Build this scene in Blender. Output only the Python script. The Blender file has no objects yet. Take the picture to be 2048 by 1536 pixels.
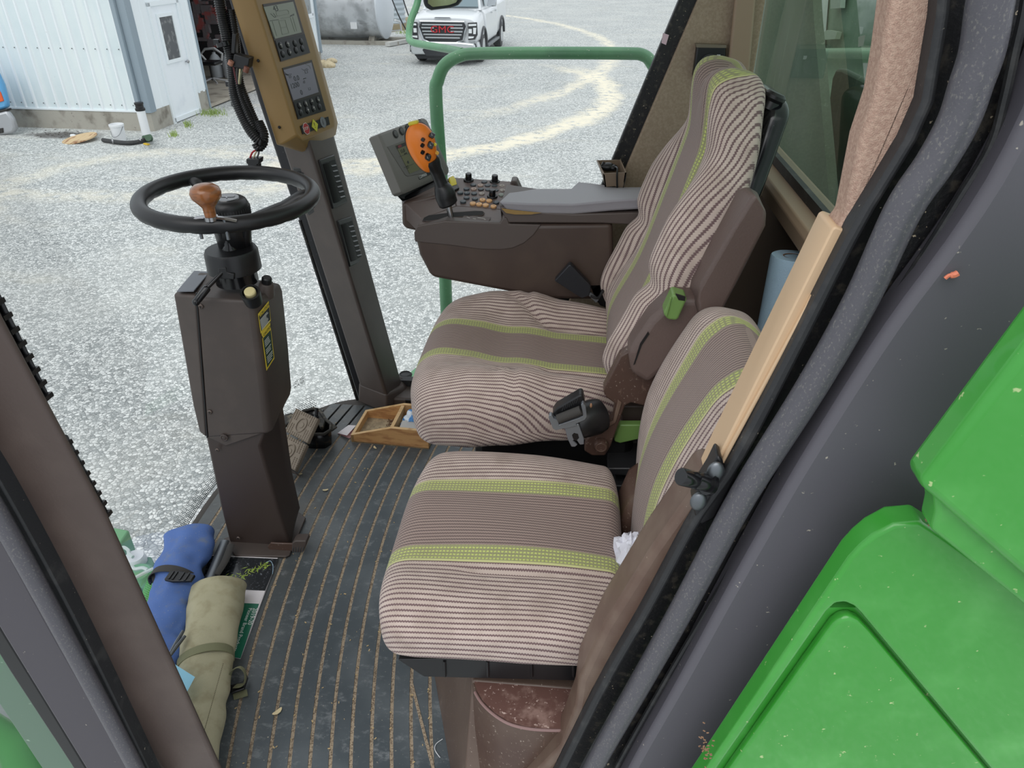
import bpy, bmesh, math, random
from mathutils import Vector, Matrix, noise as mnoise
random.seed(7)
V = Vector
# ---------------------------------------------------------------- camera, sky, exposure
F_PX = 1450.0; PITCH = math.radians(31.48); YAW = math.radians(5.2)
CAM = V((0, 0, 1.45)); GZ = -1.65
cR = V((math.cos(YAW), math.sin(YAW), 0))
cF = V((-math.sin(YAW)*math.cos(PITCH), math.cos(YAW)*math.cos(PITCH), -math.sin(PITCH)))
cU = cR.cross(cF)
sc = bpy.context.scene
cam = bpy.data.objects.new('camera', bpy.data.cameras.new('camera'))
sc.collection.objects.link(cam); sc.camera = cam
cam.data.sensor_width = 36; cam.data.lens = F_PX/2048*36
cam.data.clip_start = 0.02; cam.data.clip_end = 400
cam.matrix_world = Matrix(((cR.x, cU.x, -cF.x, CAM.x), (cR.y, cU.y, -cF.y, CAM.y), (cR.z, cU.z, -cF.z, CAM.z), (0, 0, 0, 1)))
w = bpy.data.worlds.new('overcast_sky'); sc.world = w; w.use_nodes = True
wn = w.node_tree.nodes; wl = w.node_tree.links
bg = wn['Background']; bg.inputs['Strength'].default_value = 1.08
tc = wn.new('ShaderNodeTexCoord'); sx = wn.new('ShaderNodeSeparateXYZ'); cr = wn.new('ShaderNodeValToRGB')
wl.new(tc.outputs['Generated'], sx.inputs[0]); wl.new(sx.outputs['Z'], cr.inputs[0]); wl.new(cr.outputs[0], bg.inputs[0])
cr.color_ramp.elements[0].position = 0.0; cr.color_ramp.elements[0].color = (.75, .80, .86, 1)
cr.color_ramp.elements[1].position = 1.0; cr.color_ramp.elements[1].color = (1.0, 1.03, 1.08, 1)
sun = bpy.data.objects.new('overcast_sun', bpy.data.lights.new('overcast_sun', 'SUN'))
sc.collection.objects.link(sun); sun.data.energy = 1.15; sun.data.angle = math.radians(50)
sun.rotation_euler = (math.radians(38), math.radians(-12), 0)   # high, soft, from the door side
sun.data.color = (1, .98, .95)
sc.view_settings.view_transform = 'Standard'; sc.view_settings.look = 'None'
sc.view_settings.gamma = 1; sc.view_settings.use_curve_mapping = False
sc.view_settings.exposure = 0.0

# ---------------------------------------------------------------- helpers
def ray(x, y):
    a = (x-1024)/F_PX; b = (768-y)/F_PX
    return cF + a*cR + b*cU
def at(x, y, X=None, Y=None, Z=None):
    r = ray(x, y)
    t = (Y/r.y) if Y is not None else (X/r.x) if X is not None else (Z-CAM.z)/r.z
    return CAM + r*t
def onpl(x, y, P, n):
    r = ray(x, y); return CAM + r*((P-CAM).dot(n)/r.dot(n))
def lin(c):
    c /= 255.0
    return c/12.92 if c <= .04045 else ((c+.055)/1.055)**2.4
def col(c): return (lin(c[0]), lin(c[1]), lin(c[2]), 1)

class NT:
    """small shader node builder"""
    def __init__(s, name):
        s.m = bpy.data.materials.new(name); s.m.use_nodes = True
        s.t = s.m.node_tree; s.n = s.t.nodes; s.l = s.t.links
        s.b = s.n['Principled BSDF']; s.out = s.n['Material Output']
        s.tc = None
    def obj(s):
        if not s.tc: s.tc = s.n.new('ShaderNodeTexCoord')
        return s.tc.outputs['Object']
    def put(s, sock, v):
        if isinstance(v, bpy.types.NodeSocket): s.l.new(v, sock)
        else: sock.default_value = v
    def math(s, op, a, b=0.0, c=0.0, clamp=False):
        k = s.n.new('ShaderNodeMath'); k.operation = op; k.use_clamp = clamp
        s.put(k.inputs[0], a); s.put(k.inputs[1], b)
        if op in ('MULTIPLY_ADD', 'COMPARE', 'WRAP'): s.put(k.inputs[2], c)
        return k.outputs[0]
    def noise(s, scale, detail=3, vec=None, rough=.55, stretch=None):
        k = s.n.new('ShaderNodeTexNoise'); k.inputs['Scale'].default_value = scale
        k.inputs['Detail'].default_value = detail; k.inputs['Roughness'].default_value = rough
        v = vec or s.obj()
        if stretch:
            mp = s.n.new('ShaderNodeMapping'); mp.inputs['Scale'].default_value = stretch; s.l.new(v, mp.inputs[0]); v = mp.outputs[0]
        s.l.new(v, k.inputs['Vector']); return k.outputs[0]
    def vor(s, scale, feature='F1', vec=None, out='Distance'):
        k = s.n.new('ShaderNodeTexVoronoi'); k.feature = feature; k.inputs['Scale'].default_value = scale
        s.l.new(vec or s.obj(), k.inputs['Vector']); return k.outputs[out]
    def ramp(s, v, lo, hi):
        k = s.n.new('ShaderNodeMapRange'); k.clamp = True
        s.put(k.inputs[0], v); k.inputs[1].default_value = lo; k.inputs[2].default_value = hi
        k.interpolation_type = 'SMOOTHSTEP'; return k.outputs[0]
    def mix(s, f, a, b):
        k = s.n.new('ShaderNodeMix'); k.data_type = 'RGBA'
        s.put(k.inputs[0], f); s.put(k.inputs[6], a); s.put(k.inputs[7], b); return k.outputs[2]
    def bump(s, h, strength=.3, dist=.002):
        k = s.n.new('ShaderNodeBump'); k.inputs['Strength'].default_value = strength; k.inputs['Distance'].default_value = dist
        s.put(k.inputs['Height'], h); s.l.new(k.outputs[0], s.b.inputs['Normal'])
    def sep(s, v):
        k = s.n.new('ShaderNodeSeparateXYZ'); s.l.new(v, k.inputs[0]); return k.outputs

def mat(name, rgb, rough=.5, metal=0.0, var=None, bump=None, speck=None, scratch=None, spec=.5, coat=0, emit=0):
    t = NT(name); c = col(rgb)
    base = c
    if var:  # (scale, rgb2, lo, hi)
        base = t.mix(t.ramp(t.noise(var[0], 4), var[2], var[3]), c, col(var[1]))
    if scratch:  # (stretch, rgb, lo, hi)
        base = t.mix(t.ramp(t.noise(1.0, 4, stretch=scratch[0]), scratch[2], scratch[3]), base, col(scratch[1]))
    if speck:  # (scale, rgb, lo, hi)
        base = t.mix(t.ramp(t.noise(speck[0], 2, rough=.7), speck[2], speck[3]), base, col(speck[1]))
    t.put(t.b.inputs['Base Color'], base)
    t.b.inputs['Roughness'].default_value = rough; t.b.inputs['Metallic'].default_value = metal
    t.b.inputs['Specular IOR Level'].default_value = spec
    t.b.inputs['Coat Weight'].default_value = coat
    if emit:
        t.put(t.b.inputs['Emission Color'], base); t.b.inputs['Emission Strength'].default_value = emit
    if bump: t.bump(t.noise(bump[0], 3), bump[1], bump[2] if len(bump) > 2 else .001)
    return t.m

class G:
    """mesh builder in world coordinates"""
    def __init__(s): s.bm = bmesh.new(); s.uv = None
    def face(s, pts):
        vs = [s.bm.verts.new(p) for p in pts]
        try: return s.bm.faces.new(vs)
        except ValueError: return None
    def ext(s, pts, vec):
        """closed polygon extruded by vec"""
        pts = [V(p) for p in pts]; vec = V(vec)
        a = [s.bm.verts.new(p) for p in pts]; b = [s.bm.verts.new(p+vec) for p in pts]
        n = len(pts)
        s.bm.faces.new(a); s.bm.faces.new(b[::-1])
        for i in range(n): s.bm.faces.new((a[i], b[i], b[(i+1) % n], a[(i+1) % n]))
        return s
    def box(s, c, d, M=None):
        c = V(c); h = V(d)/2
        P = []
        for z in (-1, 1):
            for x, y in ((-1, -1), (1, -1), (1, 1), (-1, 1)):
                p = V((x*h.x, y*h.y, z*h.z))
                P.append(c+(M @ p if M else p))
        vs = [s.bm.verts.new(p) for p in P]
        for f in ((3, 2, 1, 0), (4, 5, 6, 7), (0, 1, 5, 4), (1, 2, 6, 5), (2, 3, 7, 6), (3, 0, 4, 7)): s.bm.faces.new([vs[i] for i in f])
        return s
    def loft(s, rings, caps=True, closed=True, wrap=False, uv=None):
        R = [[s.bm.verts.new(p) for p in r] for r in rings]; n = len(R[0])
        L = None
        if uv: L = s.bm.loops.layers.uv.verify()
        m = len(R)
        for i in range(m if wrap else m-1):
            for j in range(n if closed else n-1):
                i2 = (i+1) % m; j2 = (j+1) % n
                try: f = s.bm.faces.new((R[i][j], R[i2][j], R[i2][j2], R[i][j2]))
                except ValueError: continue
                if L:
                    u4 = (uv[i][j], uv[i2][j], uv[i2][j2] if j2 or not closed else uv[i2][-1], uv[i][j2] if j2 or not closed else uv[i][-1])
                    for lp, q in zip(f.loops, u4): lp[L].uv = q
        if caps and closed and not wrap:
            s.bm.faces.new(R[0]); s.bm.faces.new(R[-1][::-1])
        return s
    def tube(s, pts, r, n=10, wrap=False, caps=True, up=None, flat=None):
        pts = [V(p) for p in pts]; m = len(pts)
        rr = r if isinstance(r, (list, tuple)) else [r]*m
        prev = up and V(up); rings = []
        for i, p in enumerate(pts):
            if wrap: t = pts[(i+1) % m]-pts[i-1]
            else: t = pts[min(i+1, m-1)]-pts[max(i-1, 0)]
            t.normalize()
            if prev is None: prev = t.orthogonal()
            x = (prev-t*prev.dot(t)).normalized(); y = t.cross(x); prev = x
            fx, fy = flat or (1, 1)
            rings.append([p+(x*math.cos(2*math.pi*k/n)*fx+y*math.sin(2*math.pi*k/n)*fy)*rr[i] for k in range(n)])
        return s.loft(rings, caps=caps, wrap=wrap)
    def lathe(s, prof, o, axis=(0, 0, 1), n=24, caps=True):
        o = V(o); a = V(axis).normalized(); x = a.orthogonal().normalized(); y = a.cross(x)
        rings = [[o+a*z+(x*math.cos(2*math.pi*k/n)+y*math.sin(2*math.pi*k/n))*max(r, 1e-5) for k in range(n)] for r, z in prof]
        return s.loft(rings, caps=caps)
    def ball(s, c, r, sc3=(1, 1, 1), n=14):
        c = V(c)
        rings = []
        for i in range(n+1):
            a = -math.pi/2+math.pi*i/n; q = max(math.cos(a), 1e-4)
            rings.append([c+V((q*math.cos(2*math.pi*k/n)*r*sc3[0], q*math.sin(2*math.pi*k/n)*r*sc3[1], math.sin(a)*r*sc3[2])) for k in range(n)])
        return s.loft(rings)
    def jitter(s, amp, scale=8.0):
        for v in s.bm.verts: v.co += mnoise.noise_vector(v.co*scale)*amp
        return s

ORG = {}
COL = sc.collection
def thing(name, label, cat, loc, group=None, kind=None):
    o = bpy.data.objects.new(name, None); COL.objects.link(o)
    o.empty_display_size = .05
    o.location = loc; ORG[o.name] = V(loc)
    if label: o['label'] = label
    if cat: o['category'] = cat
    if group: o['group'] = group
    if kind: o['kind'] = kind
    return o
def tag(o, label=None, cat=None, group=None, kind=None):
    if label: o['label'] = label
    if cat: o['category'] = cat
    if group: o['group'] = group
    if kind: o['kind'] = kind
    return o
def obj(name, g, m, parent=None, bevel=0, seg=2, smooth=True, sharp=38, subsurf=0, solid=0, label=None, cat=None, group=None, kind=None):
    bm = g.bm
    bmesh.ops.remove_doubles(bm, verts=bm.verts[:], dist=1e-6)
    bmesh.ops.recalc_face_normals(bm, faces=bm.faces[:])
    if parent: org = ORG[parent.name]
    else:
        xs = [v.co for v in bm.verts]
        mn = V((min(c[i] for c in xs) for i in range(3))); mx = V((max(c[i] for c in xs) for i in range(3)))
        org = V(((mn.x+mx.x)/2, (mn.y+mx.y)/2, mn.z))
    for v in bm.verts: v.co -= org
    if smooth:
        lim = math.radians(sharp)
        for f in bm.faces: f.smooth = True
        for e in bm.edges:
            if len(e.link_faces) == 2 and e.calc_face_angle(0) > lim: e.smooth = False
    me = bpy.data.meshes.new(name); bm.to_mesh(me); bm.free()
    for q in (m if isinstance(m, (list, tuple)) else [m]): me.materials.append(q)
    o = bpy.data.objects.new(name, me); COL.objects.link(o)
    if parent: o.parent = parent
    else: o.location = org
    ORG[o.name] = org
    if solid:
        k = o.modifiers.new('thick', 'SOLIDIFY'); k.thickness = solid; k.offset = 0
    if bevel:
        k = o.modifiers.new('bevel', 'BEVEL'); k.width = bevel; k.segments = seg; k.limit_method = 'ANGLE'; k.angle_limit = math.radians(35)
    if subsurf:
        k = o.modifiers.new('sub', 'SUBSURF'); k.levels = subsurf; k.render_levels = subsurf
    return tag(o, label, cat, group, kind)
def dup(root, delta, label=None, rot=None):
    """copy of a thing or part with its children"""
    def rec(o, par):
        c = o.copy(); COL.objects.link(c); c.parent = par; ORG[c.name] = ORG[o.name]
        for ch in o.children: rec(ch, c)
        return c
    r = rec(root, root.parent); r.location = root.location+V(delta)
    ORG[r.name] = ORG[root.name]+V(delta)
    if label: r['label'] = label
    return r
def text(name, s, size, O, r, u, m, parent, depth=.0006, align='LEFT', ratio=1.0, label=None):
    cu = bpy.data.curves.new('t', 'FONT'); cu.body = s; cu.size = 1; cu.align_x = align; cu.align_y = 'CENTER'
    cu.resolution_u = 3
    to = bpy.data.objects.new('t', cu); COL.objects.link(to)
    dg = bpy.context.evaluated_depsgraph_get(); dg.update()
    me = bpy.data.meshes.new_from_object(to.evaluated_get(dg))
    bpy.data.objects.remove(to); bpy.data.curves.remove(cu)
    g = G(); g.bm.from_mesh(me); bpy.data.meshes.remove(me)
    r = V(r).normalized(); u = V(u).normalized(); n = r.cross(u); O = V(O)
    ge = bmesh.ops.extrude_face_region(g.bm, geom=g.bm.faces[:])
    for e in ge['geom']:
        if isinstance(e, bmesh.types.BMVert): e.co.z += 1.0
    for v in g.bm.verts: v.co = O+r*v.co.x*size*ratio+u*v.co.y*size+n*(v.co.z*depth)
    return obj(name, g, m, parent, smooth=False, label=label)
def curve(pts, n=8, closed=False):
    """Catmull-Rom through points"""
    pts = [V(p) for p in pts]; out = []; m = len(pts)
    for i in range(m if closed else m-1):
        if closed: a, b, c, d = pts[i-1], pts[i], pts[(i+1) % m], pts[(i+2) % m]
        else: a, b, c, d = pts[max(i-1, 0)], pts[i], pts[i+1], pts[min(i+2, m-1)]
        for k in range(n):
            t = k/n
            out.append(.5*((2*b)+(c-a)*t+(2*a-5*b+4*c-d)*t*t+(3*b-a-3*c+d)*t**3))
    if not closed: out.append(pts[-1])
    return out
def pxs(l, **k): return [at(x, y, **k) for x, y in l]
def lerp(a, b, t): return a+(b-a)*t
def pw(x, xs, ys):
    """smooth interpolation of a table"""
    if x <= xs[0]: return ys[0]
    for i in range(len(xs)-1):
        if x <= xs[i+1]:
            t = (x-xs[i])/(xs[i+1]-xs[i]); t = t*t*(3-2*t)*.5+t*.5
            return lerp(ys[i], ys[i+1], t)
    return ys[-1]

# ---------------------------------------------------------------- materials
BROWN = mat('brown_cab_plastic', (73, 64, 60), .5, var=(9, (82, 72, 67), .4, .75), bump=(900, .25, .0006), speck=(420, (150, 140, 130), .76, .82))
BROWN2 = mat('dark_brown_plastic', (63, 52, 48), .45, bump=(700, .3, .0006), speck=(300, (110, 100, 92), .78, .84))
BROWN3 = mat('red_brown_plastic', (80, 60, 52), .38, var=(6, (92, 74, 64), .4, .7), speck=(160, (170, 155, 142), .62, .78), scratch=((90, 90, 30), (116, 94, 82), .64, .74))
BRNMET = mat('brown_painted_steel', (98, 77, 66), .42, var=(14, (114, 96, 83), .35, .7), speck=(260, (190, 176, 160), .72, .8))
BASEBR = mat('brown_base_panel', (92, 76, 67), .4, var=(5, (104, 88, 78), .4, .7), scratch=((60, 60, 3), (138, 124, 112), .62, .8), speck=(220, (190, 178, 166), .68, .76), bump=(400, .2, .0008))
BLACK = mat('black_plastic', (22, 22, 24), .38, bump=(600, .15, .0004))
BLACKG = mat('gloss_black', (22, 22, 24), .18)
RUB = mat('black_rubber', (40, 41, 43), .55, var=(30, (58, 58, 58), .5, .7), speck=(130, (165, 155, 140), .70, .80), bump=(300, .3, .001))
RUBSEAL = mat('rubber_seal_tube', (84, 83, 89), .34, scratch=((420, 420, 300), (112, 110, 108), .54, .70), speck=(260, (190, 180, 165), .75, .82), bump=(500, .3, .0008))
RUBCH = mat('sooty_rubber_channel', (22, 22, 24), .5, var=(60, (60, 56, 50), .52, .68), speck=(150, (190, 175, 150), .68, .74), bump=(220, .5, .0014))
GREYP = mat('grey_door_trim', (94, 92, 99), .5, speck=(110, (180, 172, 160), .71, .77), bump=(260, .12, .0008))
GREEN = mat('green_paint', (60, 154, 54), .28, var=(9, (84, 172, 78), .45, .8), speck=(95, (176, 200, 136), .69, .76), coat=.35)
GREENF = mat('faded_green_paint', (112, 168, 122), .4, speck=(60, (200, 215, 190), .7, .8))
GREEND = mat('rail_green_paint', (104, 158, 116), .35, speck=(110, (220, 225, 205), .68, .74), var=(5, (84, 134, 98), .4, .7))
LEVER = mat('olive_green_lever', (108, 142, 76), .4)
TAN = mat('tan_panel', (146, 117, 70), .45, bump=(800, .15, .0004))
TANTRIM = mat('beige_trim', (206, 176, 142), .45)
TANW = mat('beige_window_trim', (158, 136, 114), .5, speck=(300, (180, 165, 150), .7, .8))
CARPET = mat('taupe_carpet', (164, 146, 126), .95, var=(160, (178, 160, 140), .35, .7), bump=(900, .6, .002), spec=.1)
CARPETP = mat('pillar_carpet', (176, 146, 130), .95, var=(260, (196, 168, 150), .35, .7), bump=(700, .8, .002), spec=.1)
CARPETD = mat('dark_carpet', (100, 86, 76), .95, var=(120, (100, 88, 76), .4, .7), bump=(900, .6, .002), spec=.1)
GREYM = mat('monitor_grey', (114, 112, 107), .45, bump=(900, .15, .0003))
ARMG = mat('armrest_vinyl', (150, 148, 154), .5, bump=(600, .4, .0007))
ORANGE = mat('orange_grip', (236, 128, 36), .35)
YEL = mat('yellow_switch', (214, 198, 60), .4)
CREAM = mat('cream_button', (216, 202, 150), .5)
STEEL = mat('steel', (170, 170, 172), .25, 1.0)
DSTEEL = mat('dull_steel', (120, 124, 128), .4, .9)
WOODK = mat('wood_knob', (150, 92, 48), .3, scratch=((40, 40, 160), (128, 78, 42), .45, .62), coat=.4)
WOOD = mat('oak_wood', (200, 154, 102), .5, scratch=((14, 60, 60), (172, 124, 80), .45, .62), speck=(90, (120, 82, 48), .7, .8))
WOODE = mat('pale_wood_edge', (214, 178, 128), .55, scratch=((20, 20, 80), (190, 150, 100), .5, .65))
DIRT = mat('chaff_dirt', (150, 132, 108), .95, var=(300, (92, 76, 60), .42, .62), bump=(500, 1, .003))
DUSTB = mat('dusty_black_casting', (52, 50, 46), .7, var=(50, (110, 102, 86), .5, .68), bump=(200, .4, .001))
PEDAL = mat('pedal_rubber', (136, 124, 110), .7, var=(40, (134, 122, 108), .4, .7))
WHITE = mat('white_plastic', (226, 228, 230), .4)
PAPER = mat('white_paper', (228, 222, 224), .8)
PINK = mat('pink_paper', (214, 170, 178), .8)
BLUEP = mat('blue_paper_towel', (196, 228, 250), .95, bump=(400, .8, .002), spec=.1)
CARD = mat('brown_cardboard', (150, 112, 88), .9, bump=(200, .4, .001))
BLUEC = mat('blue_nylon', (80, 110, 172), .75, var=(30, (112, 122, 140), .50, .85), bump=(1200, .3, .0006), speck=(300, (170, 166, 150), .66, .76))
KHAKI = mat('khaki_canvas', (178, 172, 144), .9, var=(22, (160, 152, 124), .45, .7), bump=(900, .6, .0012), spec=.15)
WEBK = mat('olive_webbing', (124, 124, 94), .8, bump=(900, .5, .0008))
WEBB = mat('black_webbing', (62, 60, 58), .85, bump=(700, .6, .001))
FADE = mat('light_dust_green', (150, 176, 152), .4)

ARMB = mat('armrest_brown', (98, 82, 77), .45, bump=(260, .5, .0012), speck=(300, (126, 110, 102), .78, .84))
def fabric():
    t = NT('striped_seat_fabric')
    uvn = t.n.new('ShaderNodeUVMap'); uvn.uv_map = 'UVMap'
    o = t.sep(uvn.outputs[0]); u, v = o[0], o[1]      # metres along, metres across
    zig = t.math('MULTIPLY', t.math('PINGPONG', t.math('MULTIPLY', u, 420), 1.0), .17)
    def stripes(period, ph=0.0):
        q = t.math('ADD', t.math('DIVIDE', v, period), zig)
        return t.math('PINGPONG', q, .5)              # 0..0.5
    soft = t.noise(26, 3)
    wide = t.ramp(stripes(.0092), .25, .40)
    fine = t.ramp(stripes(.0062), .26, .42)
    av = t.math('ABSOLUTE', v)
    pink = t.mix(t.ramp(soft, .35, .7), col((200, 183, 173)), col((184, 167, 156)))
    light = t.mix(wide, pink, col((118, 97, 97)))
    taupe = t.mix(fine, col((154, 136, 128)), col((98, 83, 81)))
    dash = t.ramp(t.math('PINGPONG', t.math('ADD', t.math('DIVIDE', v, .0066), t.math('MULTIPLY', zig, .6)), .5), .2, .4)
    dash = t.math('MULTIPLY', dash, t.ramp(t.math('PINGPONG', t.math('MULTIPLY', u, 300), 1.0), .15, .6))
    green = t.mix(dash, col((150, 150, 112)), col((196, 206, 118)))
    inner = t.math('LESS_THAN', av, .066)
    c = t.mix(inner, light, taupe)
    band = t.math('MULTIPLY', t.math('GREATER_THAN', av, .064), t.math('LESS_THAN', av, .094))
    c = t.mix(band, c, green)
    edge = t.math('MULTIPLY', t.math('GREATER_THAN', av, .0925), t.math('LESS_THAN', av, .0965))
    c = t.mix(edge, c, col((196, 196, 140)))
    c = t.mix(t.math('MULTIPLY', t.ramp(t.noise(7, 4), .55, .8), .35), c, col((120, 104, 92)))   # wear
    t.put(t.b.inputs['Base Color'], c)
    t.b.inputs['Roughness'].default_value = .95; t.b.inputs['Specular IOR Level'].default_value = .12
    t.b.inputs['Sheen Weight'].default_value = .15
    h = t.math('ADD', t.math('MULTIPLY', t.math('SUBTRACT', 1.0, wide), 1.0), t.math('MULTIPLY', t.noise(1400, 2), .8))
    t.bump(h, .45, .0012)
    return t.m
FABRIC = fabric()

def glass(name, tint, dust, dlo, dhi, refl=.06, fog=.04):
    t = NT(name); t.n.remove(t.b)
    tr = t.n.new('ShaderNodeBsdfTransparent'); tr.inputs[0].default_value = (*tint, 1)
    gl = t.n.new('ShaderNodeBsdfGlossy'); gl.inputs['Roughness'].default_value = .01
    fr = t.n.new('ShaderNodeFresnel'); fr.inputs[0].default_value = 1.3
    m1 = t.n.new('ShaderNodeMixShader')
    t.put(m1.inputs[0], t.math('MULTIPLY', fr.outputs[0], refl)); t.l.new(tr.outputs[0], m1.inputs[1]); t.l.new(gl.outputs[0], m1.inputs[2])
    df = t.n.new('ShaderNodeBsdfTranslucent'); df.inputs[0].default_value = (.85, .87, .86, 1)
    d2 = t.n.new('ShaderNodeBsdfDiffuse'); d2.inputs[0].default_value = (.8, .82, .8, 1)
    ms = t.n.new('ShaderNodeMixShader'); ms.inputs[0].default_value = .5; t.l.new(df.outputs[0], ms.inputs[1]); t.l.new(d2.outputs[0], ms.inputs[2])
    sp = t.math('MULTIPLY', t.ramp(t.noise(150, 3, rough=.7), dlo, dhi), dust)
    sp = t.math('ADD', sp, t.math('MULTIPLY', t.ramp(t.noise(3.2, 4), .42, .75), fog))
    m2 = t.n.new('ShaderNodeMixShader'); t.put(m2.inputs[0], sp); t.l.new(m1.outputs[0], m2.inputs[1]); t.l.new(ms.outputs[0], m2.inputs[2])
    t.l.new(m2.outputs[0], t.out.inputs[0]); return t.m
GLASS_F = glass('windshield_glass', (.97, .99, .98), .5, .70, .80, .18, .08)
GLASS_S = glass('side_glass', (.97, .99, .98), .5, .68, .78, .3, .08)
GLASS_R = glass('tinted_rear_glass', (.50, .63, .53), .4, .66, .8, .26, .04)
# ================================================================ OUTSIDE
BA = math.radians(2.57); BD = V((math.sin(BA), math.cos(BA), 0)); BX = V((math.cos(BA), -math.sin(BA), 0))   # yard axes
UP = V((0, 0, 1))
def circ(a, b, c):
    ax, ay, bx, by, cx, cy = a.x, a.y, b.x, b.y, c.x, c.y
    d = 2*(ax*(by-cy)+bx*(cy-ay)+cx*(ay-by))
    ux = ((ax*ax+ay*ay)*(by-cy)+(bx*bx+by*by)*(cy-ay)+(cx*cx+cy*cy)*(ay-by))/d
    uy = ((ax*ax+ay*ay)*(cx-bx)+(bx*bx+by*by)*(ax-cx)+(cx*cx+cy*cy)*(bx-ax))/d
    return ux, uy, math.hypot(ax-ux, ay-uy)
def gravel():
    t = NT('gravel_yard'); s = t.sep(t.n.new('ShaderNodeNewGeometry').outputs['Position'])
    st = t.vor(38, 'F1', out='Color'); cell = t.sep(st)[0]
    d1 = t.vor(38, 'DISTANCE_TO_EDGE')
    c = t.mix(t.ramp(cell, 0, 1), col((158, 163, 163)), col((236, 238, 236)))
    c = t.mix(t.ramp(d1, .0, .10), col((120, 124, 124)), c)
    cell2 = t.sep(t.vor(11, 'F1', out='Color'))[0]
    c = t.mix(t.math('MULTIPLY', t.ramp(cell2, .2, 1), .10), c, col((242, 245, 243)))
    big = t.ramp(t.noise(.55, 4), .40, .66)
    c = t.mix(t.math('MULTIPLY', big, .30), c, col((216, 217, 212)))
    tan = t.ramp(t.noise(.9, 4, stretch=(.5, 1.2, 1)), .56, .74)
    c = t.mix(t.math('MULTIPLY', tan, .3), c, col((222, 216, 198)))
    nz = t.math('MULTIPLY', t.math('SUBTRACT', t.noise(1.1, 3), .5), .7)
    for pts in (((760, 322), (1130, 256), (1162, 147)), ((800, 330), (1140, 248), (1193, 150)), ((1130, 180), (1160, 60), (900, 20)), ((30, 385), (330, 392), (560, 372)), ((20, 370), (330, 305), (560, 330))):
        P = [at(*q, Z=GZ) for q in pts]; ux, uy, R = circ(*P)
        dx = t.math('SUBTRACT', s[0], ux); dy = t.math('SUBTRACT', s[1], uy)
        r = t.math('SQRT', t.math('ADD', t.math('MULTIPLY', dx, dx), t.math('MULTIPLY', dy, dy)))
        q = t.math('ABSOLUTE', t.math('ADD', t.math('SUBTRACT', r, R), nz))
        # only on the near side of the arc
        mx = (P[0]+P[2])/2; L = (P[0]-P[2]).length*.62
        gx = t.math('SUBTRACT', s[0], mx.x); gy = t.math('SUBTRACT', s[1], mx.y)
        gate = t.math('SUBTRACT', 1.0, t.ramp(t.math('SQRT', t.math('ADD', t.math('MULTIPLY', gx, gx), t.math('MULTIPLY', gy, gy))), L*.8, L*1.1))
        k = t.math('MULTIPLY', t.math('MULTIPLY', t.math('SUBTRACT', 1.0, t.ramp(q, .02, .40)), (.75 if pts[0][0] > 700 else .38)), gate)
        c = t.mix(t.math('MULTIPLY', k, t.ramp(t.noise(5, 3), .3, .55)), c, col((246, 238, 216)))
    p_ = at(128, 270, Z=GZ)          # old oil stain along the shop footing
    ex_ = t.math('DIVIDE', t.math('SUBTRACT', s[0], p_.x), .75); ey_ = t.math('DIVIDE', t.math('SUBTRACT', s[1], p_.y), .30)
    rr_ = t.math('ADD', t.math('SQRT', t.math('ADD', t.math('MULTIPLY', ex_, ex_), t.math('MULTIPLY', ey_, ey_))), t.math('MULTIPLY', t.math('SUBTRACT', t.noise(5, 3), .5), .9))
    c = t.mix(t.math('MULTIPLY', t.math('SUBTRACT', 1.0, t.ramp(rr_, .55, 1.15)), .82), c, col((78, 74, 72)))
    t.put(t.b.inputs['Base Color'], c); t.b.inputs['Roughness'].default_value = .9; t.b.inputs['Specular IOR Level'].default_value = .2
    h = t.math('ADD', t.ramp(d1, 0, .3), t.math('MULTIPLY', cell, .7))
    t.bump(h, .5, .012); return t.m
g = G()
R = [[V((x, y, GZ)) for x in [-60+6*i for i in range(21)]] for y in [-6+8*j for j in range(18)]]
g.loft(R, caps=False, closed=False)
tag(obj('ground', g, gravel()), kind='structure')

# --- white metal-clad shop
WCL = mat('white_metal_cladding', (222, 232, 234), .4, var=(1.5, (214, 226, 229), .4, .7), scratch=((3, 3, .3), (228, 236, 236), .5, .7))
WCL2 = mat('white_metal_gable', (234, 240, 243), .4)
CONC = mat('concrete_footing', (168, 164, 154), .9, var=(3, (120, 114, 104), .5, .75), speck=(20, (92, 88, 80), .68, .78), bump=(30, .4, .01))
TRIMB = mat('blue_grey_corner_trim', (140, 154, 164), .5)
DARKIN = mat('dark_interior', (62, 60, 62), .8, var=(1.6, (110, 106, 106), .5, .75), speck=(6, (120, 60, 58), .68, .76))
CFLR = mat('worn_concrete_floor', (176, 168, 154), .8, var=(2, (120, 112, 102), .5, .75), scratch=((2, 8, 1), (90, 88, 86), .62, .75))
CO = at(310, 263, Z=GZ)                       # outer corner of the shop
def bl(x, y, z): return CO+BX*x+BD*y+UP*z     # x to the right, y away, z up
shop = thing('shop_building', 'white ribbed metal shop building with a concrete footing, left background', 'building', CO)
HB = 5.2
g = G(); g.ext([bl(-9, 0, 0), bl(0, 0, 0), bl(0, .3, 0), bl(-9, .3, 0)], UP*.36); g.jitter(.004, 3)
foot = obj('footing', g, CONC, shop)
g = G(); g.ext([bl(-.3, .3, 0), bl(0, .3, 0), bl(0, .72, 0), bl(-.3, .72, 0)], UP*.36)
obj('footing', g, CONC, shop)
g = G(); g.ext([bl(-9, 0.02, .36), bl(-.02, 0.02, .36), bl(-.02, .1, .36), bl(-9, .1, .36)], UP*HB)
side = obj('side_cladding', g, WCL, shop)
g = G(); g.ext([bl(-9, -.012, .34), bl(-.02, -.012, .34), bl(-.02, .03, .34), bl(-9, .03, .34)], UP*.03)
obj('base_flashing', g, WCL2, shop)
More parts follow.
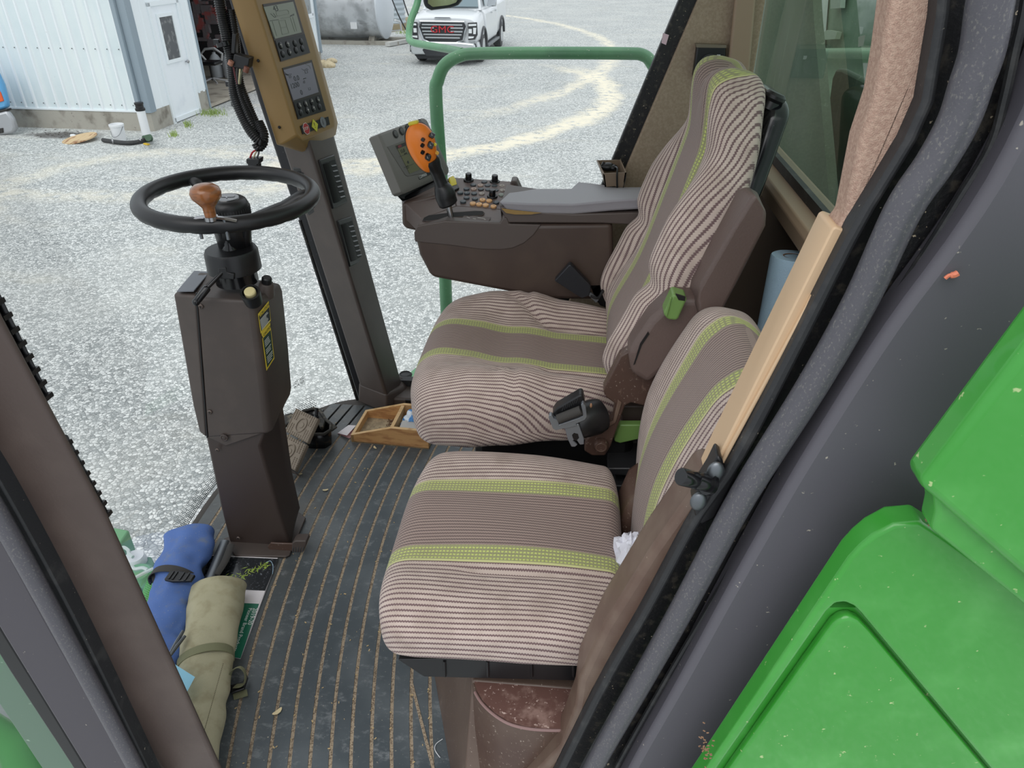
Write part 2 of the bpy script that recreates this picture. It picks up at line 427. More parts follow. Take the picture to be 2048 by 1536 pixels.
def rib(p, d, n, m, par):
    g = G(); g.ext([p-d*.035, p-d*.014+n*.024, p+d*.014+n*.024, p+d*.035], UP*HB); return obj('rib', g, m, par)
r0 = rib(bl(-.26, .02, .36), BX, -BD, WCL2, side)
for k in range(1, 38): dup(r0, BX*(-.229*k))
SCR = mat('cladding_screw', (110, 112, 114), .4, .5)
g = G()
for k in range(38):
    for z in (.46, 1.42, 2.3, 3.2): g.ball(bl(-.31-.229*k, 0.0, z), .011, n=5)
tag(obj('screws', g, SCR, side), kind='stuff')
# gable face (runs away from the viewer) with the walk door
DZ = .10
def gab(y0, y1, z0, z1, name='gable_cladding', m=WCL2):
    g = G(); g.ext([bl(-.08, y0, z0), bl(0, y0, z0), bl(0, y1, z0), bl(-.08, y1, z0)], UP*(z1-z0)); return obj(name, g, m, shop)
d0, d1_ = .70, 1.72                            # door opening along the face
gab(0, d0, .36, HB+.36); gab(d0, d1_, 2.12, HB+.36); gb = gab(d1_, 2.16, .4, HB+.36)
gab(d1_, 2.16, 0, .4, 'footing', CONC)
for yy in (.2, .45, 1.85, 2.05):
    rib(bl(0, yy, .38), BD, BX, WCL2, gb)
g = G(); g.ext([bl(-.11, -.03, .34), bl(.035, -.03, .34), bl(.035, .16, .34), bl(-.0, .16, .34), bl(-.0, 0.0, .34), bl(-.11, 0, .34)], UP*HB)
obj('corner_trim', g, TRIMB, shop)
g = G(); g.ext([bl(-.20, -.10, .34), bl(-.115, -.10, .34), bl(-.115, -.01, .34), bl(-.20, -.01, .34)], UP*HB); obj('downspout', g, TRIMB, shop, bevel=.012)
g = G(); g.ext([bl(-.02, 2.14, 0), bl(.02, 2.14, 0), bl(.02, 2.19, 0), bl(-.02, 2.19, 0)], UP*5); obj('edge_trim', g, TRIMB, shop)
DOORM = mat('white_door_paint', (238, 243, 247), .4, var=(3, (226, 232, 238), .5, .8))
dr = thing('door_1', None, None, bl(0, d0, DZ), kind='structure')
g = G(); g.ext([bl(-.05, d0+.05, DZ), bl(.0, d0+.05, DZ), bl(.0, d1_-.05, DZ), bl(-.05, d1_-.05, DZ)], UP*1.98); obj('door_leaf', g, DOORM, dr)
for (a, b, c, d) in ((d0-.03, d0+.05, .0, 2.12), (d1_-.05, d1_+.03, .0, 2.12), (d0-.03, d1_+.03, 2.06, 2.14), (d0, d1_, .02, .1)):
    g = G(); g.ext([bl(-.02, a, c), bl(.03, a, c), bl(.03, b, c), bl(-.02, b, c)], UP*(d-c)); obj('door_frame', g, WCL2, dr)
wy0, wy1, wz0, wz1 = d0+.26, d1_-.3, 1.12, 1.86
g = G(); g.ext([bl(0, wy0, wz0), bl(.012, wy0, wz0), bl(.012, wy1, wz0), bl(0, wy1, wz0)], UP*(wz1-wz0)); obj('pane', g, mat('door_window', (86, 88, 92), .15, var=(8, (130, 132, 132), .5, .7)), dr)
for (a, b, c, d) in ((wy0-.06, wy0, wz0-.06, wz1+.06), (wy1, wy1+.06, wz0-.06, wz1+.06), (wy0, wy1, wz1, wz1+.06), (wy0, wy1, wz0-.06, wz0)):
    g = G(); g.ext([bl(0, a, c), bl(.03, a, c), bl(.03, b, c), bl(0, b, c)], UP*(d-c)); obj('window_frame', g, WCL2, dr)
g = G(); g.lathe([(.012, 0), (.012, .03), (.034, .04), (.036, .06), (.02, .075)], bl(0, d1_-.13, 1.02), BX, 12); obj('door_knob', g, STEEL, dr)
# open bay: floor, back wall, clutter
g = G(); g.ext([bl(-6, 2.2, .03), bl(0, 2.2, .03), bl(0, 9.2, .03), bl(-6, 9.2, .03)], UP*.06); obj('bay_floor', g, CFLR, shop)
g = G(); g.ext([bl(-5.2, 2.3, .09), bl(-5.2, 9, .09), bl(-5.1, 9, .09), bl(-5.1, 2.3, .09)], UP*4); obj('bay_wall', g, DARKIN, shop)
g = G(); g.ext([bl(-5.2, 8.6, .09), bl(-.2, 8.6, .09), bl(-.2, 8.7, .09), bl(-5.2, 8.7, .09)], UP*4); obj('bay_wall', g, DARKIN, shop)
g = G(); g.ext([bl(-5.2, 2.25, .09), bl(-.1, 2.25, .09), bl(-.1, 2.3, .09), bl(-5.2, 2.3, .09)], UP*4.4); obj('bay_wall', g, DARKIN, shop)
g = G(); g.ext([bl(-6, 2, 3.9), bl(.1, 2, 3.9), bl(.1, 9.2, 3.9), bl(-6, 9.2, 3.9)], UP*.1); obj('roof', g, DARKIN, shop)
# second white bay beyond the opening, with a window
y2 = 6.45; y3 = 8.85
g = G(); g.ext([bl(-.1, y2, .34), bl(0, y2, .34), bl(0, y3, .34), bl(-.1, y3, .34)], UP*3.2); g2_ = obj('gable_cladding', g, WCL2, shop)
g = G(); g.ext([bl(-.1, y2, 0), bl(.02, y2, 0), bl(.02, y3, 0), bl(-.1, y3, 0)], UP*.34); obj('footing', g, CONC, shop)
g = G(); g.ext([bl(-.04, y3-.02, .3), bl(.05, y3-.02, .3), bl(.05, y3+.08, .3), bl(-.04, y3+.08, .3)], UP*3.4); obj('edge_trim', g, TRIMB, shop)
for k in range(9): rib(bl(0, y2+.15+.26*k, .36), BD, BX, WCL2, g2_)
wf = thing('window_4', None, None, bl(0, 7.6, 1.5), kind='structure')
for a, b in ((6.75, 7.25), (7.35, 7.85), (7.95, 8.45)):
    g = G(); g.ext([bl(0.02, a, 1.36), bl(.05, a, 1.36), bl(.05, b, 1.36), bl(.02, b, 1.36)], UP*1.5); obj('pane', g, mat('dull_pane', (140, 146, 148), .15, var=(4, (100, 104, 106), .5, .7)), wf)
for (a, b, c, d) in ((6.65, 8.55, 1.26, 1.36), (6.65, 6.75, 1.3, 2.9), (7.25, 7.35, 1.3, 2.9), (7.85, 7.95, 1.3, 2.9), (8.45, 8.55, 1.3, 2.9)):
    g = G(); g.ext([bl(0, a, c), bl(.07, a, c), bl(.07, b, c), bl(0, b, c)], UP*(d-c)); obj('window_frame', g, DOORM, wf)
# clutter seen in the open bay
def inb(x, y, depth): return onpl(x, y, bl(0, depth, 0), BD)
p = inb(425, 118, 5.0)
t_ = thing('office_chair', 'grey swivel chair on a star base in the open shop bay', 'chair', V((p.x, p.y, GZ+.09)))
g = G(); g.tube([p+BX*x+UP*z for x, z in ((-.28, .1), (-.15, .22), (.1, .24), (.28, .12), (.2, -.1), (-.1, -.14))], .03, 8, wrap=True); obj('back_frame', g, mat('chair_grey', (190, 190, 190), .5), t_)
g = G(); g.box(V((p.x, p.y-.2, GZ+.55)), (.5, .45, .08)); obj('seat', g, BLACK, t_, bevel=.03)
g = G(); g.tube([V((p.x, p.y-.2, GZ+.5)), V((p.x, p.y-.2, GZ+.15))], .03, 8); obj('stem', g, BLACK, t_)
g = G()
for k in range(5):
    a = k*1.257+.4; g.tube([V((p.x, p.y-.2, GZ+.2)), V((p.x+.34*math.cos(a), p.y-.2+.34*math.sin(a), GZ+.12))], .022, 6)
obj('star_base', g, mat('base_grey', (170, 170, 172), .4), t_)
for i, (qx, lab, wdt) in enumerate(((432, 'grey jug standing left of its twin in the open shop bay', .3), (459, 'pale grey jug standing right of its twin in the open shop bay', .34))):
    p = inb(qx, 130, 5.6); p.z = GZ+.09
    t_ = thing('jug', lab, 'jug', p)
    g = G(); g.lathe([(.001, 0), (wdt/2, .01), (wdt/2, .42), (wdt*.3, .52), (wdt*.14, .56), (wdt*.14, .62), (.001, .62)], p, n=16); obj('body', g, mat('jug_grey', (176+i*16, 180+i*16, 184+i*16), .5), t_)
    g = G(); g.lathe([(wdt*.17, .6), (wdt*.17, .66), (.001, .66)], p, n=14); obj('cap', g, BLACK, t_)
g = G()
for i in range(26):
    p = inb(random.uniform(385, 450), random.uniform(-10, 90), 6.0); g.box(p, (random.uniform(.1, .35), .1, random.uniform(.05, .3)))
tag(obj('stored_parts', g, mat('shelf_clutter', (104, 96, 98), .7, var=(3, (150, 70, 66), .5, .6)), bevel=.01), 'dark jumble of shelved parts at the back of the open shop bay', 'clutter', kind='stuff')

# things by the footing
def gp(x, y, dz=0): return at(x, y, Z=GZ+dz)
p = gp(241, 281)
t_ = thing('bucket', 'white plastic bucket with a wire handle against the shop footing', 'bucket', p)
hw = .118
g = G(); g.lathe([(.001, .005), (hw*.86, .0), (hw, .25), (hw*1.07, .25), (hw*1.07, .285), (hw, .29), (hw*.97, .285), (hw*.84, .02), (.001, .02)], p, n=28); obj('pail', g, WHITE, t_)
g = G(); g.tube(curve([p+BX*hw*1.05+UP*.25, p+BX*.08-BD*.12+UP*.12, p-BX*.04-BD*.14+UP*.1, p-BX*hw*1.05+UP*.25], 6), .004, 6); obj('handle', g, DSTEEL, t_)
p = gp(161, 281)
t_ = thing('wooden_disc', 'round pale wooden lid lying on dirt left of the bucket', 'wooden lid', p)
g = G(); M = Matrix.Rotation(math.radians(-7), 3, BD) @ Matrix.Rotation(math.radians(6), 3, BX)
g.lathe([(.001, 0), (.30, 0), (.30, .02), (.001, .02)], p+UP*.03, (M @ UP), n=36); obj('board', g, mat('weathered_wood', (206, 180, 140), .7, scratch=((14, 3, 14), (150, 104, 70), .52, .64)), t_)
p = gp(300, 272)
t_ = thing('standpipe', 'white plastic standpipe with black cap at the shop corner', 'pipe', p-BX*.02-BD*.06)
g = G(); g.lathe([(.075, 0), (.075, .47), (.07, .47), (.07, .02), (.001, .02)], p-BX*.02-BD*.06, n=20); obj('pipe', g, WHITE, t_)
g = G(); g.lathe([(.08, .46), (.086, .47), (.086, .5), (.07, .51), (.07, .56), (.078, .57), (.078, .6), (.001, .6)], p-BX*.02-BD*.06, n=20); obj('cap', g, BLACK, t_)
t_ = thing('suction_hose', 'black hose with silver clamps lying in front of the white bucket', 'hose', gp(250, 285))
g = G(); g.tube(curve([gp(206, 280, .04), gp(225, 283, .04), gp(255, 286, .04), gp(280, 283, .04), gp(290, 279, .05)], 5), .037, 10); obj('hose', g, RUB, t_)
for q in ((225, 283), (280, 282), (297, 276)):
    g = G(); g.tube([gp(q[0]-1, q[1], .045), gp(q[0]+2, q[1]-.3, .045)], .05, 12); obj('clamp', g, STEEL, t_)
g = G(); g.tube([gp(288, 278, .06), gp(302, 275, .06)], .06, 12); g.tube([gp(296, 276, .06), gp(296, 276, .2)], .05, 12); obj('valve', g, mat('valve_green', (70, 96, 74), .5), t_)
g = G(); g.box(gp(293, 288, .02), (.12, .05, .02), Matrix.Rotation(-.5, 3, 'Z')); obj('tag', g, mat('yellow_tag', (226, 188, 50), .5), t_)
g = G()
for i in range(70):
    x = random.gauss(125, 22); y = random.gauss(268, 4.5)
    p = gp(x, y); s_ = random.uniform(.008, .018); g.ball(p, s_, (1.4, 1, .5), n=5)
tag(obj('oil_stained_dirt', g, mat('dark_dirt', (70, 66, 62), .95, bump=(30, .6, .01))), 'dark stained dirt clods along the shop footing', 'dirt', kind='stuff')
STN = mat('field_stone', (216, 200, 166), .9, var=(8, (180, 160, 124), .4, .7))
for i, (x, y, s_, lab) in enumerate(((656, 131, .16, 'largest pale stone at the far shop corner'), (664, 122, .13, 'stone behind the largest pale stone at the shop corner'), (646, 126, .11, 'small stone against the far shop corner'))):
    g = G(); g.ball(gp(x, y, .05), s_, (1.3, .9, .7), n=9); g.jitter(.04, 6); tag(obj('stone', g, STN), lab, 'stone', 'stones at the shop corner')
g = G(); g.ball(gp(146, 272, .03), .05, (1.3, .8, .7), n=8); g.jitter(.012, 20); tag(obj('stone', g, WHITE), 'small white lump in the dark dirt behind the wooden lid', 'stone')
GRASS = mat('weed_green', (150, 170, 100), .9)
g = G()
for (x, y, n_, sx_) in ((424, 228, 150, 12), (376, 252, 50, 5), (348, 272, 40, 4), (810, 66, 90, 8)):
    for i in range(n_):
        p = gp(random.gauss(x, sx_), random.gauss(y, 2)); q = V((random.uniform(-.05, .05), random.uniform(-.03, .03), random.uniform(.05, .14)))
        g.face([p-BX*.008, p+BX*.008, p+q])
tag(obj('weeds', g, GRASS), 'thin green weeds along the shop footing', 'grass', kind='stuff')

# blue and orange vehicle corner at the left edge
VB = 13.1
def vp(x, y, Y=None): return at(x, y, Y=Y or VB)
t_ = thing('parked_vehicle', 'blue vehicle rear corner with orange lamp and grey bumper at left edge', 'vehicle', V((vp(-30, 250).x, VB, GZ)))
def px_ext(name, l, Y, dy, m, par, bev=.01, sub=0):
    g = G(); g.ext([at(x, y, Y=Y) for x, y in l], (0, dy, 0)); return obj(name, g, m, par, bevel=bev)
px_ext('body', [(-80, 100), (-15, 130), (4, 170), (13, 205), (14, 216), (-80, 245)], VB, .12, mat('vehicle_blue', (92, 164, 214), .3, coat=.5), t_, .04)
px_ext('tail_lamp', [(-6, 176), (1, 186), (7, 202), (-6, 206)], VB-.02, .06, mat('lamp_orange', (226, 96, 50), .3), t_)
px_ext('step', [(-80, 234), (14, 218), (15, 222), (-80, 256)], VB-.05, .12, BLACK, t_)
px_ext('bumper', [(-80, 246), (12, 222), (24, 238), (30, 256), (26, 266), (-80, 290)], VB-.08, .12, mat('bumper_grey', (176, 178, 182), .3, .4), t_, .04)
px_ext('lamp_recess', [(-6, 258), (5, 256), (6, 266), (-6, 268)], VB-.10, .1, BLACK, t_)
g = G(); g.lathe([(.001, -.1), (.3, -.1), (.34, -.05), (.34, .05), (.3, .1), (.001, .1)], V((vp(-90, 250).x, VB+.4, GZ+.34)), (0, 1, 0)); obj('wheel', g, RUB, t_)

# --- fuel tank
TK = at(760, 92, Z=GZ)
def tk(x, y, z): return TK+BX*x+BD*y+UP*z
TKM = mat('galvanised_tank', (214, 218, 222), .42, .35, var=(2, (168, 172, 176), .4, .7), speck=(14, (90, 90, 90), .70, .78), scratch=((2, 2, 3), (150, 152, 154), .55, .72))
t_ = thing('fuel_tank', 'large silver cylindrical fuel tank lying beside the white shop', 'tank', tk(-1.4, .8, 0))
TR_ = 1.02
g = G(); g.lathe([(.001, 0), (TR_*.97, 0), (TR_, .02), (TR_, 5.0), (.001, 5.0)], tk(-5, .9, TR_+.16), BX, 40); obj('shell', g, TKM, t_, sharp=60)
g = G(); g.lathe([(TR_+.02, -.05), (TR_+.03, -.05), (TR_+.03, .0), (TR_*.98, .03), (.001, .07)], tk(.02, .9, TR_+.16), BX, 40); obj('end_cap', g, mat('pale_tank_end', (214, 220, 226), .4), t_)
g = G(); g.ext([tk(-5, .2, 0), tk(.6, .2, 0), tk(.6, .45, 0), tk(-5, .45, 0)], UP*.12); obj('skid', g, CONC, t_)
g = G(); g.ext([tk(-5, 1.4, 0), tk(.6, 1.4, 0), tk(.6, 1.65, 0), tk(-5, 1.65, 0)], UP*.12); obj('skid', g, CONC, t_)
for x in (-.5, -4):
    g = G(); g.ext([tk(x, .3, .1), tk(x, 1.5, .1), tk(x, 1.3, .3), tk(x, .5, .3)], BX*.2); obj('saddle', g, CONC, t_)
g = G(); g.box(tk(-.85, -.02, .62), (.22, .03, .2)); obj('label_plate', g, WHITE, t_)
for i in range(3):
    q = tk(.3+i*.25, .5, 0); g = G()
    g.tube(curve([tk(-.1+i*.35, .9, 3.4), tk(.25+i*.4, .8, 1.6), tk(.9+i*.28, .5, .35), tk(1.6+i*.2, .1, .05), tk(2.6+i*.2, -.1, .05)], 7), .024, 6)
    tag(obj('fuel_hose', g, RUB), ['nearest', 'middle', 'farthest'][i]+' of three black hoses hanging from the silver tank', 'hose', 'hoses by the fuel tank')
px_ = at(785, 48, Z=GZ+.2)
t_ = thing('culvert_pipe', 'short grey corrugated pipe upright behind the silver tank', 'pipe', px_)
g = G(); pr = []
for i in range(48): pr.append((.52+(.035 if i % 4 in (1, 2) else 0), i*.045))
g.lathe(pr+[(.001, 2.16)], px_, n=28); obj('corrugated_wall', g, mat('corrugated_steel', (176, 186, 192), .4, .3), t_, sharp=80)
g = G(); g.ext([at(770, 66, Z=GZ), at(815, 60, Z=GZ), at(818, 46, Z=GZ), at(770, 50, Z=GZ)], UP*.24); obj('timber_base', g, mat('old_timber', (150, 138, 112), .9), t_)
g = G(); g.ext([tk(.25, -.2, .02), tk(.42, -.25, .02), tk(.85, 1.0, .02), tk(.7, 1.05, .02)], UP*.12); tag(obj('timber_block', g, mat('pale_timber', (200, 200, 196), .7)), 'pale timber block lying at the right end of the silver tank', 'timber')
g = G(); g.tube([at(790, 40, Z=GZ+.9), at(800, 44, Z=GZ+.7), at(803, 60, Z=GZ+.2), at(780, 62, Z=GZ+.3)], .03, 8); tag(obj('vent_pipe', g, WHITE), 'thin white plastic pipe beside the corrugated pipe', 'pipe')

# --- pickup truck, local frame: x right (image), y away, z up; front at y=0
T0 = at(889, 131, Z=GZ); TS = 1.0
def tr(x, y, z): return T0+(BX*x+BD*y+UP*z)*TS
WP = mat('white_truck_paint', (226, 229, 232), .25, coat=.6)
CHR = mat('chrome', (200, 204, 208), .15, .9)
TGL = mat('truck_glass', (110, 130, 138), .08, coat=.5)
TBK = mat('truck_black', (44, 46, 50), .4)
truck = thing('pickup_truck', 'white pickup truck parked facing the camera on the gravel yard', 'truck', T0)
def tring(prof, y): return [tr(x, y, z) for x, z in prof]
hw = 1.0
def sec(y, hwid, zb, zt, rr=.10):
    """rounded lower body section"""
    pr = [(-hwid+.04, zb), (-hwid, zb+.1), (-hwid-.01, (zb+zt)/2), (-hwid+.02, zt-rr), (-hwid+rr*1.2, zt-.01), (-hwid*.5, zt+.02), (hwid*.5, zt+.02), (hwid-rr*1.2, zt-.01), (hwid-.02, zt-rr), (hwid+.01, (zb+zt)/2), (hwid, zb+.1), (hwid-.04, zb)]
    return tring(pr, y)
g = G(); g.loft([sec(0.06, .90, .62, 1.12), sec(.0, .96, .6, 1.22), sec(.18, 1.0, .55, 1.28), sec(1.2, 1.0, .5, 1.36), sec(1.45, 1.0, .45, 1.38)])
obj('hood_and_fenders', g, WP, truck, subsurf=1, sharp=80)
g = G(); g.loft([sec(1.45, 1.0, .45, 1.36), sec(3.6, 1.0, .45, 1.36)]); obj('cab_lower_body', g, WP, truck, bevel=.03)
g = G(); g.loft([sec(3.62, 1.0, .5, 1.46), sec(5.7, .98, .55, 1.46)]); obj('bed', g, WP, truck, bevel=.03)
g = G(); g.loft([tring([(-.88, 1.34), (.88, 1.34), (.86, 1.36), (-.86, 1.36)], 1.3), tring([(-.9, 1.34), (.9, 1.34), (.7, 1.9), (-.7, 1.9)], 2.05), tring([(-.92, 1.34), (.92, 1.34), (.72, 1.93), (-.72, 1.93)], 2.5), tring([(-.92, 1.34), (.92, 1.34), (.7, 1.9), (-.7, 1.9)], 3.5), tring([(-.9, 1.34), (.9, 1.34), (.8, 1.5), (-.8, 1.5)], 3.6)])
obj('cab_roof', g, WP, truck, bevel=.03)
g = G(); g.ext([tr(-.80, 1.32, 1.41), tr(.80, 1.32, 1.41), tr(.64, 2.0, 1.87), tr(-.64, 2.0, 1.87)], -BD*.05+UP*.03); obj('windshield', g, TGL, truck)
for a, b in ((1.75, 2.5), (2.6, 3.3)):
    g = G(); g.ext([tr(.915, a, 1.42), tr(.915, b, 1.42), tr(.78, b-.08, 1.82), tr(.78, a+.28 if a < 2 else a+.04, 1.82)], BX*.025); obj('side_window', g, TGL, truck)
# grille
g = G(); g.ext([tr(-.62, 0, 1.13), tr(.62, 0, 1.13), tr(.66, 0, 1.02), tr(.54, 0, .70), tr(.36, 0, .64), tr(-.36, 0, .64), tr(-.54, 0, .70), tr(-.66, 0, 1.02)], -BD*.06); gr = obj('grille', g, TBK, truck, bevel=.01)
out = [(-.64, 1.15), (.64, 1.15), (.69, 1.03), (.57, .68), (.38, .61), (-.38, .61), (-.57, .68), (-.69, 1.03)]
g = G(); g.tube([tr(x, -.06, z) for x, z in out], .028, 8, wrap=True); obj('surround', g, CHR, gr)
for z, w_ in ((1.07, .58), (.99, .6), (.90, .58), (.82, .55), (.74, .5)):
    for s_ in ((-1, 1) if z in (.99, .90) else (0,)):
        x0, x1 = (-w_, w_) if s_ == 0 else ((-w_, -.24) if s_ < 0 else (.24, w_))
        g = G(); g.ext([tr(x0, -.06, z-.018), tr(x1, -.06, z-.018), tr(x1, -.06, z+.018), tr(x0, -.06, z+.018)], -BD*.03); obj('grille_bar', g, CHR, gr)
text('grille_lettering', 'GMC', .25, tr(0, -.075, .945), BX, UP, mat('red_letter', (190, 40, 50), .4), gr, depth=.03, align='CENTER', ratio=1.25)
for s_ in (-1, 1):
    g = G(); g.ext([tr(s_*x, -.0, z) for x, z in ((.72, 1.12), (.99, 1.14), (1.0, .82), (.92, .70), (.72, .68), (.74, .86))], -BD*.035); hl = obj('headlight', g, TBK, truck, bevel=.01)
    for pts in (((.75, 1.09), (.97, 1.10), (.97, 1.05), (.75, 1.04)), ((.75, .97), (.84, .97), (.84, .86), (.75, .86)), ((.88, 1.0), (.97, 1.0), (.95, .84), (.88, .84)), ((.74, .78), (.9, .78), (.88, .74), (.74, .72))):
        g = G(); g.ext([tr(s_*x, -.035, z) for x, z in pts], -BD*.02); obj('lamp', g, mat('headlamp_glass', (226, 230, 232), .2), hl)
    g = G(); g.ext([tr(s_*x, -.02, z) for x, z in ((.72, .58), (.95, .60), (.96, .36), (.76, .32), (.68, .44))], -BD*.05); fl = obj('fog_lamp', g, TBK, truck, bevel=.01)
    g = G(); g.ext([tr(s_*x, -.07, z) for x, z in ((.82, .54), (.9, .54), (.9, .38), (.82, .38))], -BD*.02); obj('lamp', g, mat('fog_glass', (190, 196, 200), .2), fl)
    g = G(); g.tube([tr(s_*x, -.03, z) for x, z in ((.70, .6), (.97, .62), (.98, .34), (.76, .3), (.66, .44))], .018, 6, wrap=True); obj('chrome_trim', g, CHR, fl)
    # mirror
    g = G(); g.ext([tr(s_*.98, 1.75, 1.40), tr(s_*1.26, 1.72, 1.42), tr(s_*1.27, 1.72, 1.62), tr(s_*1.02, 1.75, 1.64)], BD*.14); obj('door_mirror', g, WP if s_ < 0 else CHR, truck, bevel=.03)
    # wheels
    for y in (.95, 4.55):
        g = G(); g.lathe([(.001, 0), (.28, 0), (.38, .015), (.40, .06), (.40, .22), (.36, .27), (.001, .27)], tr(s_*1.01, y, .40), BX*(-s_), 28); wh = obj('tyre', g, RUB, truck)
        g = G(); g.lathe([(.001, -.01), (.08, -.015), (.24, .0), (.25, .03), (.001, .03)], tr(s_*1.01, y, .40), BX*(-s_), 20); rm = obj('rim', g, CHR, wh)
        g = G(); 
        pts = [tr(s_*1.0, y+.50*math.cos(a), .42+.50*math.sin(a)) for a in [math.pi*k/12 for k in range(13)]]
        g.tube(pts, .045, 8); obj('wheel_arch', g, TBK, truck)
g = G(); g.loft([sec(-.10, .93, .30, .60, .05), sec(.02, .99, .28, .64, .05), sec(.45, 1.0, .3, .64, .05)]); obj('front_bumper', g, mat('bumper_chrome', (206, 210, 212), .22, .6), truck, bevel=.03)
g = G(); g.ext([tr(-.5, -.1, .5), tr(.5, -.1, .5), tr(.6, -.1, .42), tr(.5, -.1, .26), tr(-.5, -.1, .26), tr(-.6, -.1, .42)], -BD*.03); obj('lower_intake', g, TBK, truck, bevel=.01)
g = G(); g.ext([tr(-.9, .1, .26), tr(.9, .1, .26), tr(.8, .1, .16), tr(-.8, .1, .16)], BD*.4); obj('air_dam', g, TBK, truck)
g = G(); g.ext([tr(.9, 1.5, .34), tr(1.06, 1.5, .34), tr(1.06, 3.7, .34), tr(.9, 3.7, .34)], UP*.07); obj('running_board', g, DSTEEL, truck, bevel=.01)
g = G(); g.ext([tr(-.24, .02, 1.235), tr(.24, .02, 1.235), tr(.2, .02, 1.252), tr(-.2, .02, 1.252)], -BD*.03); obj('hood_badge', g, DSTEEL, truck)
g = G(); g.ext([tr(-.9, .5, .45), tr(.9, .5, .45), tr(.9, 5.4, .45), tr(-.9, 5.4, .45)], UP*-.1); obj('underbody', g, TBK, truck)
for y in (2.52, 3.3):
    g = G(); g.box(tr(1.01, y, 1.2), (.02, .16, .035)); obj('door_handle', g, CHR, truck)

# --- combine's own outside parts
YR = 2.72
t_ = thing('handrail', 'green tubular handrail loop outside the right side window', 'handrail', V((-.56, YR, -.3)))
pts = [at(893, 620, Y=YR)+V((0, 0, -.55)), at(893, 620, Y=YR), at(885, 400, Y=YR), at(872, 200, Y=YR)]
pts += [at(876, 160, Y=YR), at(890, 130, Y=YR), at(920, 112, Y=YR), at(960, 107, Y=YR), at(1100, 106, Y=YR), at(1250, 107, Y=YR), at(1285, 110, Y=YR), at(1302, 125, Y=YR), at(1312, 160, Y=YR), at(1325, 320, Y=YR), at(1330, 600, Y=YR)+V((0, 0, -.4))]
g = G(); c_ = curve(pts, 6); g.tube(c_, [lerp(.0260, .0205, min(1, max(0, (i-8)/30))) for i in range(len(c_))], 16); obj('rail', g, GREEND, t_)
pl = at(893, 640, Y=YR)+V((0, 0, -.6))
t_ = thing('platform', 'green steel platform edge below the handrail', 'platform', pl)
g = G(); g.ext([at(820, 745, Z=-.12), at(900, 680, Z=-.12), at(1400, 700, Z=-.12), at(1400, 800, Z=-.12), at(815, 800, Z=-.12)], UP*-.05); obj('deck', g, GREENF, t_)
YM = 3.3
t_ = thing('mirror_arm', 'curved green tube arm carrying the outside mirror', 'mirror arm', at(960, 112, Y=YR))
pts = [at(838, -60, Y=YM), at(836, 0, Y=YM), at(822, 40, Y=YM-.05), at(818, 72, Y=YM-.1), at(824, 84, Y=YM-.15), at(850, 90, Y=YM-.25), at(890, 97, Y=YM-.4), at(925, 104, Y=YR+.02)]
g = G(); g.tube(curve(pts, 6), [.014]*43, 12); obj('tube', g, GREEND, t_)
MP = at(880, 0, Y=YM-.15)
t_ = thing('side_mirror', 'black framed outside mirror above the white truck', 'mirror', MP)
def mq(l, Y): return [at(x, y, Y=Y) for x, y in l]
g = G(); g.ext(mq([(844, -40), (846, 8), (852, 17), (862, 21), (900, 16), (915, 11), (924, 0), (926, -40)], YM-.15), (0, .05, 0)); obj('housing', g, BLACK, t_, bevel=.012)
g = G(); g.ext(mq([(855, -40), (856, 7), (866, 14), (898, 10), (912, 5), (917, -4), (918, -40)], YM-.157), (0, .01, 0)); obj('mirror_glass', g, mat('mirror_glass', (150, 158, 120), .15, .7, speck=(60, (210, 210, 180), .6, .8)), t_)
# green feeder-house parts seen low through the windshield
t_ = thing('front_steel_bracket', 'light green steel box bracket outside low left of the windshield', 'bracket', at(230, 1120, Y=.95))
def fz(l, Y): return [at(x, y, Y=Y) for x, y in l]
g = G(); g.ext([at(x, y, Z=-.30) for x, y in ((210, 1100), (226, 1054), (258, 1060), (228, 1104), (208, 1190), (150, 1150))], UP*-.16); obj('top_plate', g, GREENF, t_, bevel=.006)
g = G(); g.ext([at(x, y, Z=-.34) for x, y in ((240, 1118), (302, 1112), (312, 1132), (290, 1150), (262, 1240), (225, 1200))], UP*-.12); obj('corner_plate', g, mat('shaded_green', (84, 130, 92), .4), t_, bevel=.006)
g = G(); g.lathe([(.001, 0), (.03, 0), (.035, -.02), (.035, -.08)], at(268, 1112, Z=-.31), n=16); obj('knob', g, WHITE, t_)
g = G(); g.lathe([(.04, 0), (.05, -.01), (.06, -.06)], at(274, 1145, Z=-.32), n=18); obj('lamp_cup', g, GREENF, t_)
CL = mat('clear_tubing', (200, 210, 204), .3)
for l in (((258, 1162), (280, 1150), (300, 1140), (318, 1134)), ((240, 1104), (246, 1095), (256, 1100), (258, 1108), (266, 1114)), ((262, 1132), (270, 1138), (285, 1136), (295, 1140))):
    g = G(); g.tube(curve([at(x, y, Z=-.29) for x, y in l], 5), .006, 6); obj('clear_hose', g, CL, t_)
g = G(); g.ext([at(x, y, Z=-.20) for x, y in ((300, 1145), (322, 1125), (300, 1260), (262, 1330), (240, 1300))], UP*-.05); obj('side_rail', g, GREEN, t_)
# lower left: more of the machine through the glass
t_ = thing('header_frame_tube', 'green painted frame tube outside, at the bottom left corner', 'frame', at(60, 1500, Z=-.4))
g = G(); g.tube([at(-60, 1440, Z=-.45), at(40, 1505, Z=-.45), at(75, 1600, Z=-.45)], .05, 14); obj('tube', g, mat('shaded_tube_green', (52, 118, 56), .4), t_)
g = G(); g.ext([at(x, y, Z=-.62) for x, y in ((-40, 1380), (60, 1430), (110, 1560), (-40, 1600))], UP*-.05); obj('grey_cover', g, mat('dusty_grey', (118, 126, 124), .6, scratch=((6, 60, 60), (200, 205, 200), .6, .75)), t_)
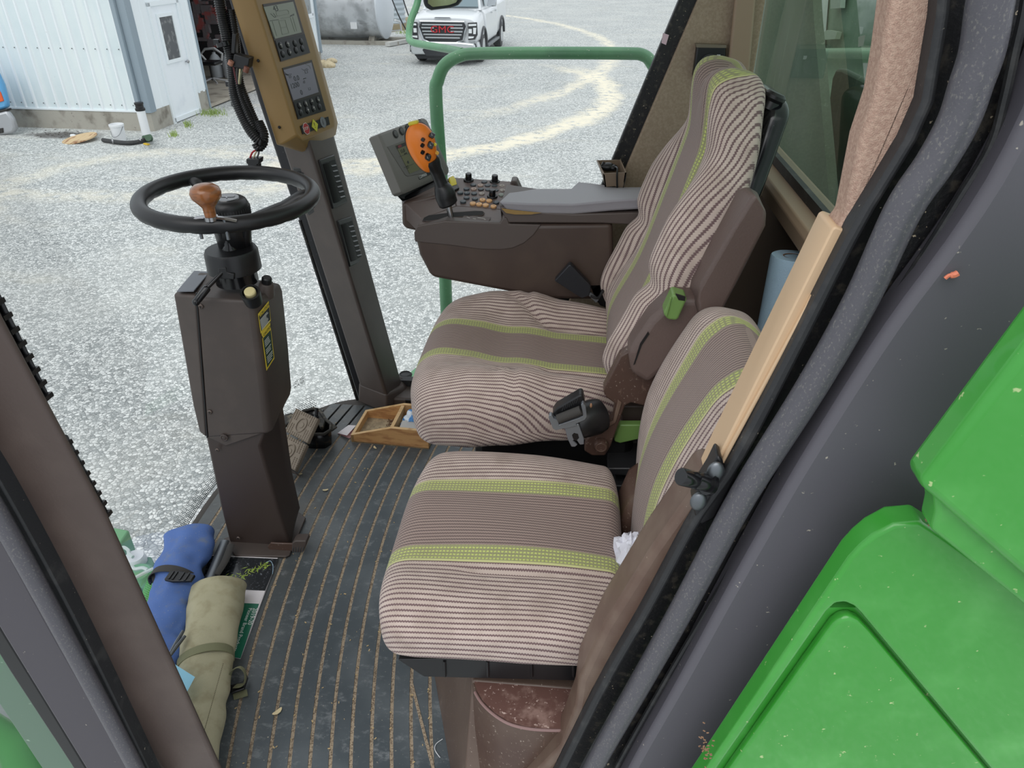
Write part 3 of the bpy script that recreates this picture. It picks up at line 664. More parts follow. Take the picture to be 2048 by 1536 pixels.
# ================================================================ CAB SHELL
def wsx(y, z=0.0):
    """x of the bowed windshield at depth y and height z"""
    c = lerp(-.62, -.765, (y-.68)/1.54); q = max(0.0, 1-((y-1.45)/.77)**2)
    return c-.385*q**.58-.2*z
ys = [.68+.77*(1-math.cos(math.pi*i/36)) for i in range(37)]
FL = [(wsx(y), y) for y in ys]+[(.47, 2.27), (.47, .66), (-.02, .66)]
g = G(); g.ext([(x, y, -.012) for x, y in FL], (0, 0, -.12))
tag(obj('floor', g, mat('cab_floor_pan', (66, 62, 58), .7)), kind='structure')
# floor mat: backing plus one rib strip per groove
MATB = mat('mat_groove_dirt', (180, 162, 138), .95, var=(240, (124, 108, 90), .45, .62), bump=(500, 1, .003))
def matmat():
    t = NT('ribbed_rubber_mat')
    c = t.mix(t.ramp(t.noise(6, 4), .4, .7), col((70, 78, 83)), col((90, 97, 101)))
    dusty = t.math('MULTIPLY', t.ramp(t.noise(9, 5), .50, .74), .5)
    o = t.sep(t.obj()); far = t.ramp(o[0], -.05, -.38)
    c = t.mix(t.math('MULTIPLY', t.math('ADD', dusty, .25), t.math('MULTIPLY', far, .8)), c, col((108, 100, 86)))
    sw = t.ramp(t.noise(26, 6, rough=.75, stretch=(1, 1.6, 1)), .53, .70)
    c = t.mix(t.math('MULTIPLY', sw, .55), c, col((140, 144, 146)))
    c = t.mix(t.math('MULTIPLY', t.ramp(t.noise(180, 2), .70, .78), .8), c, col((188, 180, 160)))
    t.put(t.b.inputs['Base Color'], c); t.put(t.b.inputs['Roughness'], t.math('ADD', .38, t.math('MULTIPLY', sw, .4)))
    t.bump(t.noise(500, 3), .2, .001); return t.m
MM = matmat()
tm = thing('floor_mat', 'black ribbed rubber floor mat with dirt packed in its curved grooves', 'floor mat', V((-.5, 1.4, -.012)))
FM = [(wsx(y)+.03, y) for y in ys[2:] if y < 2.02]+[(-.1, 2.06), (-.05, .74), (-.55, .74)]
g = G(); g.ext([(x, y, -.0014) for x, y in FM], (0, 0, -.0095)); obj('mat_backing', g, MATB, tm)
def sline(k, y): return -.244-.043*k+(y-1.55)**2/5.6
for k in range(0, 21):
    yy = [.74+1.42*i/36 for i in range(37)]; run = []
    for y in yy:
        a, b = sline(k+1, y)+.0031, sline(k, y)-.0031
        lim = wsx(y)+.016
        ok = b > lim+.004 and not (y > 1.9 and a < -.60-(2.16-y)*.9 and False)
        run.append((y, max(a, lim), b) if ok else None)
    seg = [r for r in run if r]
    if len(seg) < 3: continue
    g = G()
    g.loft([[V((a, y, -.004)), V((b, y, -.004)), V((b-.001, y, .0)), V((a+.001, y, .0))] for y, a, b in seg])
    obj('rib_strip', g, MM, tm)
g = G(); a_, b_ = at(822, 1362, Z=0), at(872, 1560, Z=0); s_ = (b_-a_).normalized().cross(UP)*.0032
g.ext([a_-s_, b_-s_, b_+s_, a_+s_], UP*.0012); obj('border_groove', g, MATB, tm)
g = G()
for i in range(420):
    k = random.randrange(0, 19); y = random.uniform(.76, 2.05); x = sline(k, y)+random.gauss(0, .0025 if i % 3 else .014)
    if x < wsx(y)+.05 or (.86 < -x < .74): continue
    s_ = random.uniform(.0008, .0026); a = random.uniform(0, 3.1)
    g.box((x, y, .001), (s_*2.4, s_, s_*.5), Matrix.Rotation(a, 3, 'Z'))
tag(obj('chaff', g, mat('chaff_flakes', (196, 172, 128), .9)), 'tan chaff and grit scattered over the floor mat grooves', 'chaff', kind='stuff')
HUSK = mat('pale_husk', (226, 208, 166), .8)
for i, (x, y, L, a, lab) in enumerate(((555, 1423, .012, .9, 'largest pale corn husk flake on the lower part of the floor mat'), (651, 980, .009, .3, 'pale husk flake on the mat near the steering column base'), (750, 895, .009, -.9, 'pale husk flake on the mat beside the wooden box'), (601, 948, .006, .2, 'small white flake on the mat beside the lower brake pedal'))):
    p = at(x, y, Z=.002); g = G(); c_ = Matrix.Rotation(a, 3, 'Z')
    ring = [p+c_ @ V((L*math.cos(q), L*.4*math.sin(q)+L*.15*math.cos(2*q), 0)) for q in [k*math.pi/5 for k in range(10)]]
    g.ext(ring, (0, 0, .0015)); tag(obj('husk_flake', g, HUSK), lab, 'husk')
g = G(); g.tube(curve([at(x, y, Z=.002) for x, y in ((885, 1478), (872, 1488), (870, 1500), (880, 1515))], 5), .0008, 5)
tag(obj('wire_bit', g, WHITE), 'thin pale curved wire bit on the mat by the seat base', 'wire')

# windows
def wgrid(name, rows, m, kind_name):
    g = G(); g.loft(rows, caps=False, closed=False)
    t = tag(obj(name, g, m), kind='structure'); return t
w1 = wgrid('window_1', [[V((wsx(y, z)+.0, y, z)) for y in ys[1:-1]] for z in [0.0, .3, .6, .9, 1.2, 1.5, 1.8]], GLASS_F, 1)
FRIT = mat('black_frit', (34, 36, 38), .6)
g = G()
for r_ in range(9):
    n_ = 210
    for i in range(n_):
        y = .78+1.36*(i+(r_ % 2)*.5)/n_; z = .006+.0062*r_; s_ = .0030*(1-.075*r_)
        dx = (wsx(y+.01, z)-wsx(y-.01, z))/.02; t_ = V((dx, 1, 0)).normalized()*s_; p = V((wsx(y, z)+.003, y, z)); u_ = V((-.2, 0, 1)).normalized()*s_
        g.face([p-t_, p-u_, p+t_, p+u_])
k_ = obj('frit_dots', g, FRIT, w1); k_['kind'] = 'stuff'
text('glass_marking', 'DOT  AS2\nM 14  43R', .013, V((wsx(2.1, .11)+.004, 2.085, .115)), V((.35, 1, 0)), V((-.2, 0, 1)), FRIT, w1, depth=.0003)
YS = 2.25
w2 = wgrid('window_2', [[V((x, YS, z)) for x in (-.74-.18*z/1.8*1.0, .45)] for z in (0.03, 1.8)], GLASS_S, 2)
w3 = wgrid('window_3', [[V((.478, y, z)) for y in (.72, 2.24)] for z in (.985, 1.8)], GLASS_R, 3)
# walls
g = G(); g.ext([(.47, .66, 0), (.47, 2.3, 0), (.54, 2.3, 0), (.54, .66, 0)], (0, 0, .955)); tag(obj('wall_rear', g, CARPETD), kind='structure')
g = G(); g.ext([(.425, .70, .945), (.425, 2.24, .945), (.432, 2.24, .988), (.50, 2.24, .994), (.50, .70, .994), (.432, .70, .988)], (0, 0, .001)); g = G()
g.ext([(.428, .70, .940), (.424, .70, .975), (.432, .70, .988), (.52, .70, .992), (.52, .70, .940)], (0, 1.54, 0)); tag(obj('trim_1', g, TANW, bevel=.003), kind='structure')
g = G(); g.ext([(.455, .70, .925), (.455, .70, .942), (.475, .70, .942), (.475, .70, .925)], (0, 1.54, 0)); tag(obj('trim_2', g, TANW), kind='structure')
g = G(); g.ext([(.465, .73, .99), (.465, .73, 1.012), (.478, .73, 1.012), (.478, .73, .99)], (0, 1.5, 0)); tag(obj('trim_3', g, RUB), kind='structure')
# right wall: low sill, quarter panel, black window edge, rear corner trim
q0 = at(1360, 0, Y=2.22); q1 = at(1228, 318, Y=2.22); sl = (q0.x-q1.x)/(q0.z-q1.z)
def qx(z, o=0): return q1.x+o+(z-q1.z)*sl
g = G(); g.ext([(qx(0, .045), 2.21, .0), (.47, 2.21, 0), (.47, 2.21, 1.8), (qx(1.8, .045), 2.21, 1.8)], (0, .08, 0))
for v in g.bm.verts:
    if v.co.y < 2.25 and v.co.x < .4: v.co.x += .0
tag(obj('wall_right', g, CARPET, bevel=.035, seg=5), kind='structure')
g = G(); g.ext([(qx(0, -.0), 2.225, .02), (qx(0, .06), 2.225, .02), (qx(1.8, .06), 2.225, 1.8), (qx(1.8, 0), 2.225, 1.8)], (0, .03, 0)); tag(obj('trim_4', g, RUBCH, bevel=.004), kind='structure')
g = G(); g.ext([at(1472, -40, Y=2.2), at(1512, -40, Y=2.2), at(1494, 170, Y=2.2), at(1478, 420, Y=2.2), at(1436, 430, Y=2.2), at(1450, 170, Y=2.2)], (0, -.02, 0)); tag(obj('trim_5', g, TANW, bevel=.006), kind='structure')
g = G(); g.ext([(-.70, 2.14, 0), (.44, 2.14, 0), (.44, 2.14, .05), (-.70, 2.14, .05)], (0, .12, 0)); tag(obj('wall_right', g, BROWN, bevel=.008), kind='structure')
sill = bpy.data.objects['wall_right.001']
g = G(); g.ext([(-.70, 2.225, .045), (.0, 2.225, .045), (.0, 2.225, .075), (-.70, 2.225, .075)], (0, .03, 0)); obj('window_gasket', g, RUB, sill)
g = G(); g.lathe([(.001, 0), (.024, 0), (.026, .006), (.02, .012), (.017, .008), (.001, .008)], at(811, 752, Z=.05), n=22); obj('screw_cap', g, RUB, sill)
g = G(); g.box(at(826, 806, Y=2.137), (.055, .006, .028)); obj('power_socket', g, BLACK, sill, bevel=.003)
# cab roof (above the frame): gives the soft shade the interior has
g = G(); g.ext([(-1.15, .82, 1.86), (-1.15, 2.2, 1.86), (.5, 2.3, 1.86), (.5, .82, 1.86)], (0, 0, .10)); tag(obj('ceiling', g, mat('headliner', (214, 204, 192), .9)), kind='structure')

# speaker, cup box, pink tag on the right rear corner
sp = thing('speaker', 'small black box speaker on the carpeted corner behind the driver seat', 'speaker', at(1388, 150, Y=2.19))
g = G(); g.ext([at(x, y, Y=2.185) for x, y in ((1394, 93), (1452, 93), (1452, 154), (1386, 154))], (0, .06, 0)); obj('case', g, BLACK, sp, bevel=.004)
g = G(); g.ext([at(x, y, Y=2.185) for x, y in ((1392, 88), (1453, 90), (1453, 96), (1393, 95))], (0, .06, 0)); obj('top_edge', g, mat('speaker_lit_edge', (120, 110, 94), .5), sp)  # paler strip: light on the black case's top edge, painted as colour
g = G(); g.lathe([(.001, 0), (.024, 0), (.026, -.004), (.022, -.005), (.019, -.002), (.001, -.001)], at(1418, 128, Y=2.184), (0, 1, 0), 24); obj('speaker_ring', g, RUB, sp)
g = G(); g.box(at(1437, 113, Y=2.183), (.009, .002, .009)); obj('badge', g, WHITE, sp)
cup = thing('cup_box', 'tan open box on the side wall holding a black plug', 'holder', at(1222, 370, Y=2.17))
cbm = mat('cup_box_tan', (128, 110, 92), .5)
a0, a1, a2, a3 = at(1206, 347, Y=2.09), at(1253, 345, Y=2.09), at(1246, 388, Y=2.09), at(1212, 390, Y=2.09)
b0, b1 = at(1193, 321, Y=2.20), at(1242, 320, Y=2.20); b2, b3 = V((a2.x, 2.2, a2.z)), V((a3.x, 2.2, a3.z)); th = V((.004, 0, 0))
g = G(); g.ext([a0, a1, a2, a3], (0, .004, 0)); obj('front_panel', g, cbm, cup)
g = G(); g.ext([b0, b1, b2, b3], (0, .004, 0)); obj('back_panel', g, cbm, cup)
g = G(); g.ext([a0, a3, b3, b0], th); obj('side_panel', g, cbm, cup)
g = G(); g.ext([a1, a2, b2, b1], -th); obj('side_panel', g, cbm, cup)
g = G(); g.ext([a3+UP*.02, a2+UP*.02, b2+UP*.02, b3+UP*.02], V((0, 0, .004))); obj('bottom', g, cbm, cup)
plug = thing('charger_plug', 'black plug with a cord inside the tan wall box', 'plug', at(1220, 345, Y=2.17))
g = G(); g.ball(at(1216, 334, Y=2.15), .016, (1.3, 1, .8)); g.ball(at(1227, 336, Y=2.145), .012, (1.1, 1, .8)); g.tube([at(1204, 327, Y=2.15), at(1212, 332, Y=2.15)], .007, 8); obj('plug_body', g, BLACK, plug)
g = G(); g.tube(curve([at(1228, 335, Y=2.14), at(1235, 336, Y=2.10), at(1234, 350, Y=2.083), at(1235, 385, Y=2.083), at(1238, 410, Y=2.09)], 5), .0028, 6); g.tube(curve([at(1252, 350, Y=2.085), at(1250, 362, Y=2.084), at(1242, 390, Y=2.083)], 4), .0012, 5); obj('cord', g, BLACK, plug)
g = G(); g.ext([at(x, y, Y=2.21) for x, y in ((1326, 66), (1338, 70), (1332, 90), (1323, 86))], (0, .002, 0)); tag(obj('paper_tag', g, mat('pink_tag', (226, 196, 206), .7)), 'small pink tag stuck to the black side window edge', 'tag')

# behind the rear window: grain tank wall, side deck
t_ = thing('grain_tank_wall', 'dark green machine panels seen through the rear window', 'panel', V((.9, 1.6, .2)))
TKD = mat('dusty_tank_paint', (78, 94, 78), .6, var=(3, (92, 106, 90), .4, .7), scratch=((60, 60, 4), (126, 136, 120), .6, .75), speck=(60, (150, 156, 140), .7, .8))
XB = .78
g = G(); g.ext([at(x, y, X=XB) for x, y in ((1380, -60), (1622, -60), (1628, 40), (1652, 320), (1668, 520), (1400, 520))], (.03, 0, 0)); obj('near_panel', g, TKD, t_)
g = G(); g.ext([at(x, y, X=XB+.12) for x, y in ((1654, 420), (1658, 200), (1664, 155), (1672, 137), (1684, 138), (1760, 175), (1860, 225), (1860, 520), (1660, 520))], (.03, 0, 0)); obj('rear_panel', g, TKD, t_, bevel=.01)
LG = mat('pale_machine_green', (150, 178, 152), .5, var=(5, (168, 192, 166), .4, .7), speck=(40, (190, 200, 180), .7, .8))
g = G(); g.ext([at(x, y, X=1.6) for x, y in ((1600, 100), (1900, 100), (1900, 420), (1600, 420))], (.04, 0, 0)); obj('deck_side', g, LG, t_)
g = G(); g.tube([at(1600, 106, X=1.55), at(1900, 108, X=1.55)], .03, 12); obj('deck_rail', g, LG, t_)
g = G(); g.ext([at(x, y, X=1.62) for x, y in ((1640, -60), (1900, -60), (1900, 100), (1630, 100))], (.04, 0, 0)); obj('upper_panel', g, mat('dim_machine_green', (128, 152, 130), .5, var=(7, (146, 166, 146), .4, .7)), t_)
g = G(); g.ext([at(x, y, X=1.58) for x, y in ((1640, -60), (1652, -60), (1640, 98), (1630, 98))], (.03, 0, 0)); obj('white_post', g, WHITE, t_)
g = G(); g.ext([at(x, y, X=1.6) for x, y in ((1672, -40), (1694, -40), (1690, 16), (1670, 18))], (-.03, 0, 0)); obj('decal', g, mat('decal_grey', (176, 186, 178), .5), t_)
g = G(); g.ext([at(x, y, X=1.6) for x, y in ((1650, 68), (1664, 60), (1684, 64), (1680, 78), (1656, 80))], (-.03, 0, 0)); obj('decal', g, mat('decal_pale', (186, 196, 182), .5), t_)

# ---------------------------------------------------------------- DOOR OPENING, rear edge
YD = .70
def dz_ext(name, l, Y, dy, m, bev=.004, par=None, **k):
    g = G(); g.ext([at(x, y, Y=Y) for x, y in l], (0, dy, 0)); return obj(name, g, m, par, bevel=bev, **k)
tag(dz_ext('trim_6', [(1790, -60), (1884, -60), (1876, 30), (1862, 110), (1841, 225), (1812, 280), (1782, 330), (1740, 400), (1703, 470), (1660, 470), (1690, 440), (1702, 380), (1722, 280), (1752, 190), (1768, 100)], YD, .04, CARPETP, .015, seg=4), kind='structure')
dz_l = [(1664, 458), (1672, 453), (1701, 464), (1698, 474), (1468, 915), (1440, 975), (1404, 985), (1436, 915)]
tr7 = dz_ext('trim_7', dz_l, YD-.004, .05, TANTRIM, .004); tag(tr7, kind='structure')
dz_ext('trim_ridge', [(1692, 466), (1698, 468), (1445, 935), (1436, 935)], YD-.009, .006, TANTRIM, .002, tr7)
tag(dz_ext('trim_8', [(1404, 960), (1442, 960), (1399, 1024), (1369, 1072), (1288, 1222), (1202, 1371), (1138, 1500), (1080, 1610), (1010, 1610), (1120, 1500), (1150, 1420), (1158, 1362), (1176, 1322), (1207, 1256), (1303, 1102)], YD, .07, BRNMET, .012, seg=3), kind='structure')
jamb = thing('door_jamb', 'black rubber lined edge of the open cab doorway', 'door frame', at(1400, 1100, Y=YD))
Lc = [(1884, -60), (1876, 30), (1862, 110), (1841, 225), (1812, 280), (1782, 330), (1701, 464), (1586, 690), (1468, 915), (1399, 1024), (1369, 1072), (1288, 1222), (1202, 1371), (1119, 1536), (1080, 1610)]
Sc = [(1996, -60), (1981, 0), (1965, 98), (1942, 169), (1916, 244), (1870, 326), (1805, 423), (1722, 600), (1622, 776), (1488, 988), (1399, 1153), (1339, 1264), (1279, 1371), (1194, 1521), (1150, 1610)]
Gc = [(2120, 60), (2080, 160), (2048, 241), (1980, 370), (1893, 500), (1764, 675), (1602, 931), (1501, 1107), (1442, 1213), (1356, 1371), (1271, 1521), (1225, 1610)]
def strip(name, A, B, Y0, m, par, depth=.03, bev=0, yb=None):
    """solid band between two outlines given in the plane Y0"""
    n = 40
    ca = curve([at(x, y, Y=Y0) for x, y in A], 6); cb = curve([at(x, y, Y=Y0) for x, y in B], 6)
    def rs(c):
        L = [0]
        for i in range(1, len(c)): L.append(L[-1]+(c[i]-c[i-1]).length)
        o = []
        for k in range(n):
            t = L[-1]*k/(n-1); i = 0
            while i < len(L)-2 and L[i+1] < t: i += 1
            o.append(c[i].lerp(c[i+1], (t-L[i])/max(L[i+1]-L[i], 1e-9)))
        return o
    A_, B_ = rs(ca), rs(cb); D = V((0, depth, 0))
    g = G(); g.loft([[a, b, b+D, a+D] for a, b in zip(A_, B_)]); return obj(name, g, m, par, bevel=bev)
# lip seal on the trim edge, sooty channel, tube seal, outer channel
L2 = [(x+26-8*(i > 8), y) for i, (x, y) in enumerate(Lc)]
strip('lip_seal', Lc, L2, YD-.022, RUB, jamb, .03, .004)
strip('inner_channel', [(x+14, y) for x, y in Lc], [(x+30, y) for x, y in Sc], YD, RUBCH, jamb, .03)
g = G(); c_ = curve([at(x, y, Y=YD-.035) for x, y in Sc], 5); n_ = len(c_)
g.tube(c_, [lerp(.0172, .0150, i/(n_-1)) for i in range(n_)], 16); obj('tube_seal', g, RUBSEAL, jamb)
g = G(); c_ = curve([at(x-19, y, Y=YD-.028) for x, y in Sc], 5); g.tube(c_, .006, 8); obj('seal_lip', g, RUB, jamb)
strip('outer_channel', [(x+8, y) for x, y in Sc], [(2300, -60)]+[(x+20, y) for x, y in Gc], YD-.004, RUBCH, jamb, .03)
Rd = [(2060, -60), (2048, 20), (2030, 100), (2008, 200), (1981, 293), (1922, 391), (1854, 500), (1700, 730), (1560, 965), (1450, 1160), (1340, 1345), (1240, 1521), (1195, 1610)]
g = G(); c_ = curve([at(x, y, Y=YD-.02) for x, y in Rd], 5); g.tube(c_, .0042, 8); obj('channel_ridge', g, RUB, jamb)
gp_ = strip('grey_door_trim', Gc, [(2400, 60), (2330, 300), (2230, 560), (2100, 760), (1990, 960), (1900, 1100), (1800, 1260), (1700, 1420), (1620, 1560), (1560, 1640)], YD-.05, GREYP, None, .05, .010)
tag(gp_, 'dark grey trim panel between the door seal and the green body', 'trim panel')
# striker pin
st_ = thing('door_striker', 'black door striker pin bolted to the doorway edge', 'striker', at(1410, 960, Y=YD))
YK = YD-.03
g = G(); g.ext([at(x, y, Y=YK+.01) for x, y in ((1436, 912), (1446, 920), (1449, 940), (1478, 945), (1474, 955), (1432, 1038), (1404, 1052), (1392, 1040), (1386, 1010), (1392, 990), (1420, 945))], (0, .03, 0)); obj('bracket', g, BLACK, st_, bevel=.006, seg=3)
a, b = at(1361, 953, Y=YK-.015), at(1414, 966, Y=YK+.0)
g = G(); g.tube([a, a.lerp(b, .03), a.lerp(b, .5), a.lerp(b, .52), a.lerp(b, .58), a.lerp(b, .6), b], [.0095, .0103, .0103, .0097, .0097, .0103, .0103], 20); obj('pin', g, BLACKG, st_)
g = G(); g.tube([b, b+(b-a)*.12], .014, 18); obj('pin_collar', g, BLACKG, st_)
for x, y in ((1431, 943), (1397, 1003)):
    g = G(); g.ball(at(x, y, Y=YK+.004), .010, (1.0, .55, 1.35)); obj('bolt_head', g, DSTEEL, st_)

# ---------------------------------------------------------------- green body panels outside the door
YG = .56
bd = thing('lower_body_panel', 'glossy green body panel with a recessed hatch, lower right', 'body panel', at(1700, 1500, Y=YG))
o_ = [(1220, 1800), (1398, 1536), (1572, 1275), (1690, 1098), (1712, 1074), (1737, 1053), (1778, 1031), (1831, 1026), (1870, 1052), (2060, 1188), (2400, 1430), (2600, 1800), (2200, 1800), (1722, 1228), (1708, 1214), (1690, 1206), (1672, 1208), (1655, 1224), (1614, 1283), (1449, 1518), (1260, 1790)]
g = G(); g.ext([at(x, y, Y=YG+(.026 if i < 10 else 0))*1 for i, (x, y) in enumerate(o_)], (0, 0, 0)) if False else g.ext([V((p.x, YG, p.z)) for p in [at(x, y, Y=YG+(.014 if i < 10 else 0)) for i, (x, y) in enumerate(o_)]], (0, .03, 0)); obj('frame_panel', g, GREEN, bd, bevel=.009, seg=5)
i_ = [(1310, 1760), (1459, 1538), (1604, 1333), (1664, 1250), (1680, 1238), (1700, 1234), (1718, 1242), (1740, 1264), (1973, 1540), (2160, 1770)]
g = G(); g.ext([at(x, y, Y=YG+.003) for x, y in i_], (0, .014, 0)); obj('hatch', g, GREEN, bd, bevel=.006, seg=4)
g = G(); g.ext([at(x, y, Y=YG+.016) for x, y in ((1240, 1790), (1640, 1215), (1740, 1215), (2260, 1800))], (0, .01, 0)); obj('recess', g, GREEN, bd)
CHIP = mat('paint_chip', (206, 226, 206), .6)
g = G()
for l in (((1736, 1500), (1752, 1478), (1745, 1508)), ((1768, 1475), (1776, 1462), (1774, 1482)), ((1708, 1300), (1716, 1285), (1710, 1302)), ((1604, 1360), (1608, 1352), (1606, 1366)), ((1728, 1532), (1738, 1510), (1732, 1536))):
    g.ext([at(x, y, Y=YG+.0055) for x, y in l], (0, .002, 0))
k_ = obj('paint_chips', g, CHIP, bd); k_['kind'] = 'stuff'
bu = thing('upper_body_panel', 'glossy green body panel with a stepped lower edge, right side', 'body panel', at(1950, 950, Y=.48))
g = G()
p_ = [(1806, 924), (2300, 250), (2500, 1300), (1846, 984)]
g = G(); F_ = [at(x, y, Y=.50) for x, y in ((1806, 924), (2300, 250), (2500, 900), (2400, 1185), (2048, 948+152), (1846, 952))]
F_ = [V((p.x, .50, p.z)) for p in [at(x, y, Y=.535) for x, y in ((1808, 922), (2300, 250), (2700, 1200), (2300, 1320), (2048, 1132))]]
g.ext(F_, (0, .035, 0)); obj('face_panel', g, GREEN, bu, bevel=.008, seg=4)
g = G(); g.ext([V((p.x, .515, p.z)) for p in [at(x, y, Y=.545) for x, y in ((1840, 930), (2300, 700), (2700, 1300), (2300, 1375), (2048, 1188), (1838, 1018), (1846, 982))]], (0, .03, 0)); obj('stepped_edge', g, GREEN, bu, bevel=.005, seg=3)
g = G()
for i in range(60):
    t0 = random.random(); p = at(1690+250*t0*1.2+random.gauss(0, 5), 1050+ 0*t0, Y=YG) if False else at(lerp(1850, 2048, t0)+random.gauss(0, 4), lerp(1036, 1182, t0)+random.gauss(0, 3), Y=YG-.004)
    g.box(p, (random.uniform(.001, .005), .001, random.uniform(.0005, .0015)), Matrix.Rotation(random.uniform(-1, 1), 3, 'Y'))
for i in range(40):
    p = at(random.gauss(1412, 8), random.gauss(1500, 22), Y=YG-.006); g.box(p, (.003, .001, .0012), Matrix.Rotation(random.uniform(-1, 1), 3, 'Y'))
tag(obj('chaff_flecks', g, mat('fleck_tan', (150, 116, 90), .9)), 'tan chaff flecks caught along the green panel seams', 'chaff', kind='stuff')
g = G(); g.tube(curve([at(x, y, Y=YD-.056) for x, y in ((1890, 557), (1898, 551), (1908, 550), (1916, 546))], 4), [.0018]*6+[.003]*7, 7); tag(obj('larva', g, mat('orange_bug', (226, 130, 100), .6)), 'tiny orange bug husk on the dark grey trim panel', 'bug')

# ---------------------------------------------------------------- DOOR OPENING, front pillar
t9 = dz_ext('trim_9', [(-380, -30), (-90, 478), (0, 650), (205, 1030), (436, 1536), (470, 1610), (330, 1600), (295, 1536), (0, 966), (-90, 830), (-480, 180)], YD, .012, mat('brown_pillar', (76, 64, 59), .45, var=(7, (86, 74, 68), .4, .7), speck=(130, (140, 126, 116), .76, .84), bump=(180, .25, .0008)), .008, seg=3); tag(t9, kind='structure')
fj = thing('front_door_seal', 'dark rubber seal down the front edge of the doorway', 'seal', at(150, 1300, Y=YD))
strip('seal_bed', [(-480, 180), (-90, 830), (0, 966), (150, 1240), (295, 1536), (330, 1610)], [(-520, 230), (-90, 905), (0, 1058), (140, 1310), (262, 1536), (300, 1610)], YD-.025, RUB, fj, .03, .003)
g = G(); g.tube(curve([at(x, y, Y=YD-.04) for x, y in ((-500, 200), (-90, 890), (0, 1035), (140, 1290), (272, 1536), (310, 1610))], 6), .0125, 12); obj('tube_seal', g, RUBSEAL, fj)
tag(strip('front_grey_trim', [(-520, 230), (-60, 960), (0, 1070), (120, 1290), (262, 1536), (300, 1610)], [(-620, 330), (-60, 1160), (0, 1260), (80, 1390), (170, 1536), (210, 1600)], YD-.03, mat('dark_grey_trim', (72, 69, 75), .5, speck=(110, (170, 162, 150), .71, .77)), None, .05, .005), 'dark grey trim strip at the lower left, left of the seal', 'trim panel')
tag(strip('front_black_edge', [(-60, 1150), (0, 1255), (80, 1385), (172, 1536), (214, 1600)], [(-60, 1205), (0, 1312), (70, 1420), (146, 1536), (184, 1600)], YD-.02, BLACK, None, .03, .003), 'black rubber edge strip at the bottom left corner', 'trim strip')
tag(strip('faded_green_strip', [(-60, 1200), (0, 1300), (70, 1410), (150, 1536), (190, 1600)], [(-60, 1320), (0, 1410), (40, 1470), (84, 1536), (130, 1600)], YD-.0, mat('misty_green', (92, 118, 100), .35, var=(5, (84, 134, 92), .5, .7), speck=(60, (170, 190, 170), .7, .8)), None, .02, .002), 'pale green painted strip at the bottom left corner', 'trim strip')
# louvred vents on the pillar's inner side
for nm, l, cnt in (('upper', ((-30, 590), (84, 808)), 8), ('lower', ((112, 880), (205, 1042)), 8)):
    a, b = at(*l[0], Y=.713), at(*l[1], Y=.713); d = (b-a).normalized(); nrm = V((-d.z, 0, d.x))
    if nrm.x < 0: nrm = -nrm
    vt = thing('pillar_vent', nm+' black louvred air vent on the front door pillar', 'vent', b, None)
    g = G(); g.ext([a-nrm*.02, a+nrm*.004, b+nrm*.003, b-nrm*.02], (0, .006, 0)); obj('vent_frame', g, BLACK, vt, bevel=.003)
    L = (b-a).length
    for i in range(cnt):
        p = a+d*(L*(i+.5)/cnt); g = G(); g.ext([p+nrm*-.01, p+nrm*.009, p+nrm*.009+d*.006, p+nrm*-.01+d*.006], (0, .014, 0)); obj('louvre', g, BLACK, vt)
    g = G(); g.ext([a-nrm*.02, a+nrm*.008, b+nrm*.004, b-nrm*.02], (0, .006, 0)); 
    for v in g.bm.verts: v.co.y += .008
    obj('vent_frame', g, BLACK, vt, bevel=.003)
# ================================================================ STEERING COLUMN
colm = thing('steering_column', 'brown plastic steering column with caution stickers standing on the floor mat', 'steering column', at(520, 1095, Z=0))
def PT(x, y, Y): return at(x, y, Y=Y)
YN, YB = 1.42, 1.53
# main cover: near face, bevelled ridge, side face
def ringc(l, r, r2, dl=0):
    a = PT(*l, YN); b = PT(*r, YN); c = PT(*r2, YN+.075)
    d = V((c.x, YB+.03, c.z)); e = V((a.x, YB+.03, a.z))
    return [a, b, V((b.x+.012, YN+.012, b.z)), c, d, e]
g = G(); g.loft([ringc((394, 596), (498, 602), (540, 588)), ringc((393, 612), (504, 628), (546, 604)), ringc((404, 740), (520, 750), (558, 710)), ringc((413, 862), (531, 858), (566, 800)), ringc((415, 876), (534, 868), (563, 818))])
obj('main_cover', g, BROWN, colm, bevel=.007, seg=4)
g = G(); g.ext([PT(x, y, YN+.002) for x, y in ((414, 874), (534, 864), (452, 893))], (0, .06, 0)); obj('cover_tongue', g, BROWN, colm, bevel=.003)
g = G(); g.loft([[PT(346, 588, YN+.012), PT(391, 592, YN), V((PT(391, 592, YN).x, YB+.02, PT(391, 592, YN).z)), V((PT(346, 588, YN).x, YB+.02, PT(346, 588, YN).z))],
                 [PT(385, 810, YN+.012), PT(408, 812, YN), V((PT(408, 812, YN).x, YB+.02, PT(408, 812, YN).z)), V((PT(385, 810, YN).x, YB+.02, PT(385, 810, YN).z))],
                 [PT(398, 864, YN+.012), PT(412, 876, YN), V((PT(412, 876, YN).x, YB+.02, PT(412, 876, YN).z)), V((PT(398, 864, YN).x, YB+.02, PT(398, 864, YN).z))]])
obj('side_cover', g, BROWN, colm, bevel=.006, seg=3)
g = G(); g.ext([PT(391, 586, YN-.0008), PT(393, 586, YN-.0008), PT(415, 876, YN-.0008), PT(413, 876, YN-.0008)], (0, .004, 0)); obj('seam', g, BLACK, colm)
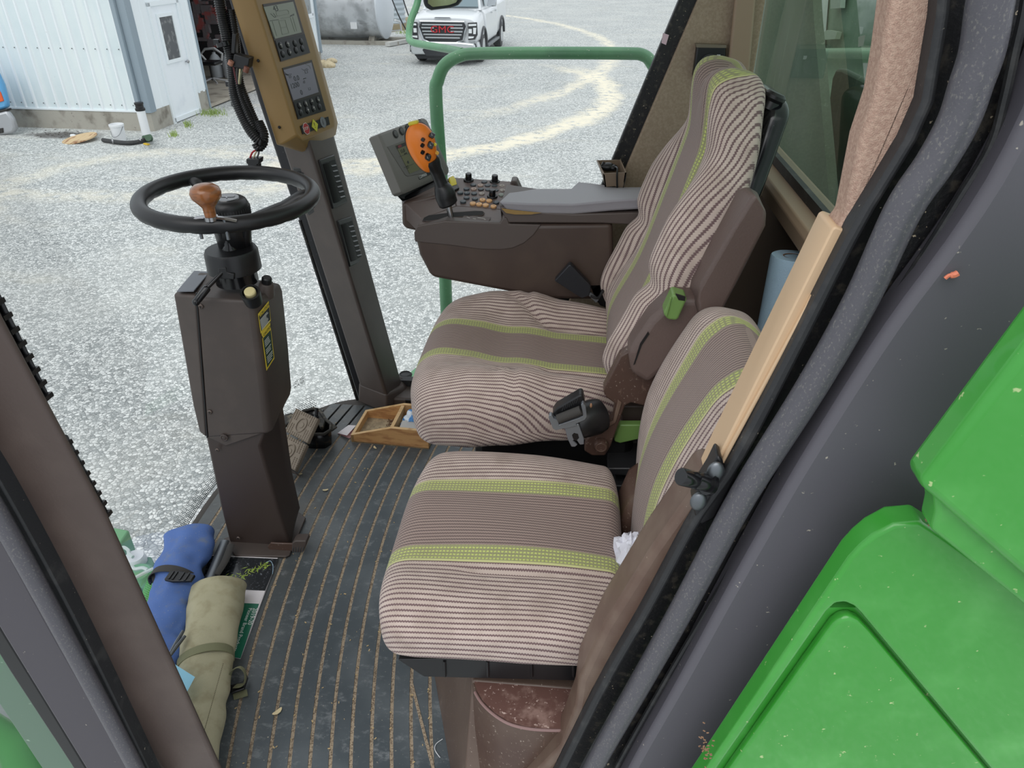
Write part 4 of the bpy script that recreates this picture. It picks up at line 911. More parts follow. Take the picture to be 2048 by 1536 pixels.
# top of side cover (grey cap sloping away)
zt = PT(350, 588, YN).z
g = G(); g.loft([[PT(354, 581, YN+.01), PT(388, 581, YN+.01), PT(388, 584, YN+.008), PT(353, 584, YN+.008)], [PT(388, 541, YB+.03), PT(420, 543, YB+.03), PT(420, 546, YB+.03), PT(388, 545, YB+.03)]])
obj('grey_cap', g, mat('slate_cap', (112, 116, 124), .45), colm, bevel=.004)
g = G(); g.loft([[PT(352, 588, YN+.01), PT(500, 606, YN+.005), PT(540, 592, YN+.08), PT(534, 560, YB+.03), PT(400, 545, YB+.03)], [PT(348, 600, YN+.01), PT(500, 622, YN+.005), PT(542, 606, YN+.08), PT(538, 575, YB+.03), PT(396, 560, YB+.03)]])
obj('top_shoulder', g, BROWN, colm, bevel=.006, seg=3)
# lower leg
def ringl(l, r, r2): 
    a = PT(*l, YN+.008); b = PT(*r, YN+.008); c = PT(*r2, YN+.07)
    return [a, b, c, V((c.x, YB, c.z)), V((a.x, YB, a.z))]
g = G(); g.loft([ringl((402, 850), (536, 850), (562, 800)), ringl((412, 876), (520, 893), (556, 830)), ringl((440, 1010), (556, 1020), (575, 960)), ringl((466, 1112), (583, 1095), (592, 1035))])
leg = obj('lower_leg', g, BROWN2, colm, bevel=.006, seg=3)
g = G(); g.ext([at(x, y, Z=.003) for x, y in ((448, 1080), (470, 1114), (572, 1116), (580, 1112), (612, 1038), (590, 1020))], (0, 0, .006)); obj('foot_plate', g, BROWN, colm, bevel=.002)
g = G(); g.ext([at(x, y, Y=YN-.004) for x, y in ((470, 1096), (536, 1094), (548, 1100), (560, 1108), (556, 1116), (470, 1114))], (0, .006, 0)); obj('foot_flange', g, BROWN, colm)
SCRW = mat('column_screw', (96, 84, 78), .35, .4)
def screw(x, y, Y, r, par, slot=True):
    p = at(x, y, Y=Y); g = G(); g.lathe([(r, 0), (r, -.0015), (r*.7, -.003), (.0005, -.003)], p, (0, 1, 0), 16)
    s_ = obj('screw', g, SCRW, par)
    g = G(); g.box(p+V((0, -.0032, 0)), (r*1.2, .0008, r*.22)); g.box(p+V((0, -.0032, 0)), (r*.22, .0008, r*1.2)); obj('screw_cross', g, BLACK, par) if False else None
    bmx = obj('cross_slot', g, BLACK, s_) if slot else g.bm.free()
for x, y, r in ((402, 613, .006), (420, 824, .006), (435, 900, .0055), (477, 1076, .0055)): screw(x, y, YN-.001, r, colm)
p = PT(449, 875, YN-.003); g = G(); g.lathe([(.010, 0), (.0105, -.002), (.008, -.0035), (.006, -.0025), (.004, -.0035), (.0005, -.0035)], p, (0, 1, 0), 22); obj('pivot_bolt', g, BROWN2, colm)
# caution stickers on the side face
_b = PT(504, 628, YN); sa = V((_b.x+.012, YN+.012, _b.z)); sb = PT(546, 604, YN+.075); _b = PT(520, 750, YN); nn = (sb-sa).cross(V((_b.x+.012, YN+.012, _b.z))-sa).normalized()
if nn.x < 0: nn = -nn
YLW = mat('caution_yellow', (222, 196, 60), .5); STB = mat('sticker_black', (38, 42, 48), .5); STG = mat('sticker_green', (36, 62, 52), .5); STW = mat('sticker_white', (214, 216, 214), .5)
def onside(x, y, o=.0006): return onpl(x, y, sa+nn*(o+.001), nn)
def sq(name, l, m, o, par=None): 
    g = G(); g.ext([onside(x, y, o) for x, y in l], nn*.0004); return obj(name, g, m, par or colm)
s1 = sq('caution_sticker', [(516, 628), (537, 602), (541.5, 641), (521.5, 667)], YLW, .0012)
sq('sticker_field', [(518.5, 636), (538, 614), (540.5, 639), (522.5, 662)], STB, .0018, s1)
s2 = sq('caution_sticker', [(523, 665), (540, 645), (548.5, 717), (533, 741)], YLW, .0012)
sq('sticker_field', [(526, 677), (541, 660), (547, 715), (534.5, 735)], STG, .0018, s2)
rdir = (onside(537, 602)-onside(516, 628)).normalized(); udir = (onside(516, 628)-onside(521.5, 667)).normalized()
text('caution_text', '\u25b2CAUTION'.replace('\u25b2', ''), .0105, onside(520.5, 630, .0016), rdir, udir, BLACK, s1, depth=.0003, ratio=.95)
text('caution_text', 'CAUTION', .0100, onside(527, 671, .0016), rdir, udir, BLACK, s2, depth=.0003, ratio=.9)
for sx_, sy_ in ((518.5, 632.5), (524.5, 674.5)):
    g = G(); p = onside(sx_, sy_, .0016); g.ext([p-rdir*.003-udir*.003, p+rdir*.003-udir*.003, p+udir*.004], nn*.0003); obj('warning_triangle', g, BLACK, s1 if sy_ < 650 else s2)
for par, n_, (ax, ay), (bx, by), ln in ((s1, 8, (520, 641), (523.5, 659.5), (17, -20)), (s2, 13, (529, 683), (535.5, 726), (11, -14))):
    g = G()
    for i in range(n_):
        if par is s2 and i in (4, 8): continue
        t = i/(n_-1); a = onside(lerp(ax, bx, t), lerp(ay, by, t), .0023); k = random.uniform(.65, 1); b = onside(lerp(ax, bx, t)+ln[0]*k, lerp(ay, by, t)+ln[1]*k, .0023)
        g.ext([a-udir*.0008, b-udir*.0008, b+udir*.0008, a+udir*.0008], nn*.0003)
    k_ = obj('print_lines', g, STW, par)
# collar, stalk, knobs
AX = 1.49
ct = at(466, 520, Y=AX); cz1 = at(466, 503, Y=AX).z+.004; cz0 = at(466, 553, Y=AX-.04).z
cx_ = ct.x; R_ = .0585
g = G(); g.lathe([(.001, cz1+.003), (R_*.94, cz1+.003), (R_, cz1-.004), (R_+.001, cz0+.002), (R_*.95, cz0), (.001, cz0)], (cx_, AX, 0), n=40); obj('collar', g, BLACK, colm)
g = G(); g.lathe([(.001, cz0+.01), (.047, cz0+.01), (.047, cz0-.03), (.001, cz0-.03)], (cx_, AX, 0), n=32); obj('collar_neck', g, BLACKG, colm)
g = G(); g.ext([at(x, y, Y=AX-.060) for x, y in ((436, 536), (452, 535), (453, 545), (468, 548), (468, 560), (437, 556))], (0, .01, 0)); obj('stalk_gate', g, BLACK, colm, bevel=.002)
g = G(); g.lathe([(.018, cz1), (.018, cz1+.004), (.013, cz1+.012), (.013, cz1+.04), (.001, cz1+.04)], (cx_, AX, 0), n=20); obj('shaft', g, BLACKG, colm)
a = at(446, 543, Y=AX-.055); b = at(416, 574, Y=AX-.085); c = at(392, 604, Y=AX-.105)
g = G(); g.tube([a, b], [.0045, .0048], 10); g.tube([b, b.lerp(c, .1), b.lerp(c, .85), c], [.0065, .0085, .0085, .007], 14); g.ball(c, .0085, n=10); obj('stalk_lever', g, BLACKG, colm)
p = at(503, 592, Y=YN+.0); d_ = V((.12, -.45, .85)).normalized()
g = G(); g.lathe([(.019, -.022), (.0215, .0), (.0215, .014), (.017, .014), (.017, .004), (.001, .004)], p, d_, 26); kb = obj('button_bezel', g, BLACK, colm)
g = G(); g.lathe([(.0125, .003), (.0125, .017), (.0105, .0195), (.001, .0195)], p, d_, 22); obj('cream_button', g, CREAM, colm, label='cream push button in a black ring')
p = at(533, 568, Y=YN+.075); d_ = V((.25, -.1, .9)).normalized()
g = G(); g.lathe([(.02, -.03), (.017, .0), (.014, .004), (.001, .004)], p, d_, 20); obj('knob_collar', g, BROWN, colm)
g = G(); g.lathe([(.0105, .0), (.0115, .004), (.0115, .016), (.009, .019), (.001, .019)], p, d_, 16); obj('knob', g, BLACK, colm)
g = G(); g.ext([PT(x, y, YN-.012) for x, y in ((535, 1094), (541, 1086), (558, 1087), (588, 1088), (588, 1102), (556, 1104), (541, 1104))], (0, .006, 0)); obj('tilt_pedal_arm', g, BROWN3, colm, bevel=.002)
g = G(); g.ext([PT(x, y, YN-.03) for x, y in ((584, 1086), (590, 1082), (612, 1082), (613, 1088), (606, 1105), (583, 1105))], (0, .03, 0)); obj('tilt_pedal', g, BROWN, colm, bevel=.003)
for i in range(5):
    g = G(); g.tube([PT(589+i*5, 1083, YN-.026+.0*i), PT(585+i*5, 1104, YN-.032)], .0014, 6); obj('pedal_rib', g, DSTEEL, colm)

# ---------------------------------------------------------------- steering wheel
WC = at(453, 396, Y=1.515); WCz = WC.z
wl_ = thing('steering_wheel', 'black three-spoke steering wheel with a wooden spinner knob', 'steering wheel', V((WC.x, WC.y, WCz-.09)))
WN = V((.03, -.015, 1)).normalized(); WX = V((1, 0, -.02)).normalized(); WY = WN.cross(WX).normalized(); WX = WY.cross(WN)
RW = .1815; WC = V((WC.x, 1.525, WCz))
def wp(a, r, h=0): return WC+(WX*math.cos(a)+WY*math.sin(a))*r+WN*h
g = G(); rings = []
for k in range(96):
    a = 2*math.pi*k/96; rr = .0172; rad = WX*math.cos(a)+WY*math.sin(a)
    rings.append([WC+rad*RW+(rad*math.cos(q)+WN*math.sin(q))*(rr-(.0011*(k % 4 == 0) if math.sin(q) < -.2 else 0)) for q in [2*math.pi*j/18 for j in range(18)]])
g.loft(rings, wrap=True, caps=False); obj('rim', g, BLACK, wl_, sharp=80)
HBx = V((WC.x+.002, 1.50, WC.z))
for a in (math.radians(141), math.radians(20), math.radians(260)):
    g = G(); pts = [wp(a, RW-.004, -.002), wp(a, RW-.03, -.006), wp(a, .11, -.028), wp(a, .05, -.05)]
    pts = curve(pts, 5); g.tube(pts, [.013]*6+[.0125]*5+[.014]*(len(pts)-11), 12, up=WN, flat=(.75, 1.15)); obj('spoke', g, BLACK, wl_)
for a in (math.radians(255), math.radians(330)):
    g = G(); q0_ = wp(a, .05, -.04); q1_ = WC+WN*-.105+(WX*math.cos(a)+WY*math.sin(a))*.03
    g.tube([wp(a, .11, -.035), q0_, q1_], [.008, .012, .014], 10); obj('spoke_gusset', g, BLACK, wl_)
g = G(); g.lathe([(.001, -.128), (.030, -.126), (.036, -.115), (.042, -.06), (.046, -.04), (.045, -.015), (.040, -.004), (.034, .0), (.001, .0)], WC+V((.0, -.01, .0)), WN, 36); obj('hub', g, BLACK, wl_)
g = G()
for k in range(48):
    a = 2*math.pi*k/48; g.box(WC+V((0, -.01, 0))+(WX*math.cos(a)+WY*math.sin(a))*.0455-WN*.027, (.0025, .0025, .018), Matrix.Rotation(a, 3, 'Z'))
obj('hub_grip_ring', g, RUB, wl_)
g = G(); g.lathe([(.001, .002), (.026, .002), (.028, -.001)], WC+V((0, -.01, 0)), WN, 32); em = obj('emblem_disc', g, mat('emblem_black', (44, 46, 50), .2, coat=.5), wl_)
g = G(); cc = WC+V((0, -.01, 0))+WN*.0025
for l in (((-.016, -.004), (-.004, .004), (.010, .006), (.018, .003), (.008, .001), (-.004, -.002)), ((-.002, -.001), (.004, -.008), (.006, -.008), (.002, .0)), ((.010, .005), (.014, .011), (.016, .011), (.013, .004))):
    g.ext([cc+WX*x+WY*y for x, y in l], WN*.0005)
obj('leaping_emblem', g, mat('emblem_silver', (150, 152, 156), .3, .5), em)
# spinner knob
sa_ = at(424, 425, Y=1.372)
sa_ = wp(math.radians(-101), RW+.0, .018)
kp = at(418, 418, Y=sa_.y); kp.z = sa_.z-.008
g = G(); g.lathe([(.011, 0), (.0115, .012), (.0125, .02), (.020, .030), (.0285, .040), (.0298, .049), (.027, .058), (.019, .064), (.008, .0665), (.001, .067)], kp+V((0, 0, .006)), (0, 0, 1), 28); obj('wooden_spinner_knob', g, WOODK, wl_, label='turned wooden spinner knob')
g = G(); g.lathe([(.001, 0), (.014, 0), (.014, .008), (.001, .008)], kp, (0, 0, 1), 20); obj('knob_base', g, STEEL, wl_)
g = G(); g.tube(curve([kp+V((-.038, -.004, .002)), kp+V((-.02, 0, .005)), kp+V((.02, 0, .005)), kp+V((.05, .006, -.002))], 4), .008, 8, up=(0, 0, 1), flat=(.3, 1)); obj('clamp_plate', g, STEEL, wl_)
for x in (-.029, .027):
    g = G(); g.tube([kp+V((x, .0, .004)), kp+V((x, .0, -.040))], .0035, 8); obj('clamp_bolt', g, DSTEEL, wl_)

# ================================================================ CORNER POST AND DISPLAY
post = thing('corner_post', 'brown plastic corner post cover between windshield and side window', 'pillar', V((-.7, 2.12, 0)))
def cpr(l, r, rt, Ys=(2.18, 2.11, 2.22)):
    a = at(*l, Y=Ys[0]); b = at(*r, Y=Ys[1]); c = at(*rt, Y=Ys[2])
    return a, b, c
A0, B0, C0_ = cpr((728, 800), (771, 785), (800, 758)); A1, B1, C1 = cpr((567, 300), (622, 300), (668, 285), (2.11, 2.03, 2.2))
def exq(p, q, z): t = (z-p.z)/(q.z-p.z); return p.lerp(q, t)
rg = []
for z in (.01, .3, .6, .9, 1.0):
    a, b, c = exq(A0, A1, z), exq(B0, B1, z), exq(C0_, C1, z)
    rg.append([a, b, c, V((c.x-.01, 2.245, z)), V((a.x+.01, 2.245, z))])
g = G(); g.loft(rg); pc = obj('post_cover', g, BROWN, post, bevel=.012, seg=4)
g = G(); a, b = exq(A0, A1, .085), exq(B0, B1, .085); c = exq(C0_, C1, .085)
g.loft([[a+V((-.01, -.004, -.08)), b+V((.0, -.006, -.08)), c+V((.05, -.01, -.08)), V((c.x+.05, 2.245, .005)), V((a.x, 2.245, .005))], [a, b+V((0, -.002, 0)), c+V((.02, -.01, -.03)), V((c.x, 2.245, .085)), V((a.x, 2.245, .085))]])
obj('post_foot', g, BROWN, post, bevel=.008, seg=3)
# black window edge behind the post
bp = thing('windshield_frame', 'black steel windshield frame behind the brown corner post', 'window frame', V((-.82, 2.2, 0)))
g = G(); g.ext([at(x, y, Y=2.24) for x, y in ((360, -330), (440, -330), (520, -60), (560, 200), (640, 500), (745, 830), (716, 802), (640, 560), (575, 380), (515, 200))], (0, .05, 0)); obj('frame_bar', g, mat('frame_black', (30, 30, 34), .4, speck=(60, (90, 92, 98), .7, .8)), bp, bevel=.008)
g = G(); g.tube([at(600, 440, Y=2.20), at(715, 800, Y=2.20)], .006, 6); obj('edge_gasket', g, RUBCH, bp)
# vents on the post: right-hand face B-C
def vent(l, par, fl, nm, slats=7):
    P = B0; n_ = (C1-B0).cross(B1-B0).normalized()
    if fl: n_ = (A1-A0).cross(B0-A0).normalized()
    P = A0 if fl else B0
    if n_.dot(CAM-P) < 0: n_ = -n_
    q = [onpl(x, y, P, n_) for x, y in l]
    g = G(); g.ext([p-n_*.004 for p in q], n_*.009); f = obj('air_vent', g, BLACK, par, bevel=.003, label=nm)
    c = sum(q, V())/4; inn = [c+(p-c)*.80 for p in q]
    tl, trr, br, bl_ = inn
    g = G(); g.ext([p+n_*.0052 for p in (tl.lerp(trr, .55), trr, br, bl_.lerp(br, .55))], n_*.0006); obj('vent_opening', g, mat('vent_hole', (10, 10, 11), .6), f)
    g = G(); g.loft([[tl+n_*.005, tl.lerp(trr, .5)+n_*.005, bl_.lerp(br, .5)+n_*.005, bl_+n_*.005], [tl.lerp(trr, .1)+n_*.010, tl.lerp(trr, .42)+n_*.012, bl_.lerp(br, .42)+n_*.012, bl_.lerp(br, .1)+n_*.010]]); obj('vent_blade', g, BLACK, f)
    for i in range(slats):
        t = (i+.7)/(slats+.4); a = tl.lerp(bl_, t).lerp(trr.lerp(br, t), .58); b = tl.lerp(bl_, t).lerp(trr.lerp(br, t), .97)
        s_ = (bl_-tl).normalized()*.004
        g = G(); g.ext([a+n_*.0055, b+n_*.0055+s_*.6, b+n_*.0085+s_*1.4, a+n_*.0085+s_*.8], s_*.35); obj('vent_fin', g, mat('vent_fin_grey', (58, 60, 64), .3), f)
vent([(636, 320), (666, 309), (693, 404), (664, 418)], post, False, 'upper black air vent with angled fins')
vent([(673, 442), (701, 432), (726, 520), (698, 534)], post, False, 'lower black air vent with angled fins')
vent([(587, 334), (613, 334), (640, 420), (618, 430)], post, True, 'narrow black vent half hidden by the steering wheel', 5)
# ---- display panel
th_ = math.radians(10.4); DD = V((math.sin(th_), math.cos(th_), 0)); DU = V((-.2, 0, 1)).normalized(); DN = DD.cross(DU).normalized()
DP = at(508, 0, Y=1.985)
if DN.dot(CAM-DP) < 0: DN = -DN
def dp(x, y, o=0): return onpl(x, y, DP+DN*o, DN)
disp = thing('display_panel', 'tan corner post display with two grey screens and button pads', 'display panel', dp(620, 290))
fr = [dp(508, -40), dp(594, -60), dp(600, 0), dp(672, 252), dp(668, 268), dp(600, 284), dp(592, 268)]
bk = [p-DN*.05 for p in fr]
g = G()
f1 = [dp(420, -292), dp(516, -318), dp(668, 240), dp(667, 255), dp(604, 280), dp(594, 270)]
b1 = [dp(385, -292, -.035), dp(522, -320, -.03), dp(676, 246, -.03), dp(672, 270, -.03), dp(622, 305, -.035), dp(565, 288, -.035)]
g.loft([f1, b1, [p-DN*.02 for p in b1]]); obj('housing', g, TAN, disp, bevel=.004, seg=3)
LCD1 = mat('lcd_grey_green', (132, 138, 122), .3); LCD2 = mat('lcd_grey_violet', (128, 126, 138), .3); SEGM = mat('lcd_segments', (40, 44, 44), .5); GH = mat('lcd_ghost', (108, 114, 100), .4)
def zq(l): return [(420+x/4.655, y/4.655) for x, y in l]
def slab(name, l, m, o, t=.0015, par=None, bev=0):
    g = G(); g.ext([dp(x, y, o) for x, y in l], DN*t); return obj(name, g, m, par or disp, bevel=bev)
BZ = mat('screen_bezel', (52, 44, 40), .4)
slab('screen_bezel', zq([(488, 40), (780, -4), (930, 492), (655, 575)]), BZ, .0005)
sc1 = slab('screen', zq([(497, 66), (770, 16), (850, 302), (602, 362)]), LCD1, .0018)
slab('screen_bezel', zq([(672, 634), (944, 558), (1078, 1030), (815, 1112)]), BZ, .0005)
sc2 = slab('screen', zq([(682, 652), (940, 582), (1008, 858), (775, 935)]), LCD2, .0018)
bp1 = slab('button_pad', zq([(604, 378), (876, 316), (922, 486), (658, 566)]), BLACK, .0018)
bp2 = slab('button_pad', zq([(775, 948), (1024, 880), (1070, 1028), (818, 1104)]), BLACK, .0018)
GL = mat('button_glyph', (206, 204, 196), .5)
def dbtn(pad, lst, glyph):
    for i, (x, y) in enumerate(lst):
        x_, y_ = 420+x/4.655, y/4.655; p = dp(x_, y_, .0033)
        g = G(); g.lathe([(.0085, 0), (.0085, .0015), (.007, .0025), (.001, .0025)], p, DN, 16); b_ = obj('button', g, BLACK, pad)
        if glyph[i]:
            g = G(); q = p+DN*.003
            for k in range(4): 
                a = q+DD*random.uniform(-.003, .003)+DU*random.uniform(-.003, .004); v_ = random.choice((DD, DU)); w_ = DD if v_ is DU else DU
                g.ext([a-v_*.0025-w_*.0005, a+v_*.0025-w_*.0005, a+v_*.0025+w_*.0005, a-v_*.0025+w_*.0005], DN*.0004)
            obj('glyph', g, GL, b_)
dbtn(bp1, [(658, 425), (722, 415), (790, 405), (850, 388), (678, 505), (740, 488), (800, 468), (860, 452)], [1, 1, 0, 0, 0, 1, 0, 0])
dbtn(bp2, [(832, 985), (888, 968), (946, 950), (1004, 930), (846, 1050), (906, 1030), (962, 1012), (1020, 994)], [1, 1, 1, 1, 0, 1, 1, 0])
def ln(l, par, m=SEGM, wdt=.0009, o=.0036):
    g = G()
    P = [dp(420+x/4.655, y/4.655, o) for x, y in l]
    for a, b in zip(P, P[1:]):
        s_ = (b-a).normalized().cross(DN)*wdt/2; g.ext([a-s_, b-s_, b+s_, a+s_], DN*.0003)
    return obj('lcd_line', g, m, par)
R1 = (dp(620, 160)-dp(590, 164)).normalized(); 
RD = DD; UD = DU
def dtext(s, x, y, size, par): text('lcd_digits', s, size, dp(420+x/4.655, y/4.655, .0034), DD, DU, SEGM, par, depth=.0003, ratio=1.3)
dtext('43', 588, 84, .019, sc1)
ln([(615, 118), (620, 105), (715, 92), (730, 100), (735, 128), (625, 150), (615, 118)], sc1, GH); ln([(565, 128), (600, 160), (615, 158), (590, 122)], sc1); ln([(748, 148), (780, 130), (782, 142), (745, 152)], sc1)
ln([(555, 195), (640, 182)], sc1); ln([(660, 172), (750, 158)], sc1, GH); ln([(550, 200), (590, 340)], sc1, GH); ln([(580, 196), (622, 335)], sc1, GH); ln([(770, 160), (808, 290)], sc1, GH); ln([(748, 165), (790, 295)], sc1, GH); ln([(640, 195), (660, 260), (715, 250), (700, 185), (640, 195)], sc1, GH); ln([(660, 262), (672, 320), (735, 308), (718, 250)], sc1, GH)
dtext('0.0', 780, 738, .018, sc2); dtext('1200', 748, 810, .018, sc2); dtext('0', 842, 866, .018, sc2)
ln([(695, 672), (720, 700), (740, 690), (762, 690)], sc2); ln([(702, 690), (730, 698)], sc2, wdt=.003); ln([(735, 705), (740, 725), (755, 722), (752, 702), (735, 705)], sc2); ln([(852, 640), (875, 655), (900, 640), (915, 650)], sc2); ln([(882, 660), (888, 682), (910, 678), (905, 655), (882, 660)], sc2); ln([(868, 735), (895, 727)], sc2, wdt=.0018); ln([(870, 755), (868, 772), (884, 772), (882, 752), (870, 755)], sc2); ln([(915, 815), (920, 838), (938, 834), (930, 812)], sc2)
ln([(890, 598), (925, 612), (935, 640)], sc2, GH)
strp = slab('warning_strip', zq([(838, 1172), (1098, 1086), (1113, 1160), (860, 1250)]), BLACK, .0012)
def disc(x, y, r, m, nm, n=18, rot=0):
    p = dp(420+x/4.655, y/4.655, .0030); g = G(); g.ext([p+(DD*math.cos(a+rot)+DU*math.sin(a+rot))*r for a in [2*math.pi*k/n for k in range(n)]], DN*.001); return obj(nm, g, m, strp)
disc(895, 1198, .0165, mat('white_ring', (190, 186, 180), .5), 'stop_light_border', 8, math.pi/8); sl_ = disc(895, 1198, .0145, mat('stop_red', (170, 44, 48), .4), 'stop_light', 8, math.pi/8)
for v in sl_.data.vertices: v.co += DN*.0006
text('stop_text', 'STOP', .0115, dp(420+895/4.655, 1198/4.655, .0048), DD, DU, GL, sl_, depth=.0003, align='CENTER', ratio=.85)
cl_ = disc(975, 1168, .0175, mat('caution_lime', (196, 196, 60), .4), 'caution_light', 4); text('caution_mark', '!', .022, dp(420+975/4.655, 1168/4.655, .0042), DD, DU, BLACK, cl_, depth=.0003, align='CENTER')
il_ = disc(1052, 1138, .0150, mat('info_grey', (116, 120, 124), .4), 'information_light'); text('info_mark', 'i', .022, dp(420+1052/4.655, 1138/4.655, .0042), DD, DU, BLACK, il_, depth=.0003, align='CENTER')
for x, y in ((448, 565), (645, 1185)):
    g = G(); g.ball(onpl(420+x/4.655, y/4.655, DP-DN*.03, DN), .004, n=8); obj('screw', g, BLACK, disp)

# ---------------------------------------------------------------- wiring harness
hn = thing('wiring_harness', 'black corrugated wiring conduit with connectors hanging by the corner post', 'wiring', at(506, 340, Y=1.9))
CONR = mat('corrugated_conduit', (18, 18, 20), .3)
def corr(pts, r, name='conduit', m=None):
    c = curve([at(x, y, Y=Y) for x, y, Y in pts], 40); L = [0]
    for i in range(1, len(c)): L.append(L[-1]+(c[i]-c[i-1]).length)
    n = int(L[-1]/.0013); o = []; i = 0
    for k in range(n):
        t = L[-1]*k/(n-1)
        while i < len(L)-2 and L[i+1] < t: i += 1
        o.append(c[i].lerp(c[i+1], (t-L[i])/max(L[i+1]-L[i], 1e-9)))
    g = G(); g.tube(o, [r*(1.0 if k % 4 < 2 else .84) for k in range(n)], 10); return obj(name, g, m or CONR, hn, sharp=80)
corr([(434, -30, 1.98), (444, 30, 1.98), (455, 80, 1.97), (464, 130, 1.96), (468, 180, 1.95), (476, 210, 1.94), (492, 245, 1.93), (508, 270, 1.92), (522, 282, 1.92), (526, 268, 1.93), (516, 245, 1.94)], .0150)
corr([(462, 20, 1.99), (470, 70, 1.98), (474, 110, 1.97), (480, 165, 1.96), (492, 200, 1.95), (508, 238, 1.94), (522, 268, 1.93), (528, 284, 1.93), (518, 296, 1.92), (510, 286, 1.92)], .0115)
corr([(472, 150, 1.955), (482, 195, 1.945), (498, 235, 1.93), (512, 262, 1.93)], .0105)
for x, y, r in ((446, 84, .019), (470, 168, .018), (481, 208, .02)):
    a, b = at(x, y, Y=1.96), at(x+3, y+8, Y=1.96); g = G(); g.tube([a, b], r, 12); g.box(a-V((.017, 0, 0)), (.014, .008, .012)); obj('cable_tie', g, BLACKG, hn)
def cblk(l, Y, dy, nm='connector', m=None, bev=.002):
    g = G(); g.ext([at(x, y, Y=Y) for x, y in l], (0, dy, 0)); return obj(nm, g, m or BLACK, hn, bevel=bev)
cblk([(464, 66), (472, 68), (470, 108), (462, 106)], 1.93, .02)
cblk([(468, 108), (499, 116), (496, 136), (488, 142), (464, 132)], 1.92, .03)
cblk([(492, 318), (519, 318), (518, 328), (514, 330), (515, 338), (497, 338), (497, 330), (492, 326)], 1.90, .03)
cblk([(495, 328), (515, 328), (513, 350), (496, 350)], 1.902, .026)
g = G(); g.tube([at(463, 122, Y=1.915), at(460, 130, Y=1.915)], .007, 10); obj('grommet', g, mat('terracotta_grommet', (170, 120, 100), .5), hn)
g = G(); g.tube([at(494, 134, Y=1.915), at(491, 144, Y=1.915)], .007, 10); obj('grommet', g, mat('brown_grommet', (120, 76, 62), .5), hn)
for pts, c_ in ((((467, 134), (470, 150), (475, 168)), (90, 30, 36)), (((474, 136), (474, 152), (477, 168)), (60, 60, 60)), (((480, 138), (479, 152), (478, 168)), (200, 190, 150)), (((486, 138), (482, 152), (480, 168)), (90, 90, 70)), (((512, 300), (504, 306), (499, 320)), (170, 36, 44)), (((515, 300), (510, 308), (506, 320)), (190, 180, 150)), (((518, 298), (517, 308), (512, 320)), (60, 60, 62))):
    g = G(); g.tube(curve([at(x, y, Y=1.915) for x, y in pts], 4), .0024, 6); obj('wire', g, mat('wire_colour', c_, .4), hn)

# ================================================================ FLOOR ITEMS
# brake pedals
pd = thing('brake_pedals', 'pair of grey-brown studded brake pedals in front of the column', 'pedals', at(600, 900, Z=0))
def pedal(c4, nm):
    TL, TR, BR, BL = [at(x, y, Z=z) for x, y, z in c4]
    n = (TR-TL).cross(BL-TL).normalized()
    if n.dot(CAM-TL) < 0: n = -n
    g = G(); g.ext([p-n*.016 for p in (TL, TR, BR, BL)], n*.016); pad = obj('pedal_pad', g, PEDAL, pd, bevel=.003, label=nm)
    ex = (TR-TL); ey = (BL-TL); c = (TL+BR)/2
    g = G()
    for i in range(11):
        for j in range(14):
            u = (i+.5)/11; v = (j+.5)/14
            if (abs(u-.5) < .19 and abs(v-.5) < .38) or (abs(u-.5) < .42 and abs(v-.5) < .09): continue
            p = TL+ex*u+ey*v; g.lathe([(.0027, 0), (.0018, .0028), (.0004, .003)], p, n, 6)
    k_ = obj('studs', g, PEDAL, pad); k_['kind'] = 'stuff'
    e1, e2 = ex.normalized(), ey.normalized(); e2 = n.cross(e1)
    g = G(); g.tube([c+e1*.019*math.cos(a)+e2*.024*math.sin(a)+n*.001 for a in [2*math.pi*k/20 for k in range(20)]], .0022, 6, wrap=True); obj('raised_ring', g, PEDAL, pad)
    g = G(); g.lathe([(.010, 0), (.009, .0015), (.001, .0015)], c, n, 16); obj('centre_boss', g, PEDAL, pad)
pedal([(592, 816, .15), (636, 837, .15), (614, 886, .10), (569, 862, .10)], 'upper right studded pedal')
pedal([(567, 865, .10), (613, 889, .10), (590, 942, .05), (546, 916, .05)], 'lower left studded pedal')
g = G(); g.ext([at(x, y, Z=z) for x, y, z in ((552, 918, .05), (590, 944, .05), (594, 948, .03), (556, 925, .03))], (0, .02, -.03)); obj('pedal_skirt', g, BROWN3, pd)
g = G(); g.tube([at(600, 850, Z=.11), V((-.93, 1.95, .02))], .012, 8); g.tube([at(585, 900, Z=.07), V((-.93, 1.86, .02))], .012, 8); obj('pedal_arm', g, BLACK, pd)
cs = thing('pedal_housing', 'dusty open black pedal bracket housing beside the pedals', 'bracket', at(640, 890, Z=0))
rim_ = [(598, 846), (598, 832), (606, 822), (628, 817), (640, 820), (650, 838), (662, 848), (661, 860), (648, 868), (628, 869), (610, 868)]
R0 = [at(x, y, Z=.065) for x, y in rim_]
g = G(); g.tube(R0, .0055, 8, wrap=True); obj('housing_rim', g, DUSTB, cs)
g = G(); cc = sum(R0, V())/len(R0)
g.loft([[p for p in R0], [V((lerp(p.x, cc.x, .12), lerp(p.y, cc.y, .12), .002)) for p in R0]], caps=False); g.face([V((lerp(p.x, cc.x, .12), lerp(p.y, cc.y, .12), .003)) for p in R0]); obj('housing_wall', g, BLACKG, cs, solid=.003)
g = G(); g.tube([at(632, 836, Z=.05), at(633, 828, Z=.09), at(633, 817, Z=.105)], [.007, .006, .0065], 10); g.ball(at(632, 834, Z=.075), .010, (1, 1, .7), n=8); obj('switch_pin', g, BLACK, cs)
g = G(); g.ext([at(x, y, Z=.05) for x, y in ((632, 838), (638, 832), (652, 848), (648, 860), (642, 862))], (0, 0, .016)); obj('lever_plate', g, DUSTB, cs, bevel=.003)
